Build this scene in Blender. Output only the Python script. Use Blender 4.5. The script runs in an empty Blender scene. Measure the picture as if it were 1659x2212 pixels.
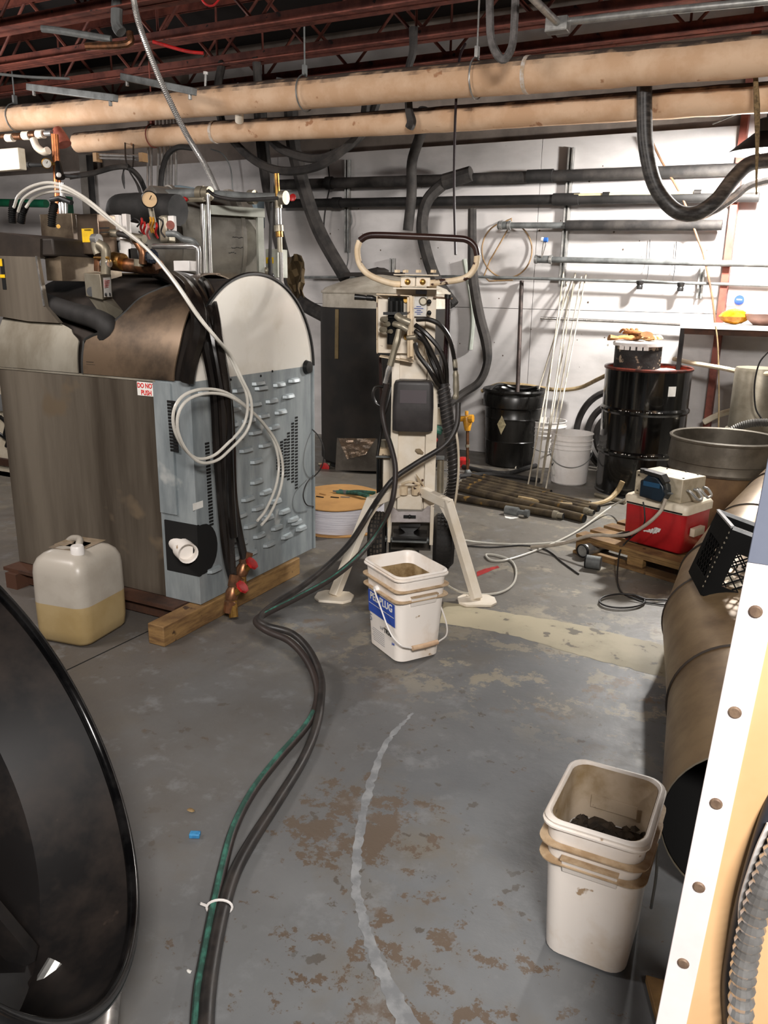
import bpy, bmesh, math, random
from mathutils import Vector, Matrix
random.seed(7)
S = bpy.context.scene
COL = S.collection
V = Vector
R_ = math.radians
# ------------------------------------------------------------ camera
FPX, PITCH, ROLL, YAW, HC = 1735.0, R_(15.5), R_(0.95), R_(27.0), 1.35
fw = V((-math.sin(YAW)*math.cos(PITCH), math.cos(YAW)*math.cos(PITCH), -math.sin(PITCH)))
r0 = V((math.cos(YAW), math.sin(YAW), 0)); u0 = r0.cross(fw)
rt = math.cos(ROLL)*r0 + math.sin(ROLL)*u0
up = math.cos(ROLL)*u0 - math.sin(ROLL)*r0
CAM = V((0, 0, HC))
cd = bpy.data.cameras.new('camera'); cam = bpy.data.objects.new('camera', cd); COL.objects.link(cam)
cd.sensor_fit = 'VERTICAL'; cd.sensor_height = 36.0; cd.lens = 36.0*FPX/2212.0; cd.clip_start = .05; cd.clip_end = 60
m = Matrix((rt, up, -fw)).transposed().to_4x4(); m.translation = CAM
cam.matrix_world = m
S.camera = cam
# ------------------------------------------------------------ world and lights
w = bpy.data.worlds.new('world'); S.world = w; w.use_nodes = True
w.node_tree.nodes['Background'].inputs[0].default_value = (.55, .6, .7, 1)
w.node_tree.nodes['Background'].inputs[1].default_value = .2
S.view_settings.view_transform = 'Standard'; S.view_settings.look = 'None'
S.view_settings.gamma = 1.0; S.view_settings.use_curve_mapping = False
S.view_settings.exposure = 0.0
def area(name, loc, target, sx, sy, power, col=(1, 1, 1)):
    d = bpy.data.lights.new(name, 'AREA'); d.shape = 'RECTANGLE'; d.size = sx; d.size_y = sy; d.energy = power; d.color = col
    o = bpy.data.objects.new(name, d); COL.objects.link(o); o.location = loc
    o.rotation_euler = (V(target)-V(loc)).to_track_quat('-Z', 'Y').to_euler(); return o
def point(name, loc, r, power, col=(1, 1, 1)):
    d = bpy.data.lights.new(name, 'POINT'); d.shadow_soft_size = r; d.energy = power; d.color = col
    o = bpy.data.objects.new(name, d); COL.objects.link(o); o.location = loc; return o
LAMP = V((-.385, 5.75, 2.19))
area('ceiling_tube_light_front', (1.0, -1.1, 2.75), (-1.0, 2.6, .4), 1.1, .35, 235, (1, .95, .91))
area('ceiling_tube_light_rear', (-3.4, .6, 2.75), (-3.2, 3.6, .9), 1.2, .3, 62, (1, .92, .87))
area('ceiling_tube_light_left', (-5.9, 3.7, 2.2), (-3.9, 6.5, 1.7), .8, .25, 34, (1, .95, .93))
point('work_lamp_light', LAMP+V((.0, 0, -.03)), .08, 430, (1, .97, .93))
# ------------------------------------------------------------ pixel rays (photo measured at 1659x2212) to points in the room
def ray(x, y): return fw + (x-829.5)/FPX*rt - (y-1106.0)/FPX*up
def Zp(x, y, z=0.0):
    d = ray(x, y); return CAM + d*((z-HC)/d.z)
def Yp(x, y, Y):
    d = ray(x, y); return CAM + d*(Y/d.y)
def Xp(x, y, X):
    d = ray(x, y); return CAM + d*(X/d.x)
def Dp(x, y, D): return CAM + ray(x, y)*D
# ------------------------------------------------------------ materials
def lin(h):
    h = h.lstrip('#'); c = [int(h[i:i+2], 16)/255 for i in (0, 2, 4)]
    return tuple((v/12.92 if v <= .04045 else ((v+.055)/1.055)**2.4) for v in c)+(1,)
MATS = {}
def mat(name, c1, c2=None, rough=.5, metal=0., sc=6., lo=.42, hi=.62, bump=0., st=(1, 1, 1), c3=None, sc3=40, lo3=.62, trans=0., ior=1.45, emit=None, es=0., rv=.12, coat=0., sss=0., alpha=1.):
    mt = bpy.data.materials.new(name); mt.use_nodes = True; nt = mt.node_tree; N = nt.nodes; L = nt.links
    b = N['Principled BSDF']
    b.inputs['Base Color'].default_value = lin(c1); b.inputs['Roughness'].default_value = rough; b.inputs['Metallic'].default_value = metal
    b.inputs['Transmission Weight'].default_value = trans; b.inputs['IOR'].default_value = ior; b.inputs['Coat Weight'].default_value = coat
    b.inputs['Alpha'].default_value = alpha
    if emit: b.inputs['Emission Color'].default_value = lin(emit); b.inputs['Emission Strength'].default_value = es
    if c2 or bump:
        tc = N.new('ShaderNodeTexCoord'); mp = N.new('ShaderNodeMapping'); mp.inputs['Scale'].default_value = st
        L.new(tc.outputs['Object'], mp.inputs[0])
        no = N.new('ShaderNodeTexNoise'); no.inputs['Scale'].default_value = sc; no.inputs['Detail'].default_value = 6; no.inputs['Roughness'].default_value = .62
        L.new(mp.outputs[0], no.inputs[0])
        mr = N.new('ShaderNodeMapRange'); mr.inputs[1].default_value = lo; mr.inputs[2].default_value = hi
        L.new(no.outputs[0], mr.inputs[0])
        mx = N.new('ShaderNodeMix'); mx.data_type = 'RGBA'; mx.inputs[6].default_value = lin(c1); mx.inputs[7].default_value = lin(c2 or c1)
        L.new(mr.outputs[0], mx.inputs[0]); out = mx.outputs[2]
        if c3:
            n2 = N.new('ShaderNodeTexNoise'); n2.inputs['Scale'].default_value = sc3; n2.inputs['Detail'].default_value = 4
            L.new(tc.outputs['Object'], n2.inputs[0])
            m2 = N.new('ShaderNodeMapRange'); m2.inputs[1].default_value = lo3; m2.inputs[2].default_value = lo3+.04
            L.new(n2.outputs[0], m2.inputs[0])
            mx2 = N.new('ShaderNodeMix'); mx2.data_type = 'RGBA'; mx2.inputs[7].default_value = lin(c3)
            L.new(out, mx2.inputs[6]); L.new(m2.outputs[0], mx2.inputs[0]); out = mx2.outputs[2]
        L.new(out, b.inputs['Base Color'])
        rr = N.new('ShaderNodeMapRange'); rr.inputs[3].default_value = max(.02, rough-rv); rr.inputs[4].default_value = min(1, rough+rv)
        L.new(no.outputs[0], rr.inputs[0]); L.new(rr.outputs[0], b.inputs['Roughness'])
        if bump:
            bp = N.new('ShaderNodeBump'); bp.inputs['Strength'].default_value = bump; bp.inputs['Distance'].default_value = .01
            L.new(no.outputs[0], bp.inputs['Height']); L.new(bp.outputs[0], b.inputs['Normal'])
    MATS[name] = mt; return mt
white_board = mat('white_board', '#c9c5c3', '#aba8a6', .6, sc=1.6, lo=.45, hi=.75, c3='#8d867c', sc3=14, lo3=.74, st=(1, 1, 2.2), bump=.03)
upper_wall = mat('upper_wall', '#8d8279', '#6f665f', .8, sc=2, bump=.1)
deck_m = mat('deck', '#15110f', '#1c1614', .9, sc=3)
room_wall = mat('room_wall', '#6f6b67', '#5d5955', .8, sc=2)
joist_m = mat('joist_paint', '#7d4538', '#5d3129', .65, sc=9, c3='#2f1f1d', sc3=20, lo3=.66)
lag_m = mat('pipe_lagging', '#cba684', '#dbbb9c', .8, sc=5, bump=.3, c3='#a97c5b', sc3=9, lo3=.68)
def sooty(mt, soot='#4b3f37'):              # settled dust on the upward side of the lagging
    nt = mt.node_tree; N = nt.nodes; L = nt.links; b = N['Principled BSDF']; src = b.inputs['Base Color'].links[0].from_socket
    g = N.new('ShaderNodeNewGeometry'); s = N.new('ShaderNodeSeparateXYZ'); L.new(g.outputs['True Normal'], s.inputs[0])
    n = N.new('ShaderNodeTexNoise'); n.inputs['Scale'].default_value = 9; n.inputs['Detail'].default_value = 6; L.new(g.outputs['Position'], n.inputs[0])
    a = N.new('ShaderNodeMath'); a.operation = 'ADD'; L.new(s.outputs[2], a.inputs[0]); L.new(n.outputs[0], a.inputs[1])
    r = N.new('ShaderNodeMapRange'); r.inputs[1].default_value = .95; r.inputs[2].default_value = 1.25; L.new(a.outputs[0], r.inputs[0])
    x = N.new('ShaderNodeMix'); x.data_type = 'RGBA'; x.inputs[7].default_value = lin(soot); L.new(src, x.inputs[6]); L.new(r.outputs[0], x.inputs[0]); L.new(x.outputs[2], b.inputs['Base Color'])
sooty(lag_m)
galv = mat('galvanised', '#a9a8a4', '#858583', .38, .5, sc=14)
galvd = mat('dull_galvanised', '#7b7e7d', '#606261', .5, .3, sc=10)
chrome = mat('shiny_steel', '#d0cecb', '#aeaba7', .22, .8, sc=20)
rubber = mat('black_rubber', '#1a1817', '#2a2624', .55, sc=12)
foam = mat('black_foam_lagging', '#3a3633', '#1e1c1b', .75, sc=6, bump=.15)
foamd = mat('dark_foam_lagging', '#262423', '#151413', .7, sc=7, bump=.15)
blackp = mat('black_plastic', '#141414', '#1f1e1d', .35, sc=10)
blackgl = mat('black_gloss_steel', '#070707', '#131312', .16, 0, sc=8, st=(3, 3, .4), coat=.4)
brass = mat('brass', '#b08a46', '#7f5c34', .35, .9, sc=25)
bronze = mat('bronze', '#8a5f43', '#5b4333', .4, .8, sc=25)
copper = mat('copper', '#b06f44', '#7d4a2f', .4, .8, sc=12)
redp = mat('red_paint', '#b3201f', '#8a1a1a', .4, sc=20)
redbr = mat('red_brown_steel', '#8c4a3c', '#6e3a30', .6, sc=9)
cream = mat('cream_paint', '#ddd0bb', '#e8dfd0', .45, sc=6, c3='#4b2f22', sc3=28, lo3=.70)
creamc = mat('chipped_cream_paint', '#d9c6a9', '#cbb493', .5, sc=10, c3='#3a2019', sc3=22, lo3=.60)
handlem = mat('handle_paint', '#2a1a17', '#33201b', .3, sc=10)
whitepl = mat('white_plastic', '#e0dcd8', '#d2ccc6', .4, sc=5, c3='#a99a86', sc3=16, lo3=.72)
dirtypl = mat('dirty_white_plastic', '#e9e2da', '#d8c9b8', .42, sc=6, lo=.5, hi=.7, c3='#a58c70', sc3=22, lo3=.68)
dirtrim = mat('tan_stained_rib', '#b7a083', '#9d8364', .6, sc=30)
clay = mat('clay_residue', '#6d5634', '#a58e69', .8, sc=11, bump=.3)
grime = mat('grimy_inside', '#c2b19b', '#97815f', .7, sc=6, lo=.4, hi=.6, c3='#4a3a2c', sc3=18, lo3=.66)
steel = mat('dirty_stainless', '#8f8577', '#554c42', .40, .55, sc=1.5, lo=.36, hi=.66, st=(2.4, 1, .22), rv=.1, c3='#837461', sc3=2.5, lo3=.62)
steelb = mat('stained_stainless', '#857764', '#4a3e33', .42, .55, sc=3, lo=.4, hi=.6, c3='#9a8f7d', sc3=5, lo3=.68)
steell = mat('pale_stainless', '#a8a294', '#857d6e', .4, .45, sc=4, st=(1, 1, .5))
polish = mat('polished_end_plate', '#f0ece3', '#e2dccf', .24, .25, sc=3.0, lo=.45, hi=.62, rv=.06)
bluegal = mat('blue_galvanised_panel', '#a3aaac', '#848c8f', .40, .35, sc=5, st=(2.2, 2.2, .5), lo=.38, hi=.62, c3='#b9bcba', sc3=4, lo3=.68)
wood = mat('pallet_wood', '#8b6c42', '#5f4529', .75, sc=5, st=(1, 1, 6), c3='#3d2a1a', sc3=14, lo3=.64)
woodd = mat('dark_wood', '#4b2f20', '#332219', .8, sc=8)
paper = mat('label_paper', '#dedcd6', '#d2cfc8', .7, sc=20)
yellow = mat('yellow_label', '#e3b91a', '#caa41c', .5, sc=20)
blk = mat('black_ink', '#0c0c0c', None, .6)
redink = mat('red_ink', '#c8201e', None, .6)
blueink = mat('blue_ink', '#2d4da5', None, .5)
void = mat('dark_recess', '#060504', None, .9)  # flat black; also paints the shade inside slots, openings and bores
yelp = mat('yellow_valve_paint', '#c9902a', '#a87420', .45, sc=20)
teal = mat('green_rubber', '#3c6f60', '#2d4a41', .55, sc=30, lo=.4, hi=.55)
greenp = mat('green_pipe_paint', '#0e5a3c', '#0b4330', .45, sc=6)
clear = mat('clear_tubing', '#d9d6cc', '#c9c5ba', .25, sc=10, alpha=.8)
tanhose = mat('tan_hose', '#a48f6c', '#84714f', .5, sc=20)
card = mat('cardboard', '#b98b52', '#ab7f4a', .8, sc=8)
spoolw = mat('white_wound_tubing', '#d6d4da', '#bdbbc4', .3, sc=6, st=(1, 1, 30), lo=.4, hi=.6, bump=.5)
tankin = mat('black_tank_jacket', '#1c1a18', '#2b2622', .7, sc=4, bump=.2)
tanktop = mat('tank_top_paint', '#c2bbad', '#9c9384', .55, sc=4)
foil = mat('crinkled_foil', '#b09a86', '#8d8075', .25, .95, sc=26, bump=1.)
foilg = mat('grey_wrap', '#6d675f', '#565049', .5, .3, sc=6, bump=.2)
fibre = mat('fibre_drum_board', '#6f573a', '#5a452e', .75, sc=5)
fibreg = mat('grey_band', '#605a50', '#4c463d', .5, .5, sc=8)
ductm = mat('duct_metal', '#927b5c', '#705b42', .42, .35, sc=5, lo=.4, hi=.65, rv=.1)
redcool = mat('cooler_red', '#a81f22', '#97191d', .35, sc=9)
coolw = mat('cooler_white', '#d7cdb9', '#c9bda6', .45, sc=9)
mach = mat('pump_case', '#b8ad98', '#a1967f', .5, .2, sc=16)
bluepl = mat('blue_black_plastic', '#0b1319', '#12222f', .3, sc=9)
postw = mat('white_post_paint', '#ece4e2', '#e2d6d4', .4, sc=4)
postt = mat('tan_post_paint', '#dcb384', '#d3a878', .5, sc=3)
postb = mat('grey_blue_paint', '#6f7584', '#646a79', .5, sc=4)
rustbolt = mat('rusty_bolt', '#6b5748', '#8a745f', .6, .2, sc=60)
leath = mat('leather_glove', '#b8834a', '#8c5c30', .7, sc=20, bump=.3)
jerry = mat('jug_plastic', '#aaa398', '#9b9387', .35, sc=4)
jerryl = mat('jug_plastic_with_yellow_liquid', '#a7926a', '#9a845a', .35, sc=4)
beige = mat('beige_steel_frame', '#aeb0a6', '#999b90', .5, .1, sc=8)
greycyl = mat('grey_cylinder', '#a19d94', '#827e76', .34, .6, sc=5)
silt = mat('dull_silver', '#9d9686', '#827a69', .45, .6, sc=5)
gasket = mat('drum_lining_red', '#b3432c', '#98351f', .5, sc=10)
clod = mat('dark_clods', '#2b241d', '#453a2e', .9, sc=20, bump=.4)
khaki = mat('khaki_cloth', '#5b4a30', '#44371f', .85, sc=10)
amber = mat('amber_oil_bag', '#a86a12', '#c98f2a', .15, sc=16, trans=.2)
bulb = mat('lit_bulb', '#ffffff', emit='#fff6ea', es=40)
rope = mat('jute_rope', '#8a7350', '#5f4e36', .9, sc=60, bump=.5)
# ------------------------------------------------------------ mesh builder
def catmull(P, k=6):
    P = [V(p) for p in P]
    if len(P) < 3: return P
    Q = [P[0]*2-P[1]]+P+[P[-1]*2-P[-2]]; out = []
    for i in range(1, len(Q)-2):
        a, b, c, d = Q[i-1:i+3]
        for j in range(k):
            t = j/k
            out.append(.5*((2*b)+(c-a)*t+(2*a-5*b+4*c-d)*t*t+(3*b-a-3*c+d)*t**3))
    out.append(Q[-2]); return out
class B:
    def __init__(s): s.v = []; s.f = []
    def add(s, vs, fs):
        n = len(s.v); s.v += [V(p) for p in vs]; s.f += [tuple(i+n for i in f) for f in fs]; return s
    def hexa(s, p): return s.add(p, [(0, 3, 2, 1), (4, 5, 6, 7), (0, 1, 5, 4), (1, 2, 6, 5), (2, 3, 7, 6), (3, 0, 4, 7)])
    def box(s, x0, x1, y0, y1, z0, z1):
        return s.hexa([(x0, y0, z0), (x1, y0, z0), (x1, y1, z0), (x0, y1, z0), (x0, y0, z1), (x1, y0, z1), (x1, y1, z1), (x0, y1, z1)])
    def obox(s, c, ax, ay, az):            # centre and three half axes
        c = V(c); ax = V(ax); ay = V(ay); az = V(az)
        return s.hexa([c-ax-ay-az, c+ax-ay-az, c+ax+ay-az, c-ax+ay-az, c-ax-ay+az, c+ax-ay+az, c+ax+ay+az, c-ax+ay+az])
    def beam(s, p, q, w, h, upv=(0, 0, 1)):
        p = V(p); q = V(q); d = (q-p); L = d.length; d.normalize(); u = V(upv)
        if abs(d.dot(u)) > .95: u = V((0, 1, 0))
        a = d.cross(u).normalized(); b = a.cross(d)
        return s.obox((p+q)/2, a*w/2, d*L/2, b*h/2)
    def tube(s, pts, r, n=8, k=0, cap=True, ribs=None):
        P = catmull(pts, k) if k else [V(p) for p in pts]
        m = len(P); rs = r if isinstance(r, (list, tuple)) else None
        t = (P[1]-P[0]).normalized(); a = t.cross(V((0, 0, 1)) if abs(t.z) < .9 else V((1, 0, 0))).normalized()
        vs = []; fs = []
        for i in range(m):
            t = (P[min(i+1, m-1)]-P[max(i-1, 0)]).normalized()
            a = (a-t*a.dot(t)).normalized(); b = t.cross(a)
            if rs:
                x = i/(m-1)*(len(rs)-1); j = min(int(x), len(rs)-2); rr = rs[j]+(rs[j+1]-rs[j])*(x-j)
            else: rr = r
            if ribs: rr *= 1+ribs*(1 if i % 2 else -1)
            for j in range(n):
                an = 2*math.pi*j/n; vs.append(P[i]+a*math.cos(an)*rr+b*math.sin(an)*rr)
        for i in range(m-1):
            for j in range(n):
                fs.append((i*n+j, i*n+(j+1) % n, (i+1)*n+(j+1) % n, (i+1)*n+j))
        if cap: fs.append(tuple(range(n-1, -1, -1))); fs.append(tuple((m-1)*n+j for j in range(n)))
        return s.add(vs, fs)
    def cyl(s, p, q, r, n=16, r2=None, cap=True): return s.tube([p, q], [r, r if r2 is None else r2], n, cap=cap)
    def lathe(s, prof, c=(0, 0, 0), n=32, ax=None, a0=0., a1=2*math.pi, cap=False):
        c = V(c); Z = V(ax).normalized() if ax else V((0, 0, 1))
        X = Z.orthogonal().normalized() if ax else V((1, 0, 0)); Y = Z.cross(X)
        full = abs(a1-a0-2*math.pi) < 1e-6; nn = n if full else n+1; vs = []; fs = []
        for (r, z) in prof:
            for j in range(nn):
                a = a0+(a1-a0)*j/n; vs.append(c+X*math.cos(a)*r+Y*math.sin(a)*r+Z*z)
        for i in range(len(prof)-1):
            for j in range(n):
                k = (j+1) % nn; fs.append((i*nn+j, i*nn+k, (i+1)*nn+k, (i+1)*nn+j))
        if cap: fs.append(tuple(range(nn-1, -1, -1))); fs.append(tuple((len(prof)-1)*nn+j for j in range(nn)))
        return s.add(vs, fs)
    def loft(s, secs, cap0=True, cap1=False):
        n = len(secs[0]); vs = [p for q in secs for p in q]; fs = []
        for i in range(len(secs)-1):
            for j in range(n): k = (j+1) % n; fs.append((i*n+j, i*n+k, (i+1)*n+k, (i+1)*n+j))
        if cap0: fs.append(tuple(range(n-1, -1, -1)))
        if cap1: fs.append(tuple((len(secs)-1)*n+j for j in range(n)))
        return s.add(vs, fs)
    def prism(s, poly, d):                 # polygon of 3-d points, extruded by vector d
        n = len(poly); d = V(d); vs = [V(p) for p in poly]+[V(p)+d for p in poly]
        fs = [tuple(range(n-1, -1, -1)), tuple(range(n, 2*n))]+[(j, (j+1) % n, n+(j+1) % n, n+j) for j in range(n)]
        return s.add(vs, fs)
    def sheet(s, grid, th, nrm=None):      # grid of points thickened
        m = len(grid); n = len(grid[0]); vs = []; fs = []
        for i in range(m):
            for j in range(n):
                a = V(grid[min(i+1, m-1)][j])-V(grid[max(i-1, 0)][j]); b = V(grid[i][min(j+1, n-1)])-V(grid[i][max(j-1, 0)])
                vs.append((V(grid[i][j]), V(nrm) if nrm else a.cross(b).normalized()))
        A = [p for p, q in vs]; Bv = [p-q*th for p, q in vs]; o = m*n
        for i in range(m-1):
            for j in range(n-1):
                a, b, c, d = i*n+j, i*n+j+1, (i+1)*n+j+1, (i+1)*n+j
                fs += [(a, d, c, b), (o+a, o+b, o+c, o+d)]
        for i in range(m-1):
            fs += [(i*n, o+i*n, o+(i+1)*n, (i+1)*n), (i*n+n-1, (i+1)*n+n-1, o+(i+1)*n+n-1, o+i*n+n-1)]
        for j in range(n-1):
            fs += [(j, j+1, o+j+1, o+j), ((m-1)*n+j, o+(m-1)*n+j, o+(m-1)*n+j+1, (m-1)*n+j+1)]
        return s.add(A+Bv, fs)
    def ball(s, c, r, n=10, sq=(1, 1, 1), jit=0):
        c = V(c); vs = []; fs = []; h = n//2
        for i in range(h+1):
            th = math.pi*i/h
            for j in range(n):
                a = 2*math.pi*j/n; k = 1+random.uniform(-jit, jit)
                vs.append(c+V((math.sin(th)*math.cos(a)*r*sq[0]*k, math.sin(th)*math.sin(a)*r*sq[1]*k, math.cos(th)*r*sq[2]*k)))
        for i in range(h):
            for j in range(n): fs.append((i*n+j, (i+1)*n+j, (i+1)*n+(j+1) % n, i*n+(j+1) % n))
        return s.add(vs, fs)
    def make(s, name, mt, parent=None, bevel=0., ang=35, label=None, kind=None):
        me = bpy.data.meshes.new(name)
        if parent is not None: M = WM[parent.name].inverted(); base = None
        else:
            xs = [p.x for p in s.v]; ys = [p.y for p in s.v]; zs = [p.z for p in s.v]
            base = V(((min(xs)+max(xs))/2, (min(ys)+max(ys))/2, min(zs))); M = Matrix.Translation(-base)
        me.from_pydata([M @ p for p in s.v], [], s.f); me.validate()
        bm = bmesh.new(); bm.from_mesh(me); bmesh.ops.remove_doubles(bm, verts=bm.verts, dist=1e-6); bmesh.ops.recalc_face_normals(bm, faces=bm.faces); bm.to_mesh(me); bm.free()
        me.shade_smooth(); me.set_sharp_from_angle(angle=R_(ang)); me.materials.append(mt)
        o = bpy.data.objects.new(name, me); COL.objects.link(o)
        if parent is not None: o.parent = parent; WM[o.name] = WM[parent.name]
        else: o.location = base; WM[o.name] = Matrix.Translation(base)
        if bevel:
            bv = o.modifiers.new('bevel', 'BEVEL'); bv.width = bevel; bv.segments = 2; bv.limit_method = 'ANGLE'; bv.angle_limit = R_(40)
        if label: o['label'] = label
        if kind: o['kind'] = kind
        return o
WM = {}
def tag(o, label, cat, group=None):
    o['label'] = label; o['category'] = cat
    if group: o['group'] = group
    return o
def root(name, label, cat, loc, rz=0., group=None):
    o = bpy.data.objects.new(name, None); COL.objects.link(o); o.location = loc; o.rotation_euler = (0, 0, rz); o.empty_display_size = .1
    WM[o.name] = Matrix.Translation(V(loc)) @ Matrix.Rotation(rz, 4, 'Z')
    return tag(o, label, cat, group)
def kids(o): return [c for c in COL.objects if c.parent == o]
def dup(o, loc=None, rz=None, label=None, parent=None, tree=None):
    tree = tree or {}
    if not tree:
        for c in COL.objects:
            if c.parent: tree.setdefault(c.parent.name, []).append(c)
        tree['_'] = []
    c = o.copy(); COL.objects.link(c)
    if parent is not None: c.parent = parent
    else:
        if loc is not None: c.location = loc
        if rz is not None: c.rotation_euler = (0, 0, rz)
        if label: c['label'] = label
    WM[c.name] = Matrix.Translation(V(c.location)) @ c.rotation_euler.to_matrix().to_4x4() if parent is None else WM[parent.name]
    for ch in tree.get(o.name, []): dup(ch, parent=c, tree=tree)
    return c
def struct(o): o['kind'] = 'structure'; return o
def text(body, size, o0, xd, yd, mt, parent, name='lettering', bold=0., ext=.0004, align='CENTER', xs=1.):
    cu = bpy.data.curves.new(name, 'FONT'); cu.body = body; cu.size = size; cu.extrude = ext; cu.offset = bold; cu.align_x = align; cu.align_y = 'CENTER'; cu.space_line = .85; cu.resolution_u = 3
    t = bpy.data.objects.new('tmp', cu); COL.objects.link(t)
    bpy.context.view_layer.update()
    me = bpy.data.meshes.new_from_object(t.evaluated_get(bpy.context.evaluated_depsgraph_get()))
    bpy.data.objects.remove(t)
    xd = V(xd).normalized(); yd = V(yd); yd = (yd-xd*yd.dot(xd)).normalized(); zd = xd.cross(yd)
    M = Matrix((xd*xs, yd, zd)).transposed().to_4x4(); M.translation = V(o0)
    me.transform(WM[parent.name].inverted() @ M); me.name = name; me.materials.clear(); me.materials.append(mt)
    o = bpy.data.objects.new(name, me); COL.objects.link(o); o.parent = parent; WM[o.name] = WM[parent.name]
    return o
def rrect(cx, cy, z, a, b, r, n=5, rz=0.):
    out = []; ca, sa = math.cos(rz), math.sin(rz)
    for (sx, sy, a0) in ((1, 1, 0), (-1, 1, 90), (-1, -1, 180), (1, -1, 270)):
        for i in range(n+1):
            t = R_(a0+90*i/n); x = sx*(a-r)+r*math.cos(t); y = sy*(b-r)+r*math.sin(t)
            out.append(V((cx+x*ca-y*sa, cy+x*sa+y*ca, z)))
    return out
# ============================================================ room shell
WY = 6.5
fl = struct(B().box(-9, 3.5, -3.5, 6.62, -.1, 0).make('floor', None or whitepl))
def floor_material():
    mt = bpy.data.materials.new('painted_concrete'); mt.use_nodes = True; nt = mt.node_tree; N = nt.nodes; L = nt.links; b = N['Principled BSDF']
    g = N.new('ShaderNodeNewGeometry')
    def noise(sc, det=6, r=.6, st=None):
        n = N.new('ShaderNodeTexNoise'); n.inputs['Scale'].default_value = sc; n.inputs['Detail'].default_value = det; n.inputs['Roughness'].default_value = r
        L.new(g.outputs['Position'], n.inputs[0]); return n.outputs[0]
    def rng(s, a, c, lo=0., hi=1.):
        n = N.new('ShaderNodeMapRange'); n.inputs[1].default_value = a; n.inputs[2].default_value = c; n.inputs[3].default_value = lo; n.inputs[4].default_value = hi
        L.new(s, n.inputs[0]); return n.outputs[0]
    def mul(a, c, op='MULTIPLY'):
        n = N.new('ShaderNodeMath'); n.operation = op; n.use_clamp = op != 'SUBTRACT'
        for i, q in enumerate((a, c)):
            if isinstance(q, float): n.inputs[i].default_value = q
            else: L.new(q, n.inputs[i])
        return n.outputs[0]
    def blend(a, c, f):
        n = N.new('ShaderNodeMix'); n.data_type = 'RGBA'
        for i, q in ((6, a), (7, c)):
            if isinstance(q, str): n.inputs[i].default_value = lin(q)
            else: L.new(q, n.inputs[i])
        L.new(f, n.inputs[0]); return n.outputs[2]
    def blob(x, y, r0_, r1):
        n = N.new('ShaderNodeVectorMath'); n.operation = 'DISTANCE'; L.new(g.outputs['Position'], n.inputs[0]); n.inputs[1].default_value = (x, y, 0)
        return rng(n.outputs['Value'], r0_, r1, 1., 0.)
    sx = N.new('ShaderNodeSeparateXYZ'); L.new(g.outputs['Position'], sx.inputs[0])
    c = blend('#717374', '#5f6265', rng(noise(1.3), .38, .62))
    c = blend(c, '#6b665d', rng(noise(2.3, 5), .52, .70))
    far = mul(rng(sx.outputs[1], 2.75, 3.05), rng(noise(5, 8, .7), .35, .5), 'MULTIPLY')
    far2 = rng(sx.outputs[1], 2.9, 3.4)
    c = blend(c, '#736d62', mul(far2, .75))
    c = blend(c, '#a39a86', mul(far, rng(noise(4.2, 9, .7), .54, .60)))
    band = mul(rng(sx.outputs[1], 2.15, 2.5), rng(sx.outputs[1], 3.6, 3.2))
    c = blend(c, '#938c7b', mul(band, rng(noise(6.1, 9, .75), .53, .56)))
    c = blend(c, '#6c5c4b', mul(band, rng(noise(3.7, 9, .75), .57, .60)))
    spots = mul(rng(noise(17, 5, .6), .62, .64), rng(noise(1.7, 2), .45, .55))
    c = blend(c, '#4d453c', mul(spots, .8))
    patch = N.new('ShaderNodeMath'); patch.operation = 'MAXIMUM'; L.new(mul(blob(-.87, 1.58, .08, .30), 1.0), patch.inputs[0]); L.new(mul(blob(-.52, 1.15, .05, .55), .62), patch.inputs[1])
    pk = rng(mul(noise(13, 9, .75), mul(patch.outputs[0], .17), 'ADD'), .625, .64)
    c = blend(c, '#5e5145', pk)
    dark = rng(noise(.9, 3), .55, .75)
    c = blend(c, '#4f4a44', mul(dark, .5))
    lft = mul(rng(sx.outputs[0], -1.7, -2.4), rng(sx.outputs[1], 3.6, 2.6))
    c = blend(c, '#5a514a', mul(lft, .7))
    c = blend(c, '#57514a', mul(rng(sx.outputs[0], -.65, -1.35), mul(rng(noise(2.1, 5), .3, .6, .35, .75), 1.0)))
    c = blend(c, '#7d7f80', mul(rng(noise(7.5, 8, .7), .55, .66), .5))
    L.new(c, b.inputs['Base Color'])
    L.new(rng(noise(5), .3, .7, .34, .62), b.inputs['Roughness'])
    bp = N.new('ShaderNodeBump'); bp.inputs['Strength'].default_value = .25; bp.inputs['Distance'].default_value = .004
    L.new(noise(30), bp.inputs['Height']); L.new(bp.outputs[0], b.inputs['Normal'])
    return mt
fl.data.materials.clear(); fl.data.materials.append(floor_material())
paint_cream = mat('worn_cream_line_paint', '#aea48a', '#989078', .6, sc=4, c3='#6a6356', sc3=16, lo3=.64)
chalk = mat('pale_scrape', '#8a8c8d', '#707274', .7, sc=18, lo=.4, hi=.6)
def ragged(P, Q, n, jit, z=.0006):       # strip between two edge polylines, ragged edges
    a = catmull(P, n); b = catmull(Q, n); bb = B(); vs = []; fs = []
    for p, q in zip(a, b):
        vs += [V((p.x+random.uniform(-jit, jit), p.y+random.uniform(-jit, jit), z)), V((q.x+random.uniform(-jit, jit), q.y+random.uniform(-jit, jit), z))]
    for i in range(len(a)-1): fs.append((2*i, 2*i+1, 2*i+3, 2*i+2))
    return bb.add(vs, fs)
ragged([Zp(960, 1300), Zp(1100, 1325), Zp(1250, 1350), Zp(1480, 1405)], [Zp(950, 1345), Zp(1100, 1372), Zp(1250, 1415), Zp(1480, 1475)], 14, .006).make('line_paint', paint_cream, fl, label='worn cream painted line crossing the floor')
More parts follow.
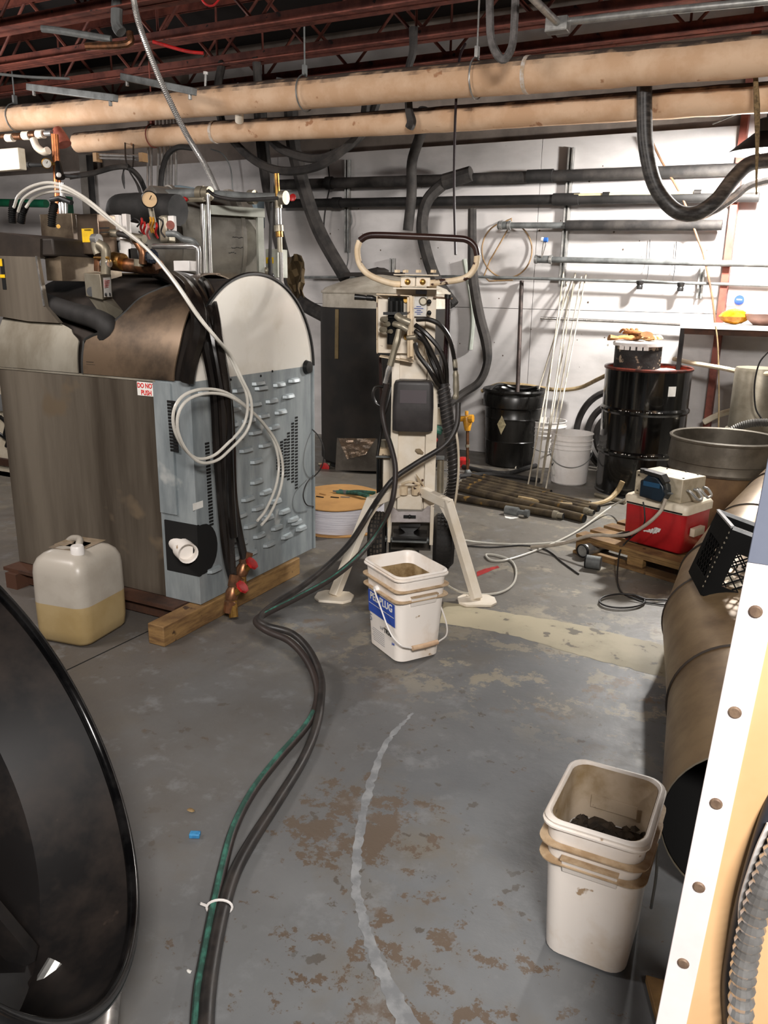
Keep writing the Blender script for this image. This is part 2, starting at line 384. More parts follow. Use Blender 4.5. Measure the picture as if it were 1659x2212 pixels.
ragged([Zp(889, 1540), Zp(832, 1600), Zp(790, 1700), Zp(765, 1830), Zp(762, 1930), Zp(795, 2060), Zp(855, 2212)], [Zp(893, 1542), Zp(842, 1604), Zp(806, 1705), Zp(783, 1832), Zp(782, 1930), Zp(820, 2055), Zp(905, 2212)], 16, .004).make('scrape_mark', chalk, fl, label='pale curving scrape on the grey paint')
ragged([Zp(1030, 1236), Zp(1050, 1228), Zp(1075, 1222)], [Zp(1032, 1246), Zp(1052, 1236), Zp(1078, 1226)], 4, .004).make('paint_mark', redp, fl, label='small red paint smear')
ragged([Zp(1088, 1111), Zp(1100, 1108), Zp(1118, 1112)], [Zp(1092, 1119), Zp(1105, 1121), Zp(1120, 1118)], 4, .004, .0007).make('paint_mark', paper, fl, label='small white paint splash')
sm = B()
for a, b_ in (((140, 1450), (380, 1335)), ((380, 1335), (700, 1150))):
    p, q = Zp(*a), Zp(*b_); d = (q-p).normalized(); n_ = V((-d.y, d.x, 0))*.003; z = V((0, 0, .0008))
    sm.add([p-n_+z, q-n_+z, q+n_+z, p+n_+z], [(0, 1, 2, 3)])
sm.make('floor_joint', void, fl)
wb = struct(B().box(-9, 3.5, 6.62, 6.8, 0, 3.45).make('wall_back', upper_wall))
for i, (x0, x1) in enumerate(((-9, -6.87), (-6.87, -4.44), (-4.44, -2.0), (-2.0, -.6))):
    for (z0, z1) in ((0, 1.215), (1.215, 2.48)):
        B().box(x0+.0025, x1-.0025, WY-random.uniform(0, .002), 6.619, z0+.002, z1-.002).make('plywood_panel', white_board, wb)
B().box(-5.5, 3.4, 6.6, 6.619, 2.93, 3.35).make('plaster_panel', white_board, wb)
B().box(-.58, 3.4, 6.55, 6.619, 0, 2.9).make('plaster_panel', white_board, wb)
nb = B()
for i in range(70):
    x = random.uniform(-4, -.7); z = random.uniform(.4, 2.4); nb.ball((x, WY-.001, z), random.uniform(.004, .009), 6, (1, .3, 1))
nb.make('nail_head', mat('nail', '#5a4d42', None, .7), wb, kind='stuff')
struct(B().box(-9.1, -9, -3.5, 6.8, 0, 3.45).make('wall_left', room_wall))
struct(B().box(3.5, 3.6, -3.5, 6.8, 0, 3.45).make('wall_right', room_wall))
struct(B().box(-9, 3.5, -3.6, -3.5, 0, 3.45).make('wall_front', room_wall))
ce = struct(B().box(-9, 3.5, -3.5, 6.62, 3.45, 3.55).make('ceiling', deck_m))
t1 = B().box(-.597, -.55, 6.42, 6.61, 0, 3.2)
struct(t1.make('trim_1', redbr))['label'] = 'red brown steel column against the back wall'
# ------------------------------------------------------------ bar joists
ZB = 2.97
def joist(y, label):
    t = root('ceiling_joist', label, 'joist', (-3, y, ZB), group='red brown steel bar joists under the ceiling')
    for (z, nm) in ((ZB, 'bottom_chord'), (3.38, 'top_chord')):
        b = B()
        for s in (-1, 1):
            b.box(-8.6, 2.6, y+s*.012, y+s*.07, z+(0 if nm[0] == 'b' else .07), z+.008+(0 if nm[0] == 'b' else .07))
            b.box(-8.6, 2.6, y+s*.010, y+s*.018, z, z+.078)
        b.make(nm, joist_m, t)
    x = -8.5; k = 0
    while x < 2.3:
        B().tube([(x, y, ZB+.03), (x+.42, y, 3.42)], .011, 6).make('web_rod', joist_m, t)
        B().tube([(x+.42, y, 3.42), (x+.84, y, ZB+.03)], .013, 6).make('web_rod', joist_m, t)
        if k % 2: B().tube([(x, y, ZB+.03), (x, y, 3.42)], .009, 6).make('web_rod', joist_m, t)
        x += .84; k += 1
    return t
j0 = joist(6.1, 'red brown bar joist nearest the back wall')
for y, lb in ((5.5, 'red brown bar joist just beyond the thick lagged pipe'), (4.85, 'red brown bar joist third from the back wall'), (4.2, 'red brown bar joist fourth from the back wall'), (3.62, 'red brown bar joist crossing the very top left corner'), (3.0, 'red brown bar joist nearest the viewer, over the boiler front')):
    dup(j0, loc=(-3, y, ZB), label=lb)
# ------------------------------------------------------------ lagged pipes
def lagged(name, label, pts, r, joints):
    t = root(name, label, 'pipe', tuple(pts[0]))
    P = catmull(pts, 18); m_ = len(P)
    b = B(); rs = []
    for i in range(m_*2): rs.append(r*(1+random.uniform(-.035, .035)))
    for i in (int(m_*1.55), int(m_*1.56), int(m_*1.3)): rs[i] *= 1.06
    b.tube(P, rs, 20).make('insulation_jacket', lag_m, t)
    for j in joints:
        i = int(j*(m_-1)); d = (P[min(i+1, m_-1)]-P[i-1]).normalized(); c = P[i]
        B().cyl(c-d*.012, c+d*.012, r*1.045, 20).make('joint_band', mat('pale_tape', '#cfc6bd', '#b9a287', .7, sc=30), t)
    return t
lagged('lagged_pipe', 'thick tan insulated pipe, upper of the two crossing overhead', [(-8.8, 5.1, 2.72), (-6.2, 5.02, 2.66), (-2.6, 4.92, 2.57), (-.35, 4.82, 2.50), (1.6, 4.7, 2.46)], .096, (.60,))
lagged('lagged_pipe', 'thinner tan insulated pipe, lower of the two crossing overhead', [(-5.55, 5.22, 2.47), (-4.4, 5.25, 2.47), (-2.62, 5.22, 2.42), (-.35, 5.08, 2.36), (1.6, 4.95, 2.3)], .077, (.3,))
# hangers
def hanger(name, label, x, yy, z, r, mt=galvd):
    t = root(name, label, 'hanger', (x, yy, z))
    pts = [V((x, yy+math.cos(a)*r, z+math.sin(a)*r)) for a in [math.pi*2*i/20 for i in range(21)]]
    B().tube(pts, .005, 6).make('ring', mt, t)
    B().cyl((x, yy, z+r), (x, yy, 3.0), .006, 8).make('threaded_rod', mt, t)
    B().beam((x, yy, z+r), (x, yy, z+r+.06), .02, .035).make('clevis', mt, t)
hanger('pipe_hanger', 'grey clevis hanger on the thick tan pipe near its left end', -6.0, 5.02, 2.655, .108)
hanger('pipe_hanger', 'rusty clevis hanger on the thin tan pipe near its left end', -4.75, 5.24, 2.475, .084, redbr)
hanger('pipe_hanger', 'pale clevis hanger on the thick tan pipe beside the junction box', -1.93, 4.885, 2.55, .11, galv)
hanger('pipe_hanger', 'bare clevis hanger on the thick tan pipe above the dangling rod', -3.15, 4.935, 2.583, .108)
# grey struts across under the joists
def strut(label, a, b_, w=.045):
    t = root('strut_channel', label, 'strut', tuple(a)); d = (b_-a).normalized()
    B().beam(a, b_, w, w).make('channel', galvd, t, bevel=.004)
    for k in (.06, .94):
        c = a.lerp(b_, k); B().cyl(c-V((0, 0, w*.5)), c-V((0, 0, w*.5+.03)), .012, 8).make('nut', galv, t)
strut('grey strut channel under the joists at far left', Dp(62, 188, 5.9), Dp(250, 212, 5.4))
strut('grey strut channel right of the shiny conduit top', Dp(265, 166, 5.6), Dp(420, 198, 5.2))
strut('grey strut channel partly behind the thick tan pipe', Dp(600, 175, 5.7), Dp(700, 195, 5.5))
# black foam pipes on wall
def wallpipe(name, label, pts, r, mt, cat='pipe', bands=()):
    t = root(name, label, cat, tuple(pts[0]))
    rs = [r*random.uniform(.96, 1.04) for _ in range(40)] if mt in (foam, foamd) else r
    P = []
    for i in range(len(pts)-1):
        for k in range(12): P.append(pts[i].lerp(pts[i+1], k/12))
    P.append(pts[-1])
    B().tube(P, rs, 12).make('pipe_run', mt, t)
    for k, ml, rr, mm in bands:
        c = pts[0].lerp(pts[-1], k); d = (pts[-1]-pts[0]).normalized()*ml
        B().cyl(c-d, c+d, r*rr, 12).make('sleeve', mm, t)
    return t
wy = WY-.12
wallpipe('foam_lagged_pipe', 'topmost black foam covered pipe along the white wall', [Yp(600, 399, wy), Yp(1000, 387, wy), Yp(1600, 366, wy)], .042, foam, bands=((.14, .03, 1.25, foamd), (.63, .1, 1.15, foamd)))
wallpipe('foam_lagged_pipe', 'second black foam covered pipe along the white wall', [Yp(605, 440, wy), Yp(1000, 434, wy), Yp(1640, 424, wy)], .037, foamd, bands=((.15, .04, 1.25, foamd), (.66, .1, 1.2, foamd)))
wallpipe('foam_lagged_pipe', 'short thick black foam pipe right of the tall strut', [Yp(1224, 487, wy), Yp(1560, 486, wy)], .038, foam)
wallpipe('plastic_pipe', 'grey plastic pipe stub with coupling feeding the short foam pipe', [Yp(1080, 487, wy), Yp(1222, 487, wy)], .023, galvd, bands=((.06, .045, 1.35, galvd), (.02, .012, 1.5, galv), (.15, .012, 1.5, galv)))
wallpipe('plastic_pipe', 'long grey plastic pipe with capped left end below the foam pipes', [Yp(1155, 560, wy), Yp(1659, 571, wy), Yp(1900, 576, wy)], .022, galvd, bands=((.03, .06, 1.3, galvd), (.005, .01, 1.5, galv), (.055, .01, 1.5, galv)))
wallpipe('conduit', 'thin grey conduit running across the white wall behind the handle', [Yp(655, 599, wy+.03), Yp(1000, 597, wy+.03), Yp(1300, 606, wy+.03), Yp(1700, 618, wy+.03)], .011, galvd, 'conduit')
wallpipe('conduit', 'lowest thin steel conduit on the white wall ending by the shelf', [Yp(1168, 687, wy+.05), Yp(1350, 695, wy+.05), Yp(1545, 705, wy+.05)], .012, chrome, 'conduit')
wallpipe('plastic_pipe', 'cream thin pipe taped on top of the second foam pipe', [Yp(1240, 422, wy-.02), Yp(1480, 417, wy-.02), Yp(1659, 412, wy-.02)], .012, mat('cream_pipe', '#c9bd97', '#b8ab86', .5, sc=8), bands=((.18, .025, 1.6, foamd), (.66, .025, 1.6, rubber)))
# torn foam cuff where the curved hose leaves the wall pipe
t = root('foam_cuff', 'torn grey foam cuff on the topmost wall pipe', 'foam', tuple(Yp(990, 388, wy-.06)))
B().tube([Yp(960, 393, wy-.05), Yp(1018, 375, wy-.05)], [.062, .058], 10).make('cuff', foam, t)
# unistruts on the wall
def unistrut(label, x, y0, y1, leg=.041, off=.042):
    a = Yp(x, y0, WY-off/2); b_ = Yp(x, y1, WY-off/2); X = (a.x+b_.x)/2; t = root('wall_strut', label, 'strut', (X, WY-off/2, b_.z))
    z0, z1 = b_.z, a.z
    B().box(X-.02, X+.02, WY-.006, WY-.001, z0, z1).box(X-.02, X-.015, WY-off, WY-.001, z0, z1).box(X+.015, X+.02, WY-off, WY-.001, z0, z1).box(X-.02, X-.008, WY-off-.002, WY-off+.002, z0, z1).box(X+.008, X+.02, WY-off-.002, WY-off+.002, z0, z1).make('channel', galv, t)
    n_ = int((z1-z0)/.06); b = B()
    for i in range(n_): b.box(X-.006, X+.006, WY-.008, WY-.0055, z0+.02+i*.06, z0+.05+i*.06)
    if n_: b.make('slot', galvd, t, kind='stuff')
unistrut('tall galvanised wall strut carrying the pipes at right', 1224, 320, 618)
unistrut('galvanised wall strut above the insulated tank', 751, 345, 545)
unistrut('short galvanised wall strut just behind the tank top', 848, 558, 600)
unistrut('short bright strut with shadow below the grey pipe at far right', 1514, 578, 645)
# small wall fittings
def hook(label, x, y):
    p = Yp(x, y, WY-.1); t = root('plug_fitting', label, 'plug', tuple(p))
    B().lathe([(0, -.03), (.022, -.03), (.024, -.01), (.02, 0), (.026, .01), (.026, .03), (.012, .036), (0, .036)], p, 14).make('plug_body', blackp, t)
    B().cyl(p+V((0, 0, .02)), p+V((0, .08, .02)), .012, 10).make('stem', blackp, t)
hook('black capped plug hanging left under the thin conduit', 1382, 616); hook('black plug with broken end hanging right under the thin conduit', 1470, 620)
wallpipe('clip_rod', 'thin grey rod between the two hanging black plugs', [Yp(1385, 606, WY-.1), Yp(1475, 612, WY-.1)], .008, galvd, 'rod')
for x0_, y0_, x1_, y1_, lb in ((1404, 518, 1398, 606, 'left thin black wire hung on the white wall'), (1461, 522, 1454, 610, 'right thin black wire hung on the white wall')):
    tag(B().tube([Yp(x0_, y0_, WY-.02), Yp((x0_+x1_)/2+1, (y0_+y1_)/2, WY-.03), Yp(x1_, y1_, WY-.1)], .0028, 5, 4).make('hanging_wire', rubber), lb, 'wire')
t = root('valve', 'small wire lever valve with blue and white knob on the grey pipe end', 'valve', tuple(Yp(1172, 548, wy)))
B().tube([Yp(1170, 556, wy-.03), Yp(1173, 528, wy-.05), Yp(1176, 518, wy-.05)], .004, 6).tube([Yp(1172, 552, wy-.03), Yp(1179, 528, wy-.05), Yp(1177, 518, wy-.05)], .004, 6).make('lever', chrome, t)
B().cyl(Yp(1170, 517, wy-.06), Yp(1175, 518, wy-.06), .018, 10).make('cap', whitepl, t, label='white cap')
B().cyl(Yp(1175, 518, wy-.06), Yp(1183, 518, wy-.06), .018, 10).make('knob', mat('blue_knob', '#2f62b0', None, .4), t, label='blue knob')
pts = []
for i in range(22):
    a = 2*math.pi*i/20-1.7; pts.append(Yp(1095+54*math.cos(a), 540+60*math.sin(a), WY-.03-.01*math.sin(i)))
tag(B().tube(pts+[Yp(1045, 597, WY-.03), Yp(1108, 605, WY-.03)], .006, 6, 3).make('hanging_cable_loop', mat('tan_cable', '#9a7d57', '#7a5f40', .6, sc=20)), 'thin tan cable hung in a loop under the grey pipe stub', 'cable')
cords = []
def cord(name, label, pts, r, mt, cat='hose', n=8, k=6, par=None, group=None):
    return tag(B().tube(pts, r, n, k).make(name, mt), label, cat, group)
brownc = mat('brown_cable', '#7b5a40', '#5b4434', .6, sc=10)
cord('wall_cable', 'brown cable slanting down the right of the white wall to the shelf', [Yp(1408, 305, wy), Yp(1430, 350, wy), Yp(1475, 430, wy-.02), Yp(1507, 515, wy-.02), Yp(1522, 560, wy), Yp(1538, 640, wy), Yp(1545, 700, wy)], .008, brownc, 'cable')
cord('wall_cable', 'thin black cable curling behind the leaning insulated hose', [Yp(715, 322, wy), Yp(708, 345, wy), Yp(712, 400, wy), Yp(703, 450, wy), Yp(700, 500, wy), Yp(712, 535, wy)], .006, rubber, 'cable')
cord('wall_cable', 'thin cable hanging past the strut above the tank', [Yp(757, 455, WY-.07), Yp(760, 480, WY-.07), Yp(752, 500, WY-.07), Yp(752, 560, WY-.07), Yp(743, 590, WY-.07)], .005, galvd, 'cable')
# rods leaning on the wall
random.seed(3)
rods = [((1218, 583), (1157, 1050)), ((1243, 590), (1170, 1045)), ((1228, 640), (1168, 1045)), ((1256, 597), (1181, 1003)), ((1266, 592), (1178, 1062)), ((1236, 600), (1113, 1012)), ((1224, 610), (1140, 1050))]
rodw = mat('pale_rod', '#c0b9a9', '#8d8472', .45, sc=9, st=(1, 1, .5))
lbs = ['leftmost pale rod leaning on the wall over the white pails', 'second pale leaning rod, tip on the tall strut', 'pale leaning rod with lowest top end', 'pale leaning rod second from the right at its top', 'rightmost pale leaning rod at its top', 'grey leaning rod slanting farthest left to the black drum', 'thin grey rod leaning behind the pale ones']
for i, ((a, b_), (c, d)) in enumerate(rods):
    base = Zp(c, d, .003); top = Yp(a, b_, WY-.03 if i != 4 else WY-.03)
    tag(B().cyl(base, top, .0055, 8).make('leaning_rod', rodw), lbs[i], 'rod', 'thin rods leaning on the white wall')
tag(B().cyl(Zp(1112, 1008, .003), Yp(1127, 607, WY-.03), .017, 12).make('leaning_pole', mat('rusty_pole', '#4b403c', '#2c2624', .55, .4, sc=14)), 'dark rusty pole leaning upright before the short black drum', 'pole')
# hoses dangling from the ceiling
def Hc(p): return V((p.x, p.y, 2.99))
cord('insulated_hose', 'black insulated hose slanting down from the ceiling onto the tank top', [Yp(628, 180, 5.9), Yp(632, 300, 5.9), Yp(655, 400, 5.9), Yp(690, 500, 5.9), Yp(745, 598, 5.8)], .058, foam)
cord('insulated_hose', 'black insulated hose hanging behind the brass riser into the boiler back', [Yp(560, 200, 6.0), Yp(568, 320, 6.0), Yp(588, 450, 6.0), Yp(622, 590, 5.95), Yp(646, 648, 5.85), V((-3.40, 5.62, 1.13))], .055, foam)
cord('hose_loop', 'upper black hose drooping in a loop under the tan pipes', [V((Yp(556, 215, 5.5).x, 5.5, 3.0)), Yp(560, 215, 5.5), Yp(566, 270, 5.5), Yp(605, 320, 5.5), Yp(680, 343, 5.5), Yp(738, 325, 5.5), Yp(785, 285, 5.5), Yp(815, 215, 5.5), Yp(822, 170, 5.5)], .033, foam)
cord('hose_loop', 'lower black hose drooping in a loop under the tan pipes', [V((Yp(468, 200, 5.42).x, 5.5, 3.0)), Yp(470, 200, 5.42), Yp(482, 270, 5.42), Yp(520, 322, 5.42), Yp(570, 358, 5.42), Yp(625, 370, 5.42), Yp(690, 358, 5.42), Yp(740, 325, 5.42), Yp(780, 280, 5.42), Yp(795, 190, 5.42)], .031, foam)
t = root('hose', 'cut black foam tube hanging down over the wall pipes', 'hose', tuple(Yp(882, 498, 6.2)))
B().tube([Yp(915, 235, 6.0), Yp(908, 290, 6.1), Yp(890, 350, 6.22), Yp(889, 420, 6.22), Yp(881, 498, 6.22)], .042, 12, 6).make('foam_tube', foam, t)
cord('foam_strap', 'bent grey foam strap hooked over the tan pipes', [Yp(893, 60, 5.1), Yp(892, 112, 5.09), Yp(883, 150, 5.09), Yp(883, 230, 5.08), Yp(889, 262, 5.09), Yp(884, 276, 5.1)], [.03, .026, .024, .026, .033, .03], foam, 'foam')
cord('insulated_hose', 'large black insulated hose snaking down behind the mast to the floor', [Yp(968, 388, wy-.04), Yp(925, 430, wy-.08), Yp(912, 480, wy-.1), Yp(917, 530, wy-.1), Yp(940, 600, wy-.1), Yp(980, 660, wy-.1)], .048, foam)
cord('insulated_hose', 'long black insulated hose curling from the wall pipe behind the black drum', [Yp(1020, 452, wy-.02), Yp(1020, 520, wy-.05), Yp(1022, 600, wy-.08), Yp(1035, 680, wy-.1), Yp(1050, 740, wy-.12), Yp(1052, 785, wy-.14), Yp(1035, 825, wy-.16), Yp(1000, 850, wy-.2), Yp(960, 880, wy-.3)], [.036, .038, .042, .045, .045, .035, .034, .034, .034], foam)
cord('tube', 'pale green plastic tube hanging from the steering handle side of the wall', [Yp(1003, 560, 6.47), Yp(1010, 600, 6.47), Yp(1018, 650, 6.47), Yp(1021, 700, 6.47), Yp(1016, 755, 6.47)], .02, mat('pale_tube', '#a9aea4', '#979c92', .5, sc=8), 'tube')
# J hose at right towards the lamp
cord('j_hose', 'heavy black corrugated hose drooping in a J beside the lamp', [Yp(1392, 170, 5.0), Yp(1392, 245, 5.0), Yp(1396, 320, 5.0), Yp(1415, 400, 5.0), Yp(1455, 452, 5.0), Yp(1500, 462, 5.05), Yp(1545, 435, 5.1), Yp(1585, 385, 5.2), Yp(1625, 352, 5.3), Yp(1700, 345, 5.4)], .042, mat('worn_black_hose', '#2a2827', '#4b4845', .38, sc=16, st=(1, 1, 3)), n=14)
cord('foil_hose', 'silvery hose running under the heavy J hose', [Yp(1480, 470, 5.15), Yp(1530, 460, 5.2), Yp(1580, 430, 5.3), Yp(1620, 400, 5.4), Yp(1700, 380, 5.5)], .026, mat('silver_tape', '#b9b6b4', '#8f8c8a', .35, .6, sc=20))
cord('rope', 'frayed jute rope hanging at far right past the lamp', [Yp(1632, 165, 4.9), Yp(1635, 230, 4.9), Yp(1636, 300, 4.95), Yp(1634, 380, 5.0), Yp(1634, 420, 5.0)], [.012, .015, .011, .006, .004], rope, 'rope')
# hanging cable loop top
cord('cable_loop', 'thick grey dusty cable hanging in a U from the ceiling', [Dp(1058, -60, 4.2), Dp(1058, 20, 4.2), Dp(1062, 90, 4.2), Dp(1085, 128, 4.2), Dp(1106, 100, 4.2), Dp(1112, 30, 4.2), Dp(1115, -60, 4.2)], .022, mat('dusty_cable', '#6e6a68', '#4f4c4a', .8, sc=20), 'cable')
cord('cable_loop', 'red and blue wire loop at the top edge left of centre', [Dp(425, -30, 4.4), Dp(440, 5, 4.4), Dp(460, 12, 4.4), Dp(480, -10, 4.4)], .006, redp, 'cable')
t = root('dangling_rod', 'thin black rod dangling from a joist in front of the handle', 'rod', tuple(Dp(984, 548, 4.9)))
B().tube([Dp(1005, 95, 5.0), Dp(992, 130, 4.95), Dp(984, 240, 4.9), Dp(981, 400, 4.9), Dp(984, 550, 4.9)], .0085, 8, 5).make('rod', mat('dark_rod', '#241a1c', None, .5), t)
# flexible conduits
def flex(label, pts, r, mt=chrome, rib=.10, n=14, k=40):
    return tag(B().tube(pts, r, n, k, ribs=rib).make('flexible_conduit', mt, ang=14), label, 'conduit')
flex('shiny flexible metal conduit curving from ceiling down behind the boiler', [Dp(283, -40, 3.6), Dp(300, 50, 3.7), Dp(345, 170, 3.9), Dp(400, 285, 4.1), Dp(445, 360, 4.25), Dp(475, 425, 4.4)], .014, k=60)
# junction box and conduits top right
t = root('junction_box', 'small grey junction box under the ceiling at top right', 'electrical box', tuple(Dp(1205, 60, 4.3)))
p = Dp(1205, 55, 4.3)
B().box(p.x-.06, p.x+.06, p.y-.04, p.y+.04, p.z-.035, p.z+.035).make('box', galv, t, bevel=.004)
B().box(p.x-.055, p.x+.055, p.y-.045, p.y-.0402, p.z-.03, p.z+.03).make('cover', galv, t)
t = root('ceiling_conduit', 'pale grey conduit running right from the junction box', 'conduit', tuple(Dp(1235, 46, 4.28)))
B().tube([Dp(1232, 46, 4.3), Dp(1450, 22, 4.1), Dp(1700, -2, 3.9)], .02, 12).make('tube_run', galv, t)
t = root('ceiling_conduit', 'pale grey conduit dropping into the junction box from the top edge', 'conduit', tuple(Dp(1200, 45, 4.28)))
B().tube([Dp(1130, -25, 3.9), Dp(1180, 25, 4.15), Dp(1205, 50, 4.27)], .02, 12).make('tube_run', galv, t)
# work lamp
t = root('work_lamp', 'black hooded work lamp shining at the far right of the wall', 'lamp', tuple(LAMP))
B().lathe([(.03, .19), (.055, .18), (.06, .11), (.20, .0), (.207, -.005), (.198, -.002), (.055, .105), (.05, .17), (.0, .175)], LAMP, 28).make('shade', blackp, t, label='dark metal reflector shade')
B().ball(LAMP+V((0, 0, .03)), .035, 14, (1, 1, 1.2)).make('bulb', bulb, t)
B().tube([LAMP+V((0, 0, .17)), LAMP+V((.0, 0, .5)), V((LAMP.x, LAMP.y, 3.0))], .006, 6).make('cord', rubber, t)
t = root('tie_wire', 'thin pale wire stretched diagonally above the lamp', 'wire', tuple(Yp(1540, 266, 6.0)))
B().cyl(Yp(1540, 268, 6.1), Yp(1650, 222, 5.6), .005, 6).make('wire', galv, t)
# ============================================================ boiler
random.seed(11)
XL, XR, YF, YB = -3.14, -2.06, 2.40, 3.27
ZBt, ZS, RC, KZ = .09, .997, .435, .925
YC = (YF+YB)/2
bo = root('boiler', 'dirty stainless boiler with rounded top and galvanised louvred side, on a wooden pallet', 'boiler', (-2.6, YC, ZBt))
XE = -2.245                                     # right end of the stainless front plate
B().box(XL, XE, YF, YF+.02, ZBt+.0, ZS-.01).make('front_panel', steel, bo, bevel=.003)
B().box(XL, XL+.02, YF+.02, YB, ZBt, ZS).make('side_panel', steelb, bo)
B().box(XL+.03, XR-.03, YF+.04, YB, ZBt, ZS-.02).lathe([(RC-.05, XL+.03), (RC-.05, XR-.03)], (0, YC, ZS), 48, ax=(1, 0, 0), cap=True).make('insulated_body', mat('sooty_brown_jacket', '#2a221c', '#1a1512', .8, sc=5, bump=.2), bo)
B().box(XL-.005, XE+.01, YF-.003, YF+.01, ZS-.010, ZS-.002).make('seam_strip', steell, bo)
# curved covers: angle 0 = front, 90 = top
def cpt(x, th, r): return V((x, YC-math.cos(th)*r, ZS+math.sin(th)*r*KZ))
def cover(name, fl_, fr_, t0, t1, mt, r=RC, n=26, mseg=10):
    g = []
    for i in range(n+1):
        th = t0+(t1-t0)*i/n; a, b_ = fl_(math.degrees(th)), fr_(math.degrees(th))
        g.append([cpt(a+(b_-a)*j/mseg, th, r) for j in range(mseg+1)])
    return B().sheet(g, .006).make(name, mt, bo, ang=60)
def lerpf(tab):
    def f_(x):
        for (a, p), (b_, q) in zip(tab, tab[1:]):
            if x <= b_: 
                t = max(0, (x-a)/(b_-a)); t = t*t*(3-2*t); return p+(q-p)*t
        return tab[-1][1]
    return f_
cover('left_cover', lambda d: XL, lerpf([(0, -2.645), (18, -2.65), (24, -2.70), (30, -2.80), (40, -2.95)]), 0, R_(34), steell)
cover('right_cover', lerpf([(0, -2.62), (18, -2.615), (23, -2.56), (28, -2.50), (38, -2.45), (48, -2.42), (56, -2.36), (62, -2.30), (70, -2.31), (80, -2.30), (95, -2.28)]), lerpf([(0, -2.135), (20, -2.12), (42, -2.13), (60, -2.20), (78, -2.26), (95, -2.27)]), 0, R_(95), mat('brown_stained_cover', '#6f5d4b', '#352c24', .42, .45, sc=2.6, lo=.42, hi=.6, c3='#8f826f', sc3=4, lo3=.67), n=40)
cover('rear_cover', lambda d: XL, lambda d: -2.30, R_(96), R_(180), steelb)
g = B()
g.tube([cpt(-2.62, R_(a), RC+.003) for a in (0, 8, 16, 19)]+[cpt(-2.58, R_(22), RC+.003), cpt(-2.54, R_(24), RC+.003), cpt(-2.50, R_(29), RC+.003), cpt(-2.45, R_(38), RC+.003), cpt(-2.42, R_(48), RC+.003), cpt(-2.36, R_(57), RC+.003), cpt(-2.30, R_(63), RC+.003)], .007, 6, 3).make('cover_edge', mat('black_edge_trim', '#1a1916', None, .6), bo)
# polished end plate (half disc, facing right) with dark rim
pl = [V((XR, YF+.0, ZS))]+[V((XR, YC-math.cos(R_(a))*RC, ZS+math.sin(R_(a))*RC*KZ)) for a in range(0, 181, 5)]
B().prism(pl, (-.015, 0, 0)).make('end_plate', polish, bo)
B().tube([V((XR+.002, YC-math.cos(R_(a))*(RC+.004), ZS+math.sin(R_(a))*(RC+.004)*KZ)) for a in range(0, 181, 4)], .008, 6).make('rim', blackp, bo)
k = B().lathe([(0, .02), (.028, .018), (.034, 0)], Xp(662, 793, XR), 18, ax=(1, 0, 0)).make('knockout_plug', blackp, bo)
for (x, y) in ((498, 820), (563, 812), (588, 802)):
    p = Xp(x, y, XR); B().ball(p, .006, 6).make('screw', void, bo)
# galvanised louvred side: open tray box
sd = B().box(XR-.02, XR, YF+.0125, YB, ZBt, ZS).box(XE, XR, YF, YF+.012, ZBt, ZBt+.12).box(XE, XR, YF, YF+.012, ZBt+.34, ZS)
sd.box(XE, XE+.016, YF, YF+.012, ZBt+.12, ZBt+.34)
sd = sd.make('louvred_side_panel', bluegal, bo)
B().box(XE+.004, XE+.09, YF-.008, YF-.001, ZBt+.37, ZS-.01).make('slotted_strip', bluegal, bo)
B().beam(V((XR+.001, YB, ZBt)), V((XR+.001, YB, ZS)), .012, .012).make('edge_fold', bluegal, bo)
# dark cable opening wrapping the corner with a white pipe stub
hp = []
for a in range(-90, 91, 15): hp.append(V((XR+.002, YF+.035+math.cos(R_(a))*.085, ZBt+.23+math.sin(R_(a))*.105)))
hp = [V((XR+.002, YF-.001, ZBt+.125))]+hp+[V((XR+.002, YF-.001, ZBt+.335))]
B().prism(hp, (-.005, 0, 0)).box(XE+.016, XR+.001, YF-.002, YF+.013, ZBt+.122, ZBt+.338).make('opening', void, bo)
pc = V((XR-.08, YF-.005, ZBt+.235))
ax = (Zp(398, 1165, 0)-Zp(376, 1158, 0)); 
a_ = V((.86, -.5, -.06)).normalized(); q0 = pc-a_*.09
st = B().tube([q0, q0+a_*.10, q0+a_*.101, q0+a_*.165, q0+a_*.166], [.034, .034, .042, .042, .042], 20, cap=False)
st.lathe([(.042, 0), (.036, -.005), (.034, -.03), (0, -.03)], q0+a_*.166, 20, ax=a_)
st.make('drain_stub', dirtypl, bo, label='white plastic pipe stub poking out of the opening')
# louvres on the side panel, from the photo layout: columns rising to the right
lv = B(); hy, hz = .045, .009
def louver(y, z):
    w_ = .043; b = B(); n = 8; g = []
    for i in range(n+1):
        s = -1+2*i/n; e = max(0, 1-abs(s)**6)
        g.append([V((XR+.0005, y+s*w_, z+.011)), V((XR+.016*e+.0006, y+s*w_, z+.007)), V((XR+.020*e+.0006, y+s*w_, z-.005)), V((XR+.0005, y+s*w_, z-.011))])
    return b.sheet(g, .0005)
spots = [(443,848),(557,828),(563,838),(516,843),(634,822),(602,831),(504,884),(549,873),(586,866),(622,856),(536,908),(567,898),(605,890),(498,918),(510,945),(550,934),(590,923),(530,972),(571,961),(553,996),(553,1040),(573,1063),(534,1077),(594,1083),(556,1097),(518,1113),(577,1118),(613,1105),(539,1135),(597,1139),(632,1122),(559,1156),(618,1158),(649,1141),(519,1173),(580,1175),(540,1194),(462,1230),(640,1128),(505,1205)]
first = None
mats_l = []
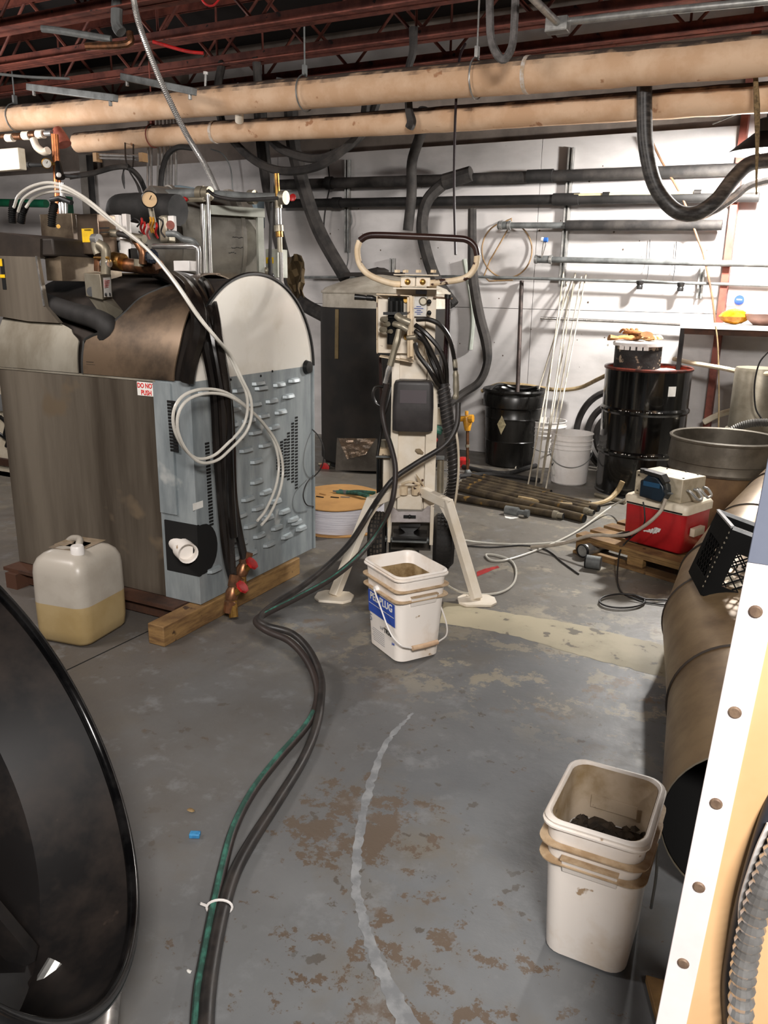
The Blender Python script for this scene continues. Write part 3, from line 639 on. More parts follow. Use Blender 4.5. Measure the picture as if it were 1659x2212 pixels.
for i, (x, y) in enumerate(spots):
    p = Xp(x, y, XR)
    if p.y > YB-.05 or p.y < YF+.06: continue
    if first is None:
        first = louver(p.y, p.z).make('louver', bluegal, bo); fp = p
    else:
        c = first.copy(); COL.objects.link(c); c.parent = bo; c.location = (0, p.y-fp.y, p.z-fp.z); WM[c.name] = WM[bo.name]
# vent slots, one part per group: flat black quads paint the shade inside
def slots(quads, name='vent_slots'):
    b = B()
    for p, w_, h_, ax_ in quads:
        if ax_ == 'x': b.box(XR-.001, XR+.0015, p.y-w_, p.y+w_, p.z-h_, p.z+h_)
        else: b.box(p.x-w_, p.x+w_, YF-.0095, YF-.0075, p.z-h_, p.z+h_)
    return b.make(name, void, bo, kind='stuff')
q = []
rows = {0: (600, 986, 1006), 1: (608, 975, 1018), 2: (616, 962, 1022), 3: (622, 930, 1030), 4: (629, 922, 1037), 5: (636, 906, 1050), 6: (643, 905, 1060), 0.5: (604, 980, 1012)}
for k, (x, ya, yb) in ((0, (600, 986, 1016)), (1, (608, 955, 1028)), (2, (616, 950, 1034)), (3, (623, 936, 1040)), (4, (632, 915, 1047)), (5, (640, 902, 1060))):
    y = ya
    while y < yb: q.append((Xp(x, y, XR), .011, .0045, 'x')); y += 6.6
slots(q)
q = []; y = 958
while y < 1140: q.append((Xp(447+(y-958)*.055, y, XR), .013, .0045, 'x')); y += 7
y = 1017
while y < 1052: q.append((Xp(504, y, XR), .010, .0045, 'x')); y += 7
slots(q)
q = []; y = 868
while y < 975: q.append((Yp(370+(y-868)*.07, y, YF-.008), .021, .0048, 'y')); y += 7
slots(q)
# stickers
def sticker(x0, y0, x1, y1, mt, nm, lbl=None, plane='F'):
    if plane == 'F': a, b_ = Yp(x0, y0, YF), Yp(x1, y1, YF)
    return B().box(a.x, b_.x, YF-.0012, YF-.0002, b_.z, a.z).make(nm, mt, bo, label=lbl)
st = sticker(296, 824, 335, 857, paper, 'sticker', 'white sticker with red words')
c0 = Yp(315, 834, YF-.002); c1 = Yp(316, 849, YF-.002)
text('DO NOT', .027, c0, (1, 0, 0), (0, 0, 1), redink, bo, bold=.0006, xs=.82); text('PUSH', .027, c1, (1, 0, 0), (0, 0, 1), redink, bo, bold=.0006, xs=.85)
def cov_patch(x0, x1, d0, d1, mt, nm, lb=None):
    g = [[cpt(x0+(x1-x0)*j/3, R_(d0+(d1-d0)*i/3), RC+.0015) for j in range(4)] for i in range(4)]
    return B().sheet(g, .001).make(nm, mt, bo, label=lb)
cov_patch(-2.605, -2.50, 1, 8.5, paper, 'sticker', 'worn white data sticker')
tx = B()
for i in range(4): tx.box(-2.595, -2.53-.008*i, YF-.004, YF-.003, ZS+.018+.01*i, ZS+.0195+.01*i)
tx.make('print_lines', blk, bo)
p = Xp(428, 1092, XR+.001)
B().box(XR, XR+.001, p.y-.03, p.y+.03, p.z-.014, p.z+.014).make('sticker', paper, bo, label='small white sticker')
# black collar duct across the barrel to the notch
B().tube([Yp(85, 645, 2.52), Yp(118, 660, 2.49), Yp(160, 675, 2.47), Yp(205, 688, 2.46), Yp(232, 705, 2.45), Yp(232, 735, 2.46)], [.036, .038, .04, .043, .045, .04], 14, 6).make('rubber_elbow', foamd, bo)
# hopper box on top left: stainless front, sloped foot, black lid box
YH = YF+.03
def FP(x, y, Y=YH): return Yp(x, y, Y)
a, b_, c, d, e, f_ = FP(-20, 552), FP(78, 555), FP(97, 661), FP(128, 698), FP(60, 694), FP(-20, 680)
B().prism([a, b_, c, d, e, f_], (0, .02, 0)).make('hopper_front', steel, bo)
g0 = FP(78, 555); g1 = FP(148, 553, YH+.0); 
B().hexa([FP(-20, 552)+V((0, .02, 0)), g0+V((0, .02, 0)), g0+V((0, .42, 0)), FP(-20, 552)+V((0, .42, 0)), FP(-20, 500)+V((0, .02, 0)), FP(78, 515)+V((0, .02, 0)), FP(78, 515)+V((0, .42, 0)), FP(-20, 500)+V((0, .42, 0))]).make('lid_front', mat('sooty_front', '#3b332c', '#29231f', .55, .3, sc=4), bo)
rr0 = FP(80, 555, YH+.02); 
B().beam(FP(78, 553, YH-.002), FP(95, 661, YH-.002), .006, .006).make('corner_trim', chrome, bo)
x1 = FP(147, 555, YH+.1).x; z0 = FP(147, 607, YH+.1).z; z1 = FP(147, 505, YH+.1).z
B().box(rr0.x, x1, YH+.06, YH+.40, z0, FP(147, 553, YH+.06).z).make('hopper_side', steelb, bo)
B().box(rr0.x-.30, x1-.004, YH+.03, YH+.40, FP(147, 553, YH+.03).z, z1-.02).make('lid_box', mat('sooty_lid', '#3a332d', '#2a2521', .6, .3, sc=5), bo, bevel=.008)
B().cyl(FP(126, 489, YH+.02), FP(126, 489, YH+.0), .008, 10).make('screw', brass, bo)
B().box(FP(0, 560).x, FP(8, 560).x, YH-.002, YH-.0005, FP(0, 625).z, FP(0, 559).z).make('warning_label', blk, bo, label='black warning label with yellow bands')
B().box(FP(-2, 560).x, FP(5, 560).x, YH-.004, YH-.002, FP(0, 575).z, FP(0, 559).z).box(FP(-2, 560).x, FP(8, 560).x, YH-.004, YH-.002, FP(0, 600).z, FP(0, 593).z).make('label_band', yellow, bo)
# three corrugated stubs carrying clear tubes
for (x, yb, yt, x2) in ((27, 482, 435, 30), (45, 482, 440, 56), (112, 490, 440, 118)):
    B().tube([FP(x, yb, YH+.1), FP((x+x2)/2-2, (yb+yt)/2, YH+.1), FP(x2, yt, YH+.12)], .016, 10, 12, ribs=.14).make('corrugated_stub', blackp, bo)
# control enclosure with yellow label
YE = YF+.34
def bx(x0, y0, x1, y1, Y, dep, mt, nm, bev=.003, lb=None):
    a, b_ = Yp(x0, y0, Y), Yp(x1, y1, Y); return B().box(a.x, b_.x, Y, Y+dep, b_.z, a.z).make(nm, mt, bo, bevel=bev, label=lb)
bx(163, 463, 217, 549, YE-.12, .10, mat('brownish_steel', '#9c8a78', '#7a6a5c', .3, .9, sc=3), 'control_enclosure')  # brownish metallic steel, two tones mixed by noise
bx(85, 463, 163, 560, YE+.05, .12, steelb, 'rear_enclosure')
bx(176, 494, 203, 523, YE-.1225, .0015, yellow, 'warning_label', 0, 'yellow warning label')
B().box(Yp(178, 0, YE-.124).x, Yp(201, 0, YE-.124).x, YE-.1245, YE-.123, Yp(0, 500, YE-.12).z, Yp(0, 497, YE-.12).z).box(Yp(178, 0, YE-.124).x, Yp(201, 0, YE-.124).x, YE-.1245, YE-.123, Yp(0, 508, YE-.12).z, Yp(0, 506, YE-.12).z).make('print_lines', blk, bo)
text('WARNING', .0085, Yp(189.5, 497.0, YE-.1247), (1, 0, 0), (0, 0, 1), blk, bo)
# bright junction plate and board wiring
bx(219, 465, 262, 560, YE+.06, .02, whitepl, 'back_plate', lb='white mounting plate')
bx(262, 462, 276, 530, YE+.05, .03, whitepl, 'back_plate', lb='white mounting plate')
bx(258, 516, 284, 560, YE-.02, .06, whitepl, 'relay_box', lb='white relay box')
bx(258, 540, 277, 559, YE-.024, .003, paper, 'relay_label', 0)
bx(231, 520, 258, 560, YE, .05, blackp, 'valve_block'); bx(276, 536, 300, 580, YE-.02, .05, blackp, 'valve_block')
for i, (x, y, cx_) in enumerate(((306, 480, redp), (312, 488, redp), (325, 478, yelp), (331, 479, yelp), (320, 492, mat('pink_wire', '#b05a58', None, .5)), (338, 490, redp))):
    B().tube([Yp(x, y-8, YE+.02), Yp(x+1, y, YE-.0), Yp(x-2, y+12, YE+.02), Yp(x+3, y+24, YE+.04)], .005, 6, 4).make('wire', cx_, bo)
for i, pts in enumerate((((283, 478), (290, 472), (302, 480), (296, 490)), ((340, 470), (352, 480), (348, 500), (356, 512)), ((300, 500), (312, 512), (306, 525), (318, 530)))):
    B().tube([Yp(x, y, YE) for x, y in pts], .0035, 6, 5).make('wire', blackp, bo)
bx(340, 465, 362, 525, YE+.1, .06, silt, 'motor_can', .012); bx(362, 466, 376, 500, YE+.06, .02, whitepl, 'back_plate', lb='white mounting plate')
B().cyl(Yp(368, 486, YE+.06), Yp(368, 486, YE+.045), .018, 16).make('round_button', redbr, bo)
# fittings: tees, elbows, valve wheel
def pipe_(pts, r, mt, nm='pipe_fitting', k=0, n=12, lb=None): return B().tube([Yp(x, y, Y) for x, y, Y in pts], r, n, k).make(nm, mt, bo, label=lb)
Yq = YE-.2
pipe_(((207, 515, Yq), (208, 535, Yq), (213, 550, Yq)), .019, silt, k=5); pipe_(((214, 528, Yq-.02), (226, 536, Yq-.02), (229, 552, Yq-.02), (228, 592, Yq-.02)), .02, silt, k=5)
pipe_(((202, 517, Yq), (214, 517, Yq)), .022, chrome); pipe_(((213, 555, Yq), (213, 586, Yq)), .019, bronze); pipe_(((204, 557, Yq-.03), (234, 557, Yq-.03)), .006, brass)
pipe_(((221, 569, Yq-.02), (237, 569, Yq-.02)), .016, chrome)
pipe_(((221, 512, YE-.05), (240, 506, YE-.05), (262, 506, YE-.05), (286, 514, YE-.05)), .012, rubber, 'cable', 4)
pipe_(((238, 503, YE-.05), (256, 505, YE-.05)), .016, silt)
pipe_(((233, 568, Yq+.05), (295, 575, Yq+.05), (345, 577, Yq+.05)), .028, bronze, 'manifold'); pipe_(((246, 562, Yq+.03), (266, 566, Yq+.03)), .034, brass)
pipe_(((292, 516, Yq), (300, 528, Yq), (309, 545, Yq), (309, 570, Yq)), .017, bronze, k=4); pipe_(((300, 560, Yq), (300, 575, Yq)), .02, silt)
pipe_(((286, 512, Yq-.02), (312, 516, Yq-.02)), .016, silt)
w_ = B()
for i in range(12):
    a = 2*math.pi*i/12; p = Yp(328+11*math.cos(a), 554+12*math.sin(a), Yq-.05); w_.ball(p, .009, 6)
w_.cyl(Yp(328, 554, Yq-.045), Yp(328, 554, Yq+.05), .02, 14).make('valve_handwheel', mat('dark_blue_wheel', '#141a26', None, .4), bo, label='dark blue valve handwheel')
# shiny stem pipe group in front of frame
pipe_(((331, 532, YE+.05), (420, 532, YE+.05), (428, 536, YE+.05), (429, 545, YE+.05), (429, 592, YE+.05)), .012, chrome, 'steel_tube')
pipe_(((362, 505, YE+.02), (380, 506, YE+.02), (395, 516, YE+.04), (415, 520, YE+.06), (425, 530, YE+.08)), .013, galvd, 'flexible_hose', 5)
bx(374, 563, 409, 586, YE+.02, .05, whitepl, 'relay_box', lb='white relay box')
# insulated flue hood behind
B().tube([Yp(235, 458, YE+.32), Yp(255, 447, YE+.32), Yp(300, 450, YE+.32), Yp(385, 454, YE+.32)], [.02, .055, .07, .07], 14, 5).make('flue_hood', foamd, bo)
# grey sensor head with white label (angled box) above the notch
YN = YF+.03
B().hexa([Yp(186, 640, YN), Yp(222, 648, YN-.02), Yp(244, 645, YN+.12), Yp(210, 636, YN+.14), Yp(181, 590, YN), Yp(216, 592, YN-.02), Yp(240, 592, YN+.12), Yp(206, 588, YN+.14)]).make('sensor_head', silt, bo, bevel=.003)
B().hexa([Yp(190, 640, YN+.01), Yp(222, 648, YN), Yp(244, 645, YN+.11), Yp(210, 640, YN+.12), Yp(232, 700, YN+.05), Yp(246, 702, YN+.05), Yp(266, 672, YN+.10), Yp(250, 668, YN+.12)][::1]).make('sensor_neck', silt, bo)
B().cyl(Yp(198, 630, YN-.008), Yp(198, 630, YN-.001), .019, 18).make('sensor_port', blackp, bo)
lb_ = B().hexa([Yp(225, 642, YN-.022), Yp(242, 641, YN+.04), Yp(242, 641, YN+.045), Yp(225, 642, YN-.018), Yp(222.5, 600, YN-.022), Yp(239, 599, YN+.04), Yp(239, 599, YN+.045), Yp(222.5, 600, YN-.018)]).make('sensor_label', paper, bo)
b = B()
for i in range(5): b.beam(Yp(226, 606+i*3.5, YN-.024), Yp(238, 606+i*3.5, YN+.036), .001, .0018)
b.make('print_lines', redink, bo)
b = B(); b.ball(Yp(229, 636, YN-.02), .007, 8, (1, .3, 1)); b.ball(Yp(237, 636, YN+.02), .007, 8, (1, .3, 1)); b.make('sensor_dots', blk, bo)
# screws on cover
for x, y in ((347, 723), (345, 753)):
    p = Yp(x, y, YF); B().ball(cpt(Yp(x, y, YF+.02).x+.0, math.asin(min(.9, max(0, (Yp(x, y, YF+.05).z-ZS)/RC))), RC), .006, 8).make('screw', paper, bo)
# ---- pallet under the boiler
pa = root('pallet', 'dirty wooden pallet under the boiler', 'pallet', (-2.6, 2.75, 0))
pr = Zp(370, 1378, 0); 
B().box(-2.125, -2.045, 2.16, 3.12, 0, .085).make('stringer', wood, pa, bevel=.004)
for x in (-2.6, -3.08): B().box(x-.035, x+.035, 2.3, 3.2, 0, .072).make('stringer', woodd, pa)
for i in range(6): B().box(-3.15, -2.13, 2.32+i*.16, 2.43+i*.16, .073, .088).make('deck_board', woodd, pa)
B().box(-3.15, -2.14, 2.36, 2.38, .01, .07).make('skirt_board', woodd, pa)
# ---- black hoses draped over the boiler
HX = XR+.045
def bh(label, top, side, r=.019, xx=HX, end=None):
    P = [Yp(x, y, Y) for x, y, Y in top]+[Xp(x, y, xx+dx) for x, y, dx in side]
    return cord('black_hose', label, P, r, mat_hose)
mat_hose = mat('oily_black_hose', '#0e0c0b', '#1d1815', .25, sc=10, st=(1, 1, .3))
bh('leftmost black hose draped over the boiler front edge', [(300, 582, 2.62), (350, 590, 2.6), (395, 622, 2.5)], [(428, 690, -.03), (446, 760, .0), (462, 850, .01), (468, 950, .01), (476, 1060, .01), (484, 1150, .01), (492, 1210, .01), (503, 1252, .02)])
bh('black hose second from the left draped over the boiler', [(310, 586, 2.7), (370, 592, 2.66), (412, 625, 2.52)], [(446, 690, -.02), (464, 760, .02), (478, 850, .04), (484, 960, .04), (490, 1060, .04), (497, 1160, .03), (501, 1225, .03), (505, 1262, .03)], .017)
bh('black hose third from the left draped over the boiler', [(330, 588, 2.82), (400, 600, 2.72), (430, 630, 2.58)], [(462, 700, .0), (481, 780, .0), (495, 880, -.0), (500, 960, -.0), (503, 1060, .0), (512, 1130, .02), (527, 1205, .03)], .018)
bh('black hose lying rightmost over the boiler shoulder', [(380, 590, 2.95), (430, 602, 2.82), (452, 625, 2.66)], [(466, 680, -.01), (474, 740, .05), (488, 830, .06), (494, 910, .05), (496, 1000, .06), (500, 1090, .06), (505, 1160, .06)], .016)
cord('black_hose', 'fat black hose dropping into the gap beside the rounded cover', [Yp(340, 588, 2.75), Yp(390, 610, 2.6), Yp(425, 660, 2.42), Yp(428, 720, 2.39), Yp(412, 780, 2.385), Yp(404, 824, 2.385)], .03, mat_hose)
# brass drain valves
def valve(label, p, d, s=1.15, handle=(0, 0)):
    t = root('drain_valve', label, 'valve', tuple(p)); d = V(d).normalized(); sd_ = V((.62, .15, .62)).normalized()
    B().cyl(p-d*.035*s, p+d*.01, .022*s, 10).make('hose_collar', bronze, t)
    B().tube([p+d*.005, p+d*.03*s, p+d*.06*s, p+d*.065*s, p+d*.105*s], [.016*s, .026*s, .02*s, .024*s, .022*s], 10).make('body', bronze, t)
    q_ = p+d*.045*s; B().cyl(q_, q_+sd_*.05*s, .013*s, 8).make('bonnet', brass, t)
    h = q_+sd_*.055*s; hw = B()
    hw.lathe([(0, 0), (.018*s, -.003), (.026*s, 0), (.026*s, .009*s), (.018*s, .011*s), (0, .006*s)], h, 8, ax=sd_); hw.make('handwheel', redp, t, label='red handwheel')
    e = V((d.x*.4+.25, d.y*.4-.1, -.85)).normalized(); B().cyl(q_+e*.01, q_+e*.075*s, .017*s, 10).make('outlet', brass, t)
valve('brass hose valve with red wheel, upper of the two by the boiler', Xp(529, 1212, HX+.03), (-.1, -.35, -.9)); valve('brass hose valve with red wheel, lower one over the pallet edge', Xp(505, 1262, HX+.04), (.0, -.30, -.9))
# clear tubes
ct = mat('milky_tube', '#dedad0', '#cfcac0', .22, sc=12, alpha=.72)
loop = [(490, 760), (514, 810), (532, 850), (534, 890), (522, 925), (490, 960), (460, 985), (425, 990), (395, 965), (376, 925), (376, 885), (396, 855), (435, 841), (480, 845), (520, 868), (560, 905), (590, 950), (602, 1000), (596, 1050), (575, 1100), (556, 1125)]
topp = [(30, 448), (42, 420), (75, 400), (120, 396), (180, 425), (250, 482), (315, 535), (370, 600), (425, 680), (462, 725)]
def tubing(label, dx, dy, dX):
    Ys = [2.5, 2.48, 2.46, 2.44, 2.42, 2.40, 2.38, 2.36, 2.34, 2.36]
    P = [Yp(x+dx, y+dy, Ys[i]) for i, (x, y) in enumerate(topp)]+[Xp(x+dx, y+dy, HX+.07+dX+.02*math.sin(i*.7)) for i, (x, y) in enumerate(loop)]
    cord('clear_tube', label, P, .0060, ct, 'tube', 8, 6)
tubing('milky clear tube arching over the boiler and looping on its side, upper strand', 0, 0, 0)
tubing('milky clear tube running alongside, ending first beside the louvres', 9, 9, .01)
cord('clear_tube', 'short milky tube from the middle black stub joining the arch', [Yp(56, 448, 2.5), Yp(72, 428, 2.5), Yp(110, 414, 2.47), Yp(165, 422, 2.44), Yp(240, 478, 2.41), Yp(300, 520, 2.39)], .0060, ct, 'tube')
cord('black_wire', 'thin black wire bowing out behind the louvred panel', [V((-2.07, 3.265, .70)), Xp(690, 945, -2.02), Xp(700, 975, -2.0), Xp(694, 1010, -2.02), V((-2.07, 3.265, .44))], .003, rubber, 'wire')
cord('black_wire', 'small wire loop hung against the louvred panel edge', [Xp(677, 1027, XR+.02), Xp(662, 1045, XR+.03), Xp(655, 1070, XR+.03), Xp(662, 1090, XR+.03), Xp(677, 1094, XR+.02)], .003, rubber, 'wire')
# ============================================================ heat exchanger in a pale frame behind the boiler
YG = 3.75
e_ = V((.56, .83, 0)).normalized(); d_ = V((-.83, .56, 0)).normalized()
g0 = Dp(449, 520, 4.15); g0.z = 0; g1 = None
hx = root('storage_tank', 'grey horizontal cylinder in a pale angle steel frame behind the boiler', 'tank', tuple(g0), math.atan2(e_.y, e_.x))
rfw = ray(562, 520); n_ = V((-e_.y, e_.x, 0)); tt = (g0-CAM).dot(n_)/rfw.dot(n_); g1 = CAM+rfw*tt; LG = (V((g1.x, g1.y, 0))-g0).length
zt = Dp(449, 446, 4.15).z; cz = Dp(500, 522, 4.3).z; cr = .27; DG = .5
def G(x, y, z): return g0+e_*x+d_*y+V((0, 0, z))
def gbox(x0, x1, y0, y1, z0, z1, nm, mt=beige): return B().hexa([G(x0, y0, z0), G(x1, y0, z0), G(x1, y1, z0), G(x0, y1, z0), G(x0, y0, z1), G(x1, y0, z1), G(x1, y1, z1), G(x0, y1, z1)]).make(nm, mt, hx)
for x in (0, LG):
    for y in (0, DG): gbox(x-.016, x+.016, y-.016, y+.016, 0, zt, 'frame_leg')
for y in (0, DG): gbox(-.022, LG+.022, y-.02, y+.016, zt-.042, zt+.002, 'frame_rail'); gbox(-.022, LG+.022, y-.016, y+.014, cz-cr-.05, cz-cr-.01, 'frame_rail')
for x in (0, LG): gbox(x-.018, x+.018, 0, DG, zt-.045, zt-.002, 'frame_rail'); gbox(x-.018, x+.018, 0, DG, cz-cr-.05, cz-cr-.01, 'frame_rail')
c0 = G(LG, DG*.5+.02, cz)
B().lathe([(0, -LG-.34), (cr*.6, -LG-.32), (cr, -LG-.22), (cr, -.08), (cr*.985, -.075), (cr*.93, .0), (cr*.6, .055), (0, .075)], c0, 40, ax=e_).make('shell', greycyl, hx)
for o in (-.085, -LG-.12): B().lathe([(cr+.002, o-.012), (cr+.010, o-.01), (cr+.010, o+.01), (cr+.002, o+.012)], c0, 40, ax=e_).make('weld_band', greycyl, hx)
mk = B(); random.seed(4)
for (x, y, n2) in ((508, 513, 7), (506, 535, 6), (500, 546, 4)):
    for i in range(n2):
        def sp(px_, py_):
            d2 = ray(px_, py_); o2 = CAM-c0; d2p = d2-e_*d2.dot(e_); o2p = o2-e_*o2.dot(e_); A_ = d2p.dot(d2p); B_ = 2*o2p.dot(d2p); C_ = o2p.dot(o2p)-(cr+.002)**2; return CAM+d2*((-B_-math.sqrt(max(0, B_*B_-4*A_*C_)))/(2*A_))
        mk.beam(sp(x+i*4.2-6, y+random.uniform(-1.2, 1.2)), sp(x+i*4.2-2.5, y+random.uniform(-1.8, 1.8)), .002, .003)
mk.make('marker_scrawl', blk, hx)
YG = g0.y+0*1.0
YG = Dp(449, 520, 4.15).y+.06
# riser pipes in front of frame
t = root('pipe_riser', 'pair of bright steel tubes rising in front of the grey cylinder', 'pipe', tuple(Yp(447, 600, YG-.1)))
for x in (437, 449): B().cyl(V((Yp(x, 520, YG-.12).x, YG-.12, .9)), Yp(x, 420 if x > 440 else 440, YG-.12), .011, 12).make('steel_tube', chrome, t)
t = root('grey_pipe', 'grey pipe with tees running across above the cylinder frame', 'pipe', tuple(Yp(335, 422, YG-.1)))
B().tube([Yp(335, 421, YG-.1), Yp(452, 418, YG-.1)], .026, 14).make('pipe_run', galvd, t); B().tube([Yp(452, 420, YG-.08), Yp(530, 425, YG+.1), Yp(615, 427, YG+.25)], .022, 14).make('pipe_run', galvd, t)
for x, y, r in ((435, 418, .036), (448, 418, .034), (545, 426, .036), (612, 427, .034)): B().cyl(Yp(x-6, y, YG-.1+(.25 if x > 500 else 0)), Yp(x+6, y, YG-.1+(.25 if x > 500 else 0)), r, 14).make('coupling', silt, t)
B().tube([Yp(345, 432, YG-.15), Yp(440, 431, YG-.15)], .012, 10).make('small_line', silt, t); B().ball(Yp(398, 431, YG-.17), .017, 10, (1.3, 1, .8)).make('red_lever', redp, t)
B().tube([Yp(450, 412, YG-.12), Yp(470, 425, YG-.13), Yp(520, 432, YG-.1), Yp(600, 428, YG+.1)], .009, 8, 5).make('black_cable', rubber, t)
t = root('pressure_gauge', 'tan faced pressure gauge on the grey pipe above the boiler', 'gauge', tuple(Yp(323, 431, YE)))
p = Yp(323, 431, YE+.1); d = (CAM-p).normalized()
B().lathe([(0, -.02), (.035, -.02), (.036, .008), (.032, .01)], p, 24, ax=d).make('case', blackp, t); B().lathe([(0, .006), (.031, .006)], p, 24, ax=d).make('dial', mat('tan_dial', '#c8a77b', None, .5), t)
B().beam(p+d*.008, p+d*.008+V((.012, 0, .016)), .003, .002).make('needle', blk, t)
B().tube([p-d*.02, p-d*.05+V((0, 0, -.01)), p-d*.06+V((.02, .0, -.12))], .012, 8, 4).make('stem', silt, t)
# brass / chrome riser at x~600
t = root('pipe_riser', 'tall brass and steel riser standing right of the cylinder frame', 'pipe', tuple(Yp(605, 600, YG+.25)))
Yr = YG+.2
B().cyl(Yp(597, 375, Yr), Yp(600, 425, Yr), .013, 10).make('brass_tube', brass, t)
for (x, y0, y1, r, mt) in ((601, 425, 450, .02, silt), (601, 450, 485, .018, chrome), (602, 487, 500, .026, silt), (603, 500, 512, .02, brass), (604, 512, 545, .014, silt), (607, 545, 640, .011, chrome)): B().cyl(Yp(x, y0, Yr), Yp(x+1, y1, Yr), r, 12).make('riser_section', mt, t)
B().cyl(Yp(588, 375, Yr+.02), Yp(583, 560, Yr+.02), .009, 8).make('black_line', rubber, t); B().tube([Yp(583, 560, Yr+.02), Yp(584, 590, Yr), Yp(580, 600, Yr)], .012, 8, 3).make('black_line', rubber, t)
B().lathe([(0, 0), (.02, 0), (.022, .01), (0, .02)], Yp(633, 428, Yr+.3), 10, ax=(0, -1, .4)).make('red_knob', redp, t)
t = root('control_box', 'pale control box with yellow label behind the riser', 'electrical box', tuple(Yp(582, 560, Yr+.15)))
a, b_ = Yp(573, 538, Yr+.15), Yp(600, 600, Yr+.15); B().box(a.x, b_.x, a.y, a.y+.1, b_.z, a.z).make('case', beige, t, bevel=.003)
a, b_ = Yp(575, 556, Yr+.149), Yp(591, 569, Yr+.149); B().box(a.x, b_.x, a.y-.002, a.y, b_.z, a.z).make('warning_label', yellow, t)
B().ball(Yp(575, 585, Yr+.08), .02, 10).make('knob', silt, t); B().ball(Yp(586, 596, Yr+.08), .018, 10).make('knob', blackp, t)
# khaki cloth draped
b = B(); g = []
for i in range(7):
    row = []
    for j in range(6):
        x = 612+j*8+i*2.2+3*math.sin(i*1.7+j); y = 552+i*15+4*math.sin(j*1.3)
        row.append(Yp(x if i < 5 else 612+j*4+i*4, y, 4.35+.05*math.sin(j*2.1+i)))
    g.append(row)
tag(b.sheet(g, .006).make('draped_cloth', khaki, ang=30), 'crumpled khaki cloth draped behind the brass riser', 'cloth')
# ============================================================ background left corner
t = root('green_pipe', 'dark green painted pipe with flange at the left edge', 'pipe', tuple(Yp(40, 440, 5.6)))
B().cyl(Yp(-60, 437, 5.6), Yp(100, 440, 5.6), .036, 14).make('pipe_run', greenp, t); B().box(Yp(101, 0, 5.6).x, Yp(110, 0, 5.6).x, 5.54, 5.66, Yp(105, 462, 5.6).z, Yp(105, 426, 5.6).z).make('flange', greenp, t)
t = root('copper_riser', 'orange brown copper riser at the left with valves', 'pipe', tuple(Yp(122, 480, 4.6)))
B().cyl(Yp(118, 290, 4.6), V((Yp(124, 600, 4.6).x, 4.6, 0)), .027, 14).make('pipe_run', copper, t)
B().tube([Yp(133, 395, 4.5), Yp(135, 420, 4.5), Yp(136, 440, 4.5), Yp(137, 470, 4.5)], [.02, .018, .035, .03], 14).make('silver_fitting', chrome, t)
B().tube([Yp(110, 432, 4.45), Yp(130, 428, 4.45), Yp(155, 438, 4.45)], .018, 10).make('black_clamp', blackp, t)
B().tube([Yp(140, 380, 4.5), Yp(172, 381, 4.5)], .014, 10).make('black_union', blackp, t); B().ball(Yp(127, 378, 4.4), .018, 10).make('white_knob', whitepl, t)
B().tube([Yp(125, 350, 4.5), Yp(130, 385, 4.48)], [.02, .035], 10).make('valve_body', blackp, t)
t = root('header_pipe', 'knobbly copper header with cream fittings under the thick tan pipe', 'pipe', tuple(Yp(60, 295, 4.7)))
B().cyl(Yp(-40, 298, 4.7), Yp(110, 287, 4.7), .018, 10).make('pipe_run', bronze, t)
for i, (x, y, r, mt) in enumerate(((22, 298, .03, cream), (40, 295, .026, bronze), (58, 293, .032, cream), (70, 291, .026, bronze), (88, 290, .032, cream), (105, 288, .02, galv))): B().cyl(Yp(x-7, y, 4.7), Yp(x+7, y-.5, 4.7), r, 12).make('fitting', mt, t)
B().tube([Yp(72, 300, 4.65), Yp(80, 318, 4.65), Yp(95, 328, 4.65), Yp(104, 325, 4.65)], .028, 12, 4).make('cream_elbow', cream, t)
t = root('red_fitting', 'red painted pipe saddle hanging between the two tan pipes', 'fitting', tuple(Yp(133, 300, 4.55)))
B().tube([Yp(125, 283, 4.75), Yp(132, 298, 4.72), Yp(138, 313, 4.72)], [.04, .05, .058], 12).make('body', mat('faded_red', '#9c5847', '#84402f', .6, sc=12), t)
t = root('pressure_gauge', 'white faced pressure gauge at the left under the tan pipes', 'gauge', tuple(Yp(101, 353, 4.5)))
p = Yp(101, 353, 4.45); d = (CAM-p).normalized()
B().lathe([(0, -.02), (.034, -.02), (.036, .008), (.030, .01)], p, 24, ax=d).make('case', brass, t); B().lathe([(0, .006), (.03, .006)], p, 24, ax=d).make('dial', paper, t); B().beam(p+d*.008, p+d*.008+V((.01, 0, .016)), .003, .002).make('needle', blk, t)
B().cyl(p-d*.02, p-d*.02+V((.06, .05, 0)), .012, 8).make('stem', brass, t)
wallpipe('black_pipe', 'thin black pipe leading left from the white gauge', [Yp(-60, 355, 4.8), Yp(95, 356, 4.7)], .016, foamd, bands=((.8, .02, 1.3, foamd),))
tag(B().box(Yp(-90, 0, 4.3).x, Yp(13, 0, 4.3).x, 4.28, 4.34, Yp(0, 370, 4.3).z, Yp(0, 323, 4.3).z).make('cream_box', coolw, bevel=.006), 'small cream box at the left edge under the tan pipe', 'box')
cord('black_hose', 'black ribbed hose arching right from the copper riser valves', [Yp(150, 382, 4.7), Yp(200, 374, 4.8), Yp(245, 362, 4.9), Yp(275, 362, 5.0), Yp(298, 380, 5.1), Yp(312, 408, 5.3), Yp(316, 430, 5.4)], .02, foam)
cord('black_wire', 'thin black cord with plug dangling left of the conduit bunch', [Yp(288, 310, 5.2), Yp(288, 350, 5.05), Yp(285, 362, 5.0), Yp(275, 355, 5.0), Yp(268, 365, 5.0), Yp(266, 385, 5.0), Yp(269, 408, 5.0)], [.006]*8+[.006, .012, .010, .003], rubber, 'wire')
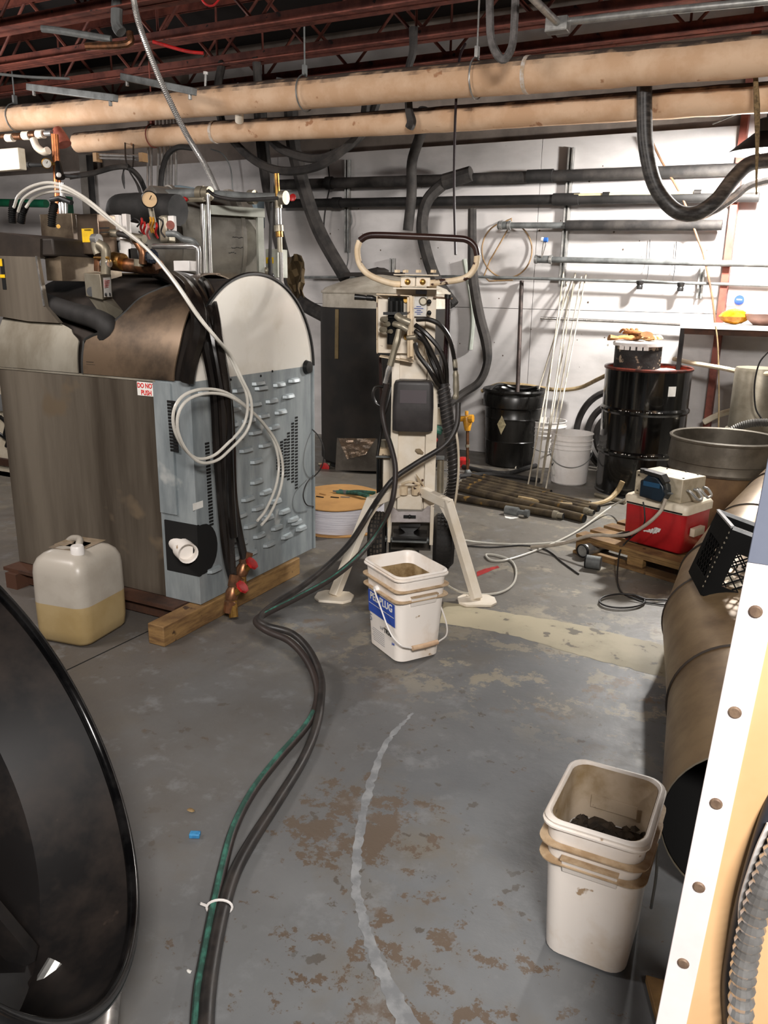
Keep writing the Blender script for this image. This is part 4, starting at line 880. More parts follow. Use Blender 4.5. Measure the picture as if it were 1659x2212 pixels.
cord('black_wire', 'thin black cord hanging beside the light fitting end', [Yp(270, 305, 5.2), Yp(272, 345, 5.0), Yp(280, 370, 5.0), Yp(295, 395, 5.0), Yp(302, 412, 5.0), Yp(305, 430, 5.0)], [.006, .006, .006, .013, .006], rubber, 'wire')
t = root('tube_light', 'unlit shiny tube light fitting under the thin tan pipe', 'light', tuple(Yp(262, 340, 5.1)))
for dy in (0, 7): B().cyl(Yp(213, 334+dy, 5.1), Yp(305, 337+dy, 5.1), .010, 10).make('tube', chrome, t)
for x in (210, 309): a = Yp(x-4, 331, 5.1); b_ = Yp(x+5, 350, 5.1); B().box(a.x, b_.x, 5.07, 5.13, b_.z, a.z).make('end_holder', mat('tan_holder', '#9a7a55', None, .6), t)
tag(B().box(Yp(163, 0, 6.4).x, Yp(168, 0, 6.4).x, 6.38, 6.44, 0, 2.6).make('black_conduit', foamd), 'black vertical conduit on the wall at left', 'conduit')
tag(B().box(Yp(143, 0, 6.44).x, Yp(160, 0, 6.44).x, 6.44, 6.498, 0, 2.62).make('grey_duct', mat('grey_wall_duct', '#8b867f', '#77726b', .6, sc=4)), 'grey vertical wall duct at left beside the black conduit', 'duct')
# conduit bunch
xs = [(322, 320), (330, 327), (340, 342), (347, 350), (356, 358), (364, 364), (371, 371), (378, 380)]
pb = root('panel_box', 'blue grey electrical panel under the bunch of conduits', 'electrical box', tuple(Yp(345, 425, 5.4)))
a, b_ = Yp(308, 404, 5.35), Yp(392, 470, 5.35); B().box(a.x, b_.x, 5.35, 6.498, b_.z, a.z).make('case', mat('blue_grey_case', '#7d8d95', '#6b7a82', .5, sc=6), pb, bevel=.005)
c0 = None
for i, (xt, xb_) in enumerate(xs):
    cb = B().tube([Yp(xt, 250, 5.45), Yp(xb_, 330, 5.45), Yp(xb_-1+(i % 2), 404, 5.45)], .0105, 10, 4)
    tag(cb.make('conduit', chrome), ['leftmost steel conduit of the bunch above the blue grey panel', 'second steel conduit from left above the blue grey panel', 'third steel conduit from left above the blue grey panel', 'fourth steel conduit from left, left of the black hose', 'fifth steel conduit from left in the bunch', 'sixth steel conduit from left in the bunch', 'seventh steel conduit from left in the bunch', 'rightmost steel conduit of the bunch above the panel'][i], 'conduit', 'steel conduits dropping into the electrical panel')
cord('black_hose', 'black hose bending down through the conduit bunch', [Yp(420, 320, 5.2), Yp(385, 318, 5.2), Yp(362, 335, 5.2), Yp(350, 370, 5.2), Yp(347, 410, 5.2)], .021, foamd)
cord('black_wire', 'thin grey wire curving across the white wall behind the shiny conduit', [Yp(455, 322, 6.3), Yp(480, 332, 6.35), Yp(497, 360, 6.4), Yp(502, 400, 6.4), Yp(504, 430, 6.4)], .006, galvd, 'wire')
t = root('pipe_stub', 'short white capped stub between the two tan pipes', 'fitting', tuple(Yp(517, 250, 5.0)))
B().cyl(Yp(517, 240, 5.0), Yp(517, 262, 5.05), .03, 14).make('stub', cream, t)
for (x, y0, y1, lb) in ((444, 155, 190, 'small brass capped bolt standing on the thick tan pipe, left one'), (516, 180, 200, 'small pale valve stem on the thick tan pipe, right one')):
    t = root('pipe_fitting', lb, 'fitting', tuple(Yp(x, y1, 4.95))); B().cyl(Yp(x, y0, 4.95), Yp(x, y1+8, 4.95), .009, 8).make('stem', galv, t); B().cyl(Yp(x, y0, 4.95), Yp(x, y0+6, 4.95), .016, 8).make('cap', whitepl, t)
# things in the joist space
for pts, r, mt, lb in (([(90, 62), (125, 66), (240, 85)], .02, galvd, 'dull pipe with valve among the joists at top left'), ([(185, 100), (275, 95), (280, 70)], .022, bronze, 'dark tee pipe with brass end below the joists'), ([(255, -20), (252, 50), (262, 70)], .035, galvd, 'fat grey pipe coming down at the top edge left'), ([(-20, 158), (60, 166), (150, 170)], .008, galvd, 'thin grey wire across the joists at far left'), ([(330, 90), (400, 110), (440, 115)], .01, redp, 'red cable strand lying among the joists')):
    tag(B().tube([Dp(x, y, 4.9) for x, y in pts], r, 10, 4).make('ceiling_pipe', mt), lb, 'pipe')
# ---- machine at left behind the boiler (seen through the gap)
em = root('machine_skid', 'pale machine casing on a rusty brown skid, seen left of the boiler', 'machine', (-4.3, 4.1, 0))
a, b_ = Yp(-60, 930, 3.9), Yp(60, 1010, 3.9)
B().box(a.x, b_.x, 3.9, 4.5, Yp(0, 1095, 3.9).z, Yp(0, 760, 3.9).z).make('casing', coolw, em, bevel=.01)
B().box(a.x, b_.x+.02, 3.86, 3.9, Yp(0, 1108, 3.88).z, Yp(0, 1080, 3.88).z).make('white_rail', whitepl, em)
B().box(a.x, b_.x+.02, 3.8, 4.5, 0, Yp(0, 1108, 3.88).z-.005).make('skid', mat('rusty_skid', '#7d4d33', '#4e3325', .7, sc=9), em)
B().cyl(Yp(2, 870, 3.85), Yp(2, 870, 3.9), .06, 16).make('round_port', blackp, em); B().beam(Yp(-40, 990, 3.87), Yp(22, 1000, 3.87), .03, .05).make('dark_bar', woodd, em)
for x, y in ((8, 1002), (10, 1022)): B().ball(Yp(x, y, 3.9), .01, 8).make('bolt', blk, em)
for i, pts in enumerate((((0, 900), (14, 915), (10, 940)), ((-5, 935), (16, 950), (14, 965)))): B().tube([Yp(x, y, 3.84) for x, y in pts], .014, 8, 4).make('harness', blackp, em)
# ============================================================ insulated vertical tank
tc = V((-2.93, 5.72, 0)); R = .50
tk = root('water_tank', 'tall water tank in a black jacket with a dusty pale top', 'tank', tuple(tc))
B().lathe([(R-.02, .03), (R, .05), (R+.004, 1.21), (R-.01, 1.215)], tc, 48).make('jacket', tankin, tk)
B().lathe([(R-.03, .0), (R-.03, .05)], tc, 40, cap=True).make('base', void, tk)
B().lathe([(R-.012, 1.2), (R-.012, 1.335), (R-.03, 1.355), (.3, 1.42), (.1, 1.46), (0, 1.465)], tc, 48).make('dome', tanktop, tk)
B().lathe([(R-.005, 1.315), (R-.0, 1.325), (R-.005, 1.335)], tc, 48).make('seam_ring', tanktop, tk)
def tks(px_, py_, dz=0, rr=R+.006):        # point on jacket along a pixel ray
    d = ray(px_, py_); o = CAM-tc; A = d.x**2+d.y**2; Bq = 2*(o.x*d.x+o.y*d.y); Cq = o.x**2+o.y**2-rr*rr; disc = max(0, Bq*Bq-4*A*Cq); return CAM+d*((-Bq-math.sqrt(disc))/(2*A))
def tpatch(cols, mt, nm, rr, th=.004, jit=0.): 
    g = []
    n_ = 10; 
    for i in range(n_+1):
        row = []
        for j in range(n_+1):
            u, v = j/n_, i/n_; (x0, y0), (x1, y1), (x2, y2), (x3, y3) = cols
            x = (x0*(1-u)+x1*u)*(1-v)+(x3*(1-u)+x2*u)*v; y = (y0*(1-u)+y1*u)*(1-v)+(y3*(1-u)+y2*u)*v
            row.append(tks(x, y, rr=rr+random.uniform(-jit, jit)))
        g.append(row)
    return B().sheet(g, th).make(nm, mt, tk, ang=20 if jit else 40)
tpatch(((724, 668), (731, 668), (730, 775), (723, 775)), mat('tan_tape', '#7d6a45', '#6b5a3a', .6, sc=9), 'tape_strip', R+.008)
tpatch(((728, 946), (815, 948), (815, 1018), (724, 1016)), foilg, 'wrap_patch', R+.012)
tpatch(((730, 947), (812, 947), (790, 982), (750, 992)), foil, 'foil_patch', R+.02, jit=.006)
b = B(); b.lathe([(0, 0), (.16, 0), (.17, .02), (.05, .05), (0, .05)], tc+V((-.15, .1, 1.44)), 20); b.beam(tc+V((-.3, -.1, 1.455)), tc+V((.2, -.1, 1.46)), .04, .03); b.ball(tc+V((-.05, -.05, 1.48)), .06, 10, (1.5, 1, .5), .2); b.make('top_debris', mat('dark_debris', '#2a2522', None, .8), tk)
t = root('red_valve', 'small red and brass valve at the left foot of the black tank', 'valve', tuple(tks(706, 1004)))
p = tks(706, 1003, rr=R+.03); B().cyl(p+V((-.06, -.02, 0)), p+V((.03, 0, 0)), .015, 10).make('stem', silt, t); B().lathe([(0, 0), (.035, 0), (.038, .02), (0, .03)], p+V((0, -.02, -.02)), 12, ax=(.2, -1, .1)).make('handwheel', redp, t)
# ---- spool of white tubing
sc_ = Zp(740, 1105, .1); sc_.z = 0; sc_ = V((-2.33, 3.98, 0)) 
sp = root('tubing_spool', 'low spool of white tubing with cardboard flanges on the floor', 'spool', tuple(sc_))
B().lathe([(.30, .0), (.30, .006)], sc_, 40, cap=True).make('lower_flange', card, sp); B().lathe([(.27, .007), (.27, .15)], sc_, 40, cap=True).make('wound_tubing', spoolw, sp)
g = []
vs = []; n_ = 48
for j in range(n_): a = 2*math.pi*j/n_; vs.append(sc_+V((math.cos(a)*.295, math.sin(a)*.295, .158+.006*math.sin(3*a+2))))
B().prism(vs, (0, 0, .005)).make('upper_flange', card, sp, ang=30)
t = root('wire_cutters', 'green handled pliers lying on the cardboard spool top', 'pliers', tuple(sc_+V((0, .05, .165))))
o_ = sc_+V((.02, .06, .178)); 
for s in (-1, 1): B().tube([o_+V((-.06, .02*s, 0)), o_+V((0, 0, .0)), o_+V((.07, .015*s, .01)), o_+V((.17, .045*s, .008))], [.009, .014, .012, .012], 8, 4).make('handle', teal, t)
B().tube([o_, o_+V((-.09, -.01, 0))], [.016, .004], 8).make('jaws', galvd, t)
for i, (x, y) in enumerate(((-.12, -.02), (-.1, -.09), (-.02, -.06), (.03, -.03))): tag(B().beam(sc_+V((x, y, .172)), sc_+V((x+.05, y+.01*(i-1), .172)), .005, .005).make('wire_scrap', [card, blk, blk, galvd][i]), ['light scrap on the spool top at left', 'dark scrap wire on the spool nearest the viewer', 'short dark wire scrap mid spool top', 'grey wire scrap by the pliers'][i], 'scrap')
# ============================================================ wheeled hydraulic mast machine
random.seed(5)
M0 = V((-1.62, 3.47, 0)); nx = V((.913, .408, 0)).normalized(); nc = V((nx.y, -nx.x, 0)); UZ = V((0, 0, 1))
def PM(x, y, d=0.):                     # world point where the pixel ray meets the upright plane d metres in front of the mast
    dr = ray(x, y); P0 = M0+nc*d; t_ = (P0-CAM).dot(nc)/dr.dot(nc); return CAM+dr*t_
mm = root('drilling_cart', 'cream two wheeled hydraulic mast cart with loop handle and splayed legs', 'machine', tuple(M0), math.atan2(nx.y, nx.x))
def plate(x0, y0, x1, y1, d, th, mt, nm, bev=.002, par=mm, lb=None):
    a = PM(x0, y0, d); b_ = PM(x1, y1, d); w_ = abs((b_-a).dot(nx))/2; h = abs(b_.z-a.z)/2; c = V(((a+b_)/2)); c -= nc*th/2
    return B().obox(c, nx*w_, nc*th/2, UZ*h).make(nm, mt, par, bevel=bev, label=lb)
def mcyl(pts, r, mt, nm, n=12, k=0, lb=None, par=mm): return B().tube([PM(*p) for p in pts], r, n, k).make(nm, mt, par, label=lb)
# column: channel section with side lips
plate(848, 768, 938, 1100, .0, .02, cream, 'mast'); plate(847, 768, 857, 1100, .035, .05, cream, 'mast_lip'); plate(925, 768, 938, 1100, .035, .05, cream, 'mast_lip')
plate(856, 620, 934, 800, -.03, .05, cream, 'upper_mast'); plate(922, 605, 938, 790, .0, .09, cream, 'mast_lip')
plate(862, 776, 921, 824, .012, .01, cream, 'mast_web')
# handle
hl = [(868, 614), (845, 612), (812, 601), (790, 588), (776, 568), (772, 540), (777, 520), (793, 510), (820, 508), (900, 511), (985, 515), (1010, 519), (1026, 533), (1031, 552), (1028, 572), (1018, 590), (1002, 601), (975, 607), (925, 612)]
hb = [PM(x, y, .06) for x, y in hl]
B().tube(hb[:7], .014, 12, 5).make('handle_tube', creamc, mm, label='chipped cream lower handle tube'); B().tube(hb[6:14], .0145, 12, 5).make('handle_grip', handlem, mm, label='dark worn upper handle tube'); B().tube(hb[13:], .014, 12, 5).make('handle_tube', creamc, mm)
# clamp
plate(850, 592, 948, 596, .12, .16, cream, 'clamp_plate'); plate(849, 621, 949, 626, .12, .16, cream, 'clamp_plate')
for (a, b_) in ((866, 897), (899, 929)):
    plate(a, 599, b_, 619, .10, .09, cream, 'clamp_block', .003)
    c = PM((a+b_)/2-1, 609, .10); B().lathe([(0, .012), (.006, .012), (.012, .008), (.014, 0)], c, 14, ax=nc).make('clamp_bolt', brass, mm); 
for x in (858, 876, 904, 936): 
    c = PM(x, 589, .06); B().lathe([(0, .012), (.014, .012), (.014, 0)], c, 6).make('clamp_nut', creamc, mm)
# valve enclosure (open sheet box)
plate(815, 638, 893, 764, -.0, .006, cream, 'enclosure_back'); 
a = PM(815, 638, .0); 
def wall3(p, q, d0, d1, mt, nm, th=.004):
    A = PM(*p, d0); Bq = PM(*q, d0); e = nc*(d1-d0); return B().prism([A, Bq, Bq+e, A+e], (nx if abs((Bq-A).z) > abs((Bq-A).dot(nx)) else UZ)*th).make(nm, mt, mm)
wall3((815, 640), (815, 762), 0, .06, creamc, 'enclosure_side'); wall3((815, 636), (890, 640), 0, .07, creamc, 'enclosure_top'); wall3((822, 768), (893, 780), 0, .09, creamc, 'enclosure_bottom')
B().prism([PM(884, 640, .09), PM(893, 640, .09), PM(894, 778, .09), PM(884, 770, .09)], -nc*.006).make('enclosure_frame', creamc, mm); B().beam(PM(883, 642, .1), PM(883, 772, .1), .01, .012).make('enclosure_frame', creamc, mm)
B().beam(PM(889, 640, .11), PM(889, 770, .11), .014, .006).make('door_edge', creamc, mm)
# valve block and fittings
vb = B(); vb.obox(PM(855, 668, .05), nx*.035, nc*.03, UZ*.055); vb.obox(PM(850, 715, .06), nx*.028, nc*.035, UZ*.06); vb.make('valve_block', blackgl, mm, bevel=.005)
for x in (846, 858, 868): B().cyl(PM(x, 650, .08), PM(x, 680, .08), .009, 10).make('spool_cap', blackp, mm)
B().beam(PM(828, 677, .09), PM(880, 677, .09), .03, .012).make('valve_bar', blackp, mm)
for (x, y, r) in ((826, 690, .013), (832, 700, .011), (824, 712, .013), (838, 716, .010)): B().cyl(PM(x, y, .08), PM(x+7, y, .11), r, 8).make('hex_fitting', silt, mm)
mcyl(((858, 682, .11), (868, 690, .13), (885, 697, .13)), .017, silt, 'elbow_fitting', k=3); mcyl(((852, 700, .10), (866, 704, .13), (880, 712, .13)), .014, silt, 'elbow_fitting', k=3); mcyl(((880, 730, .1), (900, 728, .12)), .012, silt, 'hose_nipple')
mcyl(((862, 712, .12), (858, 735, .13), (851, 760, .13), (843, 790, .13)), [.013, .015, .018, .014, .016, .016], silt, 'hose_coupler', 8, 3); mcyl(((843, 790, .13), (838, 806, .13), (832, 828, .13)), [.012, .014, .011, .011], chrome, 'coupler_tip', 10, 3)
for (x, y) in ((877, 648), (878, 728)): B().lathe([(0, .006), (.012, .006), (.014, 0)], PM(x, y, .01), 12, ax=nc).make('bolt', brass, mm)
# levers to the left
mcyl(((815, 650, .03), (795, 644, .03), (766, 641, .03)), [.005, .005, .012, .014], blackp, 'lever', k=3, lb='black lever with round knob'); mcyl(((815, 647, .05), (804, 644, .05), (792, 643, .05)), [.006, .013, .013], blackp, 'lever', k=3)
# maker plate label right of the enclosure
plate(896, 640, 924, 684, -.0, .003, paper, 'instruction_plate', 0, lb='white instruction plate')
plate(898, 627, 924, 636, -.0, .003, postb, 'instruction_plate', 0); B().lathe([(0, .008), (.014, .008), (.02, 0)], PM(914, 651, .003), 14, ax=nc).make('plate_bolt', silt, mm)
b = B(); random.seed(8)
for i in range(5):
    p = PM(899, 662+i*4, .005); b.obox(p+nx*.012, nx*random.uniform(.008, .022), nc*.0005, UZ*.0012)
b.make('print_lines', blueink, mm)
for y in (652, 676): B().ball(PM(927, y, .03), .012, 8).make('bolt', blk, mm)
# side rods
mcyl(((936, 642, .02), (978, 645, .02)), .005, rustbolt, 'top_crossbar'); mcyl(((967, 640, .02), (966, 700, .02), (957, 855, .02)), .012, mat('dark_wine_rod', '#2a1518', '#1d1113', .25, sc=10), 'guide_rod', k=2)
mcyl(((821, 768, -.02), (824, 880, -.02)), .008, handlem, 'guide_rod'); mcyl(((968, 636, .02), (967, 645, .02)), .016, blackp, 'rod_cap')
# black soft cover box
a = PM(849, 826, .10); b_ = PM(935, 932, .10); w_ = (b_-a).dot(nx)/2; c = (a+b_)/2; secs = []
for (z, s) in ((b_.z-.004, .9), (b_.z, .99), (c.z, 1.0), (a.z-.01, .96), (a.z+.004, .90), (a.z+.008, .72)):
    secs.append([V((c.x, c.y, z))+nx*(q.x)+nc*(q.y-.055) for q in rrect(0, 0, 0, w_*s, .055*(.6+.4*s), .022)])
B().loft(secs, True, True).make('soft_cover', mat('grey_black_cover', '#2d2a2a', '#383434', .5, sc=12), mm, ang=50, label='dark grey rounded control cover')
plate(864, 842, 921, 872, .1025, .002, mat('faded_patch', '#4a4346', None, .55), 'faded_panel', 0)
# lower mast details
B().tube([PM(897, 972, .003), PM(905, 975, .004), PM(914, 980, .003)], [.006, .014, .006], 10, 3).make('slot_mark', mat('tan_slot', '#8a7a62', None, .7), mm)
# left cylinder with bracket
plate(814, 969, 846, 990, .03, .08, creamc, 'cylinder_bracket'); B().cyl(PM(820, 990, .02), PM(820, 1072, .02), .016, 14).make('ram_rod', blackgl, mm); plate(828, 990, 848, 1080, .0, .06, cream, 'cylinder_side'); mcyl(((830, 950, -.02), (831, 970, -.02)), .022, silt, 'cylinder_gland'); plate(812, 985, 850, 990, .05, .1, galvd, 'bracket_strap')
plate(936, 988, 960, 994, .0, .05, galvd, 'side_arm'); B().cyl(PM(952, 990, -.03), PM(951, 1064, -.03), .017, 12).make('side_post', silt, mm)
# block at right behind (tan / green / red)
plate(934, 882, 955, 918, -.05, .08, cream, 'motor_box'); plate(934, 872, 950, 880, -.04, .08, blackp, 'motor_lid'); B().tube([PM(936, 925, -.03), PM(945, 928, -.03), PM(955, 932, -.03)], .02, 10).make('green_coupling', mat('green_plastic', '#2f6a5a', None, .5), mm); B().ball(PM(940, 950, -.02), .014, 8).make('red_cap', redp, mm)
# legs
def leg(pts, w_=.045, h_=.04):
    P = [PM(*p) for p in pts]
    lg = B().beam(P[0], P[1]+(P[1]-P[0]).normalized()*.01, w_*1.0, h_).make('outrigger_leg', cream, mm, bevel=.003)
    B().beam(P[1]+(P[1]-P[2]).normalized()*.012, P[2], w_, h_*.9).make('outrigger_leg', cream, mm, bevel=.003)
    B().prism([P[1]+(P[0]-P[1])*.35, P[1], P[1]+(P[2]-P[1])*.4], nc*-.008).make('leg_gusset', cream, mm)
    return P
def foot(px_, py_, rz=0.):
    c = Zp(px_, py_, 0); vs = []
    for (x, y) in ((-.085, -.03), (-.085, .03), (-.055, .065), (.055, .065), (.085, .03), (.085, -.03), (.055, -.065), (-.055, -.065)):
        vs.append(c+V((x*math.cos(rz)-y*math.sin(rz), x*math.sin(rz)+y*math.cos(rz), .0)))
    B().prism(vs, (0, 0, .012)).make('foot_plate', cream, mm, bevel=.002); return c+V((0, 0, .012))
fL = foot(722, 1292, .3); fR = foot(1030, 1300, .5)
def legw(P):
    B().beam(P[0], P[1]+(P[1]-P[0]).normalized()*.012, .04, .045).make('outrigger_leg', cream, mm, bevel=.003); B().beam(P[1]+(P[1]-P[2]).normalized()*.015, P[2], .042, .04).make('outrigger_leg', cream, mm, bevel=.003)
    B().prism([P[1]+(P[0]-P[1])*.45, P[1]+(P[1]-P[2])*.0, P[1]+(P[2]-P[1])*.45], nc*.01).make('leg_gusset', cream, mm)
kL = PM(802, 1084, .22); kR = PM(968, 1088, .18)
legw([PM(868, 1058, .06), kL, fL]); legw([PM(905, 1058, .06), kR, fR])
# pivot block
plate(858, 1068, 911, 1102, .09, .08, cream, 'pivot_block', .004); 
for x in (872, 898): B().cyl(PM(x, 1050, .1), PM(x, 1068, .1), .02, 10).make('pivot_boss', creamc, mm)
B().tube([PM(868, 1046, .1), PM(885, 1041, .12), PM(905, 1046, .1)], .007, 8, 4).make('pivot_bail', creamc, mm); B().prism([PM(898, 1024, .06), PM(912, 1042, .08), PM(922, 1060, .06), PM(905, 1050, .06)], nc*-.01).make('latch_plate', creamc, mm)
# lower carriage box: V notch plate, anvil, foot bar
B().prism([PM(840, 1095, .06), PM(848, 1095, .06), PM(860, 1105, .06), PM(912, 1105, .06), PM(923, 1094, .06), PM(932, 1094, .06), PM(932, 1128, .06), PM(840, 1128, .06)], -nc*.008).make('carriage_plate', mat('grey_cream_plate', '#bcb5b4', '#9d9491', .5, sc=10), mm)
B().obox(PM(885, 1116, .065), nx*.03, nc*.008, UZ*.006).ball(PM(885, 1116, .072), .01, 8).make('tee_bolt', blk, mm)
plate(838, 1095, 843, 1172, .08, .2, cream, 'carriage_side'); plate(930, 1095, 935, 1178, .08, .2, cream, 'carriage_side')
plate(844, 1128, 930, 1190, -.04, .02, mat('grimy_steel', '#4a453e', '#37322d', .5, .4, sc=8), 'carriage_back')
B().prism([PM(862, 1138, .02), PM(908, 1138, .02), PM(894, 1148, .02), (PM(892, 1156, .02)), PM(912, 1162, .02), PM(858, 1162, .02), PM(876, 1156, .02), PM(874, 1148, .02)], -nc*.05).make('anvil_block', blackgl, mm)
plate(848, 1160, 922, 1168, .10, .14, blackp, 'foot_bar'); plate(846, 1168, 922, 1174, .11, .03, galvd, 'foot_bar_edge'); B().ball(PM(885, 1192, .0), .03, 12, (1.4, 1, .7)).make('hub_cover', silt, mm); plate(840, 1172, 905, 1196, -.05, .05, blackp, 'axle_housing')
B().cyl(M0-nx*.20-nc*.04+UZ*.135, M0+nx*.20-nc*.04+UZ*.135, .016, 12).make('axle', galvd, mm)
# wheels
tyre = mat('tyre_rubber', '#1d1b1a', '#282523', .7, sc=12)
def wheel(c, w_, nm, dusty=False):
    r_ = .135; t_ = B().lathe([(r_*.55, -w_/2), (r_*.85, -w_*.52), (r_*.97, -w_*.38), (r_, -w_*.15), (r_, w_*.15), (r_*.97, w_*.38), (r_*.85, w_*.52), (r_*.55, w_/2)], c, 40, ax=nx).make('tyre', tyre, mm)
    B().lathe([(0, -w_*.3), (r_*.56, -w_*.35), (r_*.56, w_*.35), (0, w_*.3)], c, 24, ax=nx).make('hub', galvd, mm)
    b = B()
    for i in range(34):
        a = 2*math.pi*i/34; dd = nc*math.cos(a)+UZ*math.sin(a); tt = nc*-math.sin(a)+UZ*math.cos(a)
        for s in (-.28, -.09, .09, .28): b.obox(c+dd*(r_*1.0-abs(s)*.008)+nx*s*w_+tt*(.004 if abs(s) > .2 else 0), nx*w_*.06, tt*.008, dd*.003)
    b.make('tread_blocks', mat('dusty_tread', '#5d5349', '#3a3530', .8, sc=30) if dusty else tyre, t_, kind='stuff')
wheel(M0-nx*.165-nc*.04+UZ*.137, .085, 'w', True); wheel(M0+nx*.168-nc*.04+UZ*.137, .10, 'w')
# ---- hoses on the cart (top-level hoses held by it)
hose_m = mat('hydraulic_hose', '#141210', '#231f1c', .35, sc=18)
def mh(label, pts, r=.0105, mt=hose_m, nm='hydraulic_hose'):
    return cord(nm, label, [PM(*p) if len(p) == 3 else V(p[0]) for p in pts], r, mt, 'hose', 8, 6)
mh('outermost hydraulic hose arching right from the valve box', ((900, 690, .1), (925, 690, .12), (950, 702, .12), (970, 730, .11), (980, 765, .1), (984, 800, .1)), .011)
mh('second hydraulic hose arching right from the valve box', ((897, 702, .1), (920, 720, .12), (950, 755, .12), (963, 790, .11), (965, 830, .08)), .011)
mh('third hydraulic hose arching right from the valve box', ((897, 715, .1), (915, 730, .13), (937, 770, .13), (950, 800, .12), (958, 832, .09)), .011)
mh('fourth hydraulic hose bending behind the others', ((897, 725, .1), (918, 740, .11), (930, 775, .10), (945, 810, .1), (955, 835, .07)), .0105)
mh('hydraulic hose running steeply down to the wrapped bundle', ((897, 742, .1), (903, 765, .12), (925, 795, .13), (940, 820, .12), (952, 838, .09)), .011)
t = root('hose_coupling', 'long knurled metal hose coupling at the right of the mast', 'coupling', tuple(PM(985, 800, .1)))
B().tube([PM(982, 776, .1), PM(984, 800, .1), PM(985, 820, .1), PM(985, 850, .1), PM(983, 862, .1)], [.010, .012, .009, .014, .013, .015, .012, .015, .012], 10, 4).make('body', silt, t)
t = root('hose_bundle', 'spiral wrapped black hose bundle curving down the right of the mast', 'hose', tuple(PM(985, 1000, .05)))
bp_ = [PM(x, y, d) for x, y, d in ((957, 828, .08), (962, 865, .08), (966, 900, .08), (972, 940, .08), (978, 980, .08), (980, 1020, .07), (978, 1050, .05), (970, 1078, .02))]
B().tube(bp_, [.026, .031, .031, .030, .028, .026, .024, .02], 14, 6).make('wrapped_bundle', rubber, t)
b = B(); PP = catmull(bp_, 8)
for i in range(2, len(PP)-2, 2):
    d = (PP[i+1]-PP[i-1]).normalized()+nx*.35; d.normalize(); b.lathe([(.0315, -.0035), (.033, 0), (.0315, .0035)], PP[i], 14, ax=d)
b.make('spiral_wrap', mat('wrap_edge', '#3c3836', None, .4), t, kind='stuff')
mh('pale return tube following the wrapped bundle', ((984, 925, .09), (989, 960, .1), (991, 1000, .1), (989, 1040, .1), (984, 1080, .08), (978, 1115, .04)), .006, mat('pale_line', '#c9bda8', None, .4), 'tube')
mh('black hose down the left of the mast behind the cover', ((846, 835, .02), (838, 870, .03), (828, 905, .03), (822, 940, .03), (815, 985, .04)), .008)
mh('small black hose loop left of the cover', ((848, 838, .0), (815, 835, -.02), (806, 850, -.02), (810, 868, -.02), (822, 878, -.02)), .008)
# two long supply hoses: cart -> floor -> foreground
fl_pts = [(Zp(700, 1252, .09)), Zp(640, 1290, .14), Zp(585, 1318, .16)]
far = [PM(990, 870, .10), PM(986, 920, .12), PM(960, 962, .14), PM(900, 1000, .16), PM(850, 1035, .18), PM(812, 1085, .26), Zp(762, 1165, .30), Zp(715, 1215, .24), Zp(655, 1265, .2), Zp(600, 1300, .18), Zp(563, 1332, .17), Zp(572, 1350, .165), Zp(630, 1368, .14), Zp(668, 1405, .11), Zp(692, 1460, .07), Zp(693, 1510, .04), Zp(683, 1570, .02), Zp(655, 1640, .018), Zp(600, 1730, .018), Zp(545, 1815, .018), Zp(505, 1890, .018), Zp(478, 1980, .018), Zp(458, 2080, .018), Zp(446, 2170, .018), Zp(440, 2280, .018)]
near = [PM(836, 828, .13), PM(826, 880, .10), PM(832, 925, .12), PM(846, 970, .16), PM(854, 1010, .19), PM(852, 1055, .22), PM(843, 1095, .27), Zp(815, 1150, .30), Zp(770, 1205, .26), Zp(715, 1250, .22), Zp(640, 1292, .19), Zp(575, 1325, .17), Zp(553, 1342, .16), Zp(575, 1362, .155), Zp(625, 1385, .13), Zp(662, 1425, .1), Zp(683, 1475, .06), Zp(684, 1520, .03), Zp(662, 1568, .018), Zp(600, 1640, .016), Zp(545, 1712, .016), Zp(505, 1790, .016), Zp(482, 1870, .016), Zp(462, 1960, .016), Zp(443, 2060, .016), Zp(428, 2150, .016), Zp(420, 2280, .016)]
sup = mat('greyish_black_hose', '#242221', '#35302d', .45, sc=14)
greenstrip = mat('green_sheathed_hose', '#332b28', '#2c2523', .5, sc=9)
cord('supply_hose', 'thick black supply hose snaking from the cart to the foreground', far, [.0125, .0125, .0125, .0125, .014, .016, .018], sup, n=12)
sh = root('supply_hose', 'green striped supply hose tied beside the thick black one', 'hose', tuple(near[20]))
sh_ = B().tube(near, .0125, 12, 6).make('hose_body', greenstrip, sh)
NN = catmull(near, 6); b = B()
seg = NN[18*6-3:26*6]; b.tube([p+V((-.001, 0, .0095)) for p in seg], .0075, 6); b.make('green_stripe', teal, sh)
b = B(); b.tube([p+V((.004, 0, .008)) for p in NN[6:12*6]], .005, 6); b.make('green_stripe', teal, sh)
t = root('cable_tie', 'white cable tie strapping the two supply hoses together', 'cable tie', tuple(Zp(465, 1955)))
p = Zp(474, 1960, .02); d = (Zp(455, 2060, .02)-Zp(485, 1880, .02)).normalized(); s_ = V((d.y, -d.x, 0))
B().tube([p+s_*.028*math.cos(a)+V((0, 0, .020*math.sin(a)+.0)) for a in [2*math.pi*i/20 for i in range(21)]], .003, 6).make('loop', whitepl, t); B().beam(p+s_*.027+V((0, 0, .005)), p+s_*.045+V((.005, .0, .015)), .004, .004).make('tail', whitepl, t)
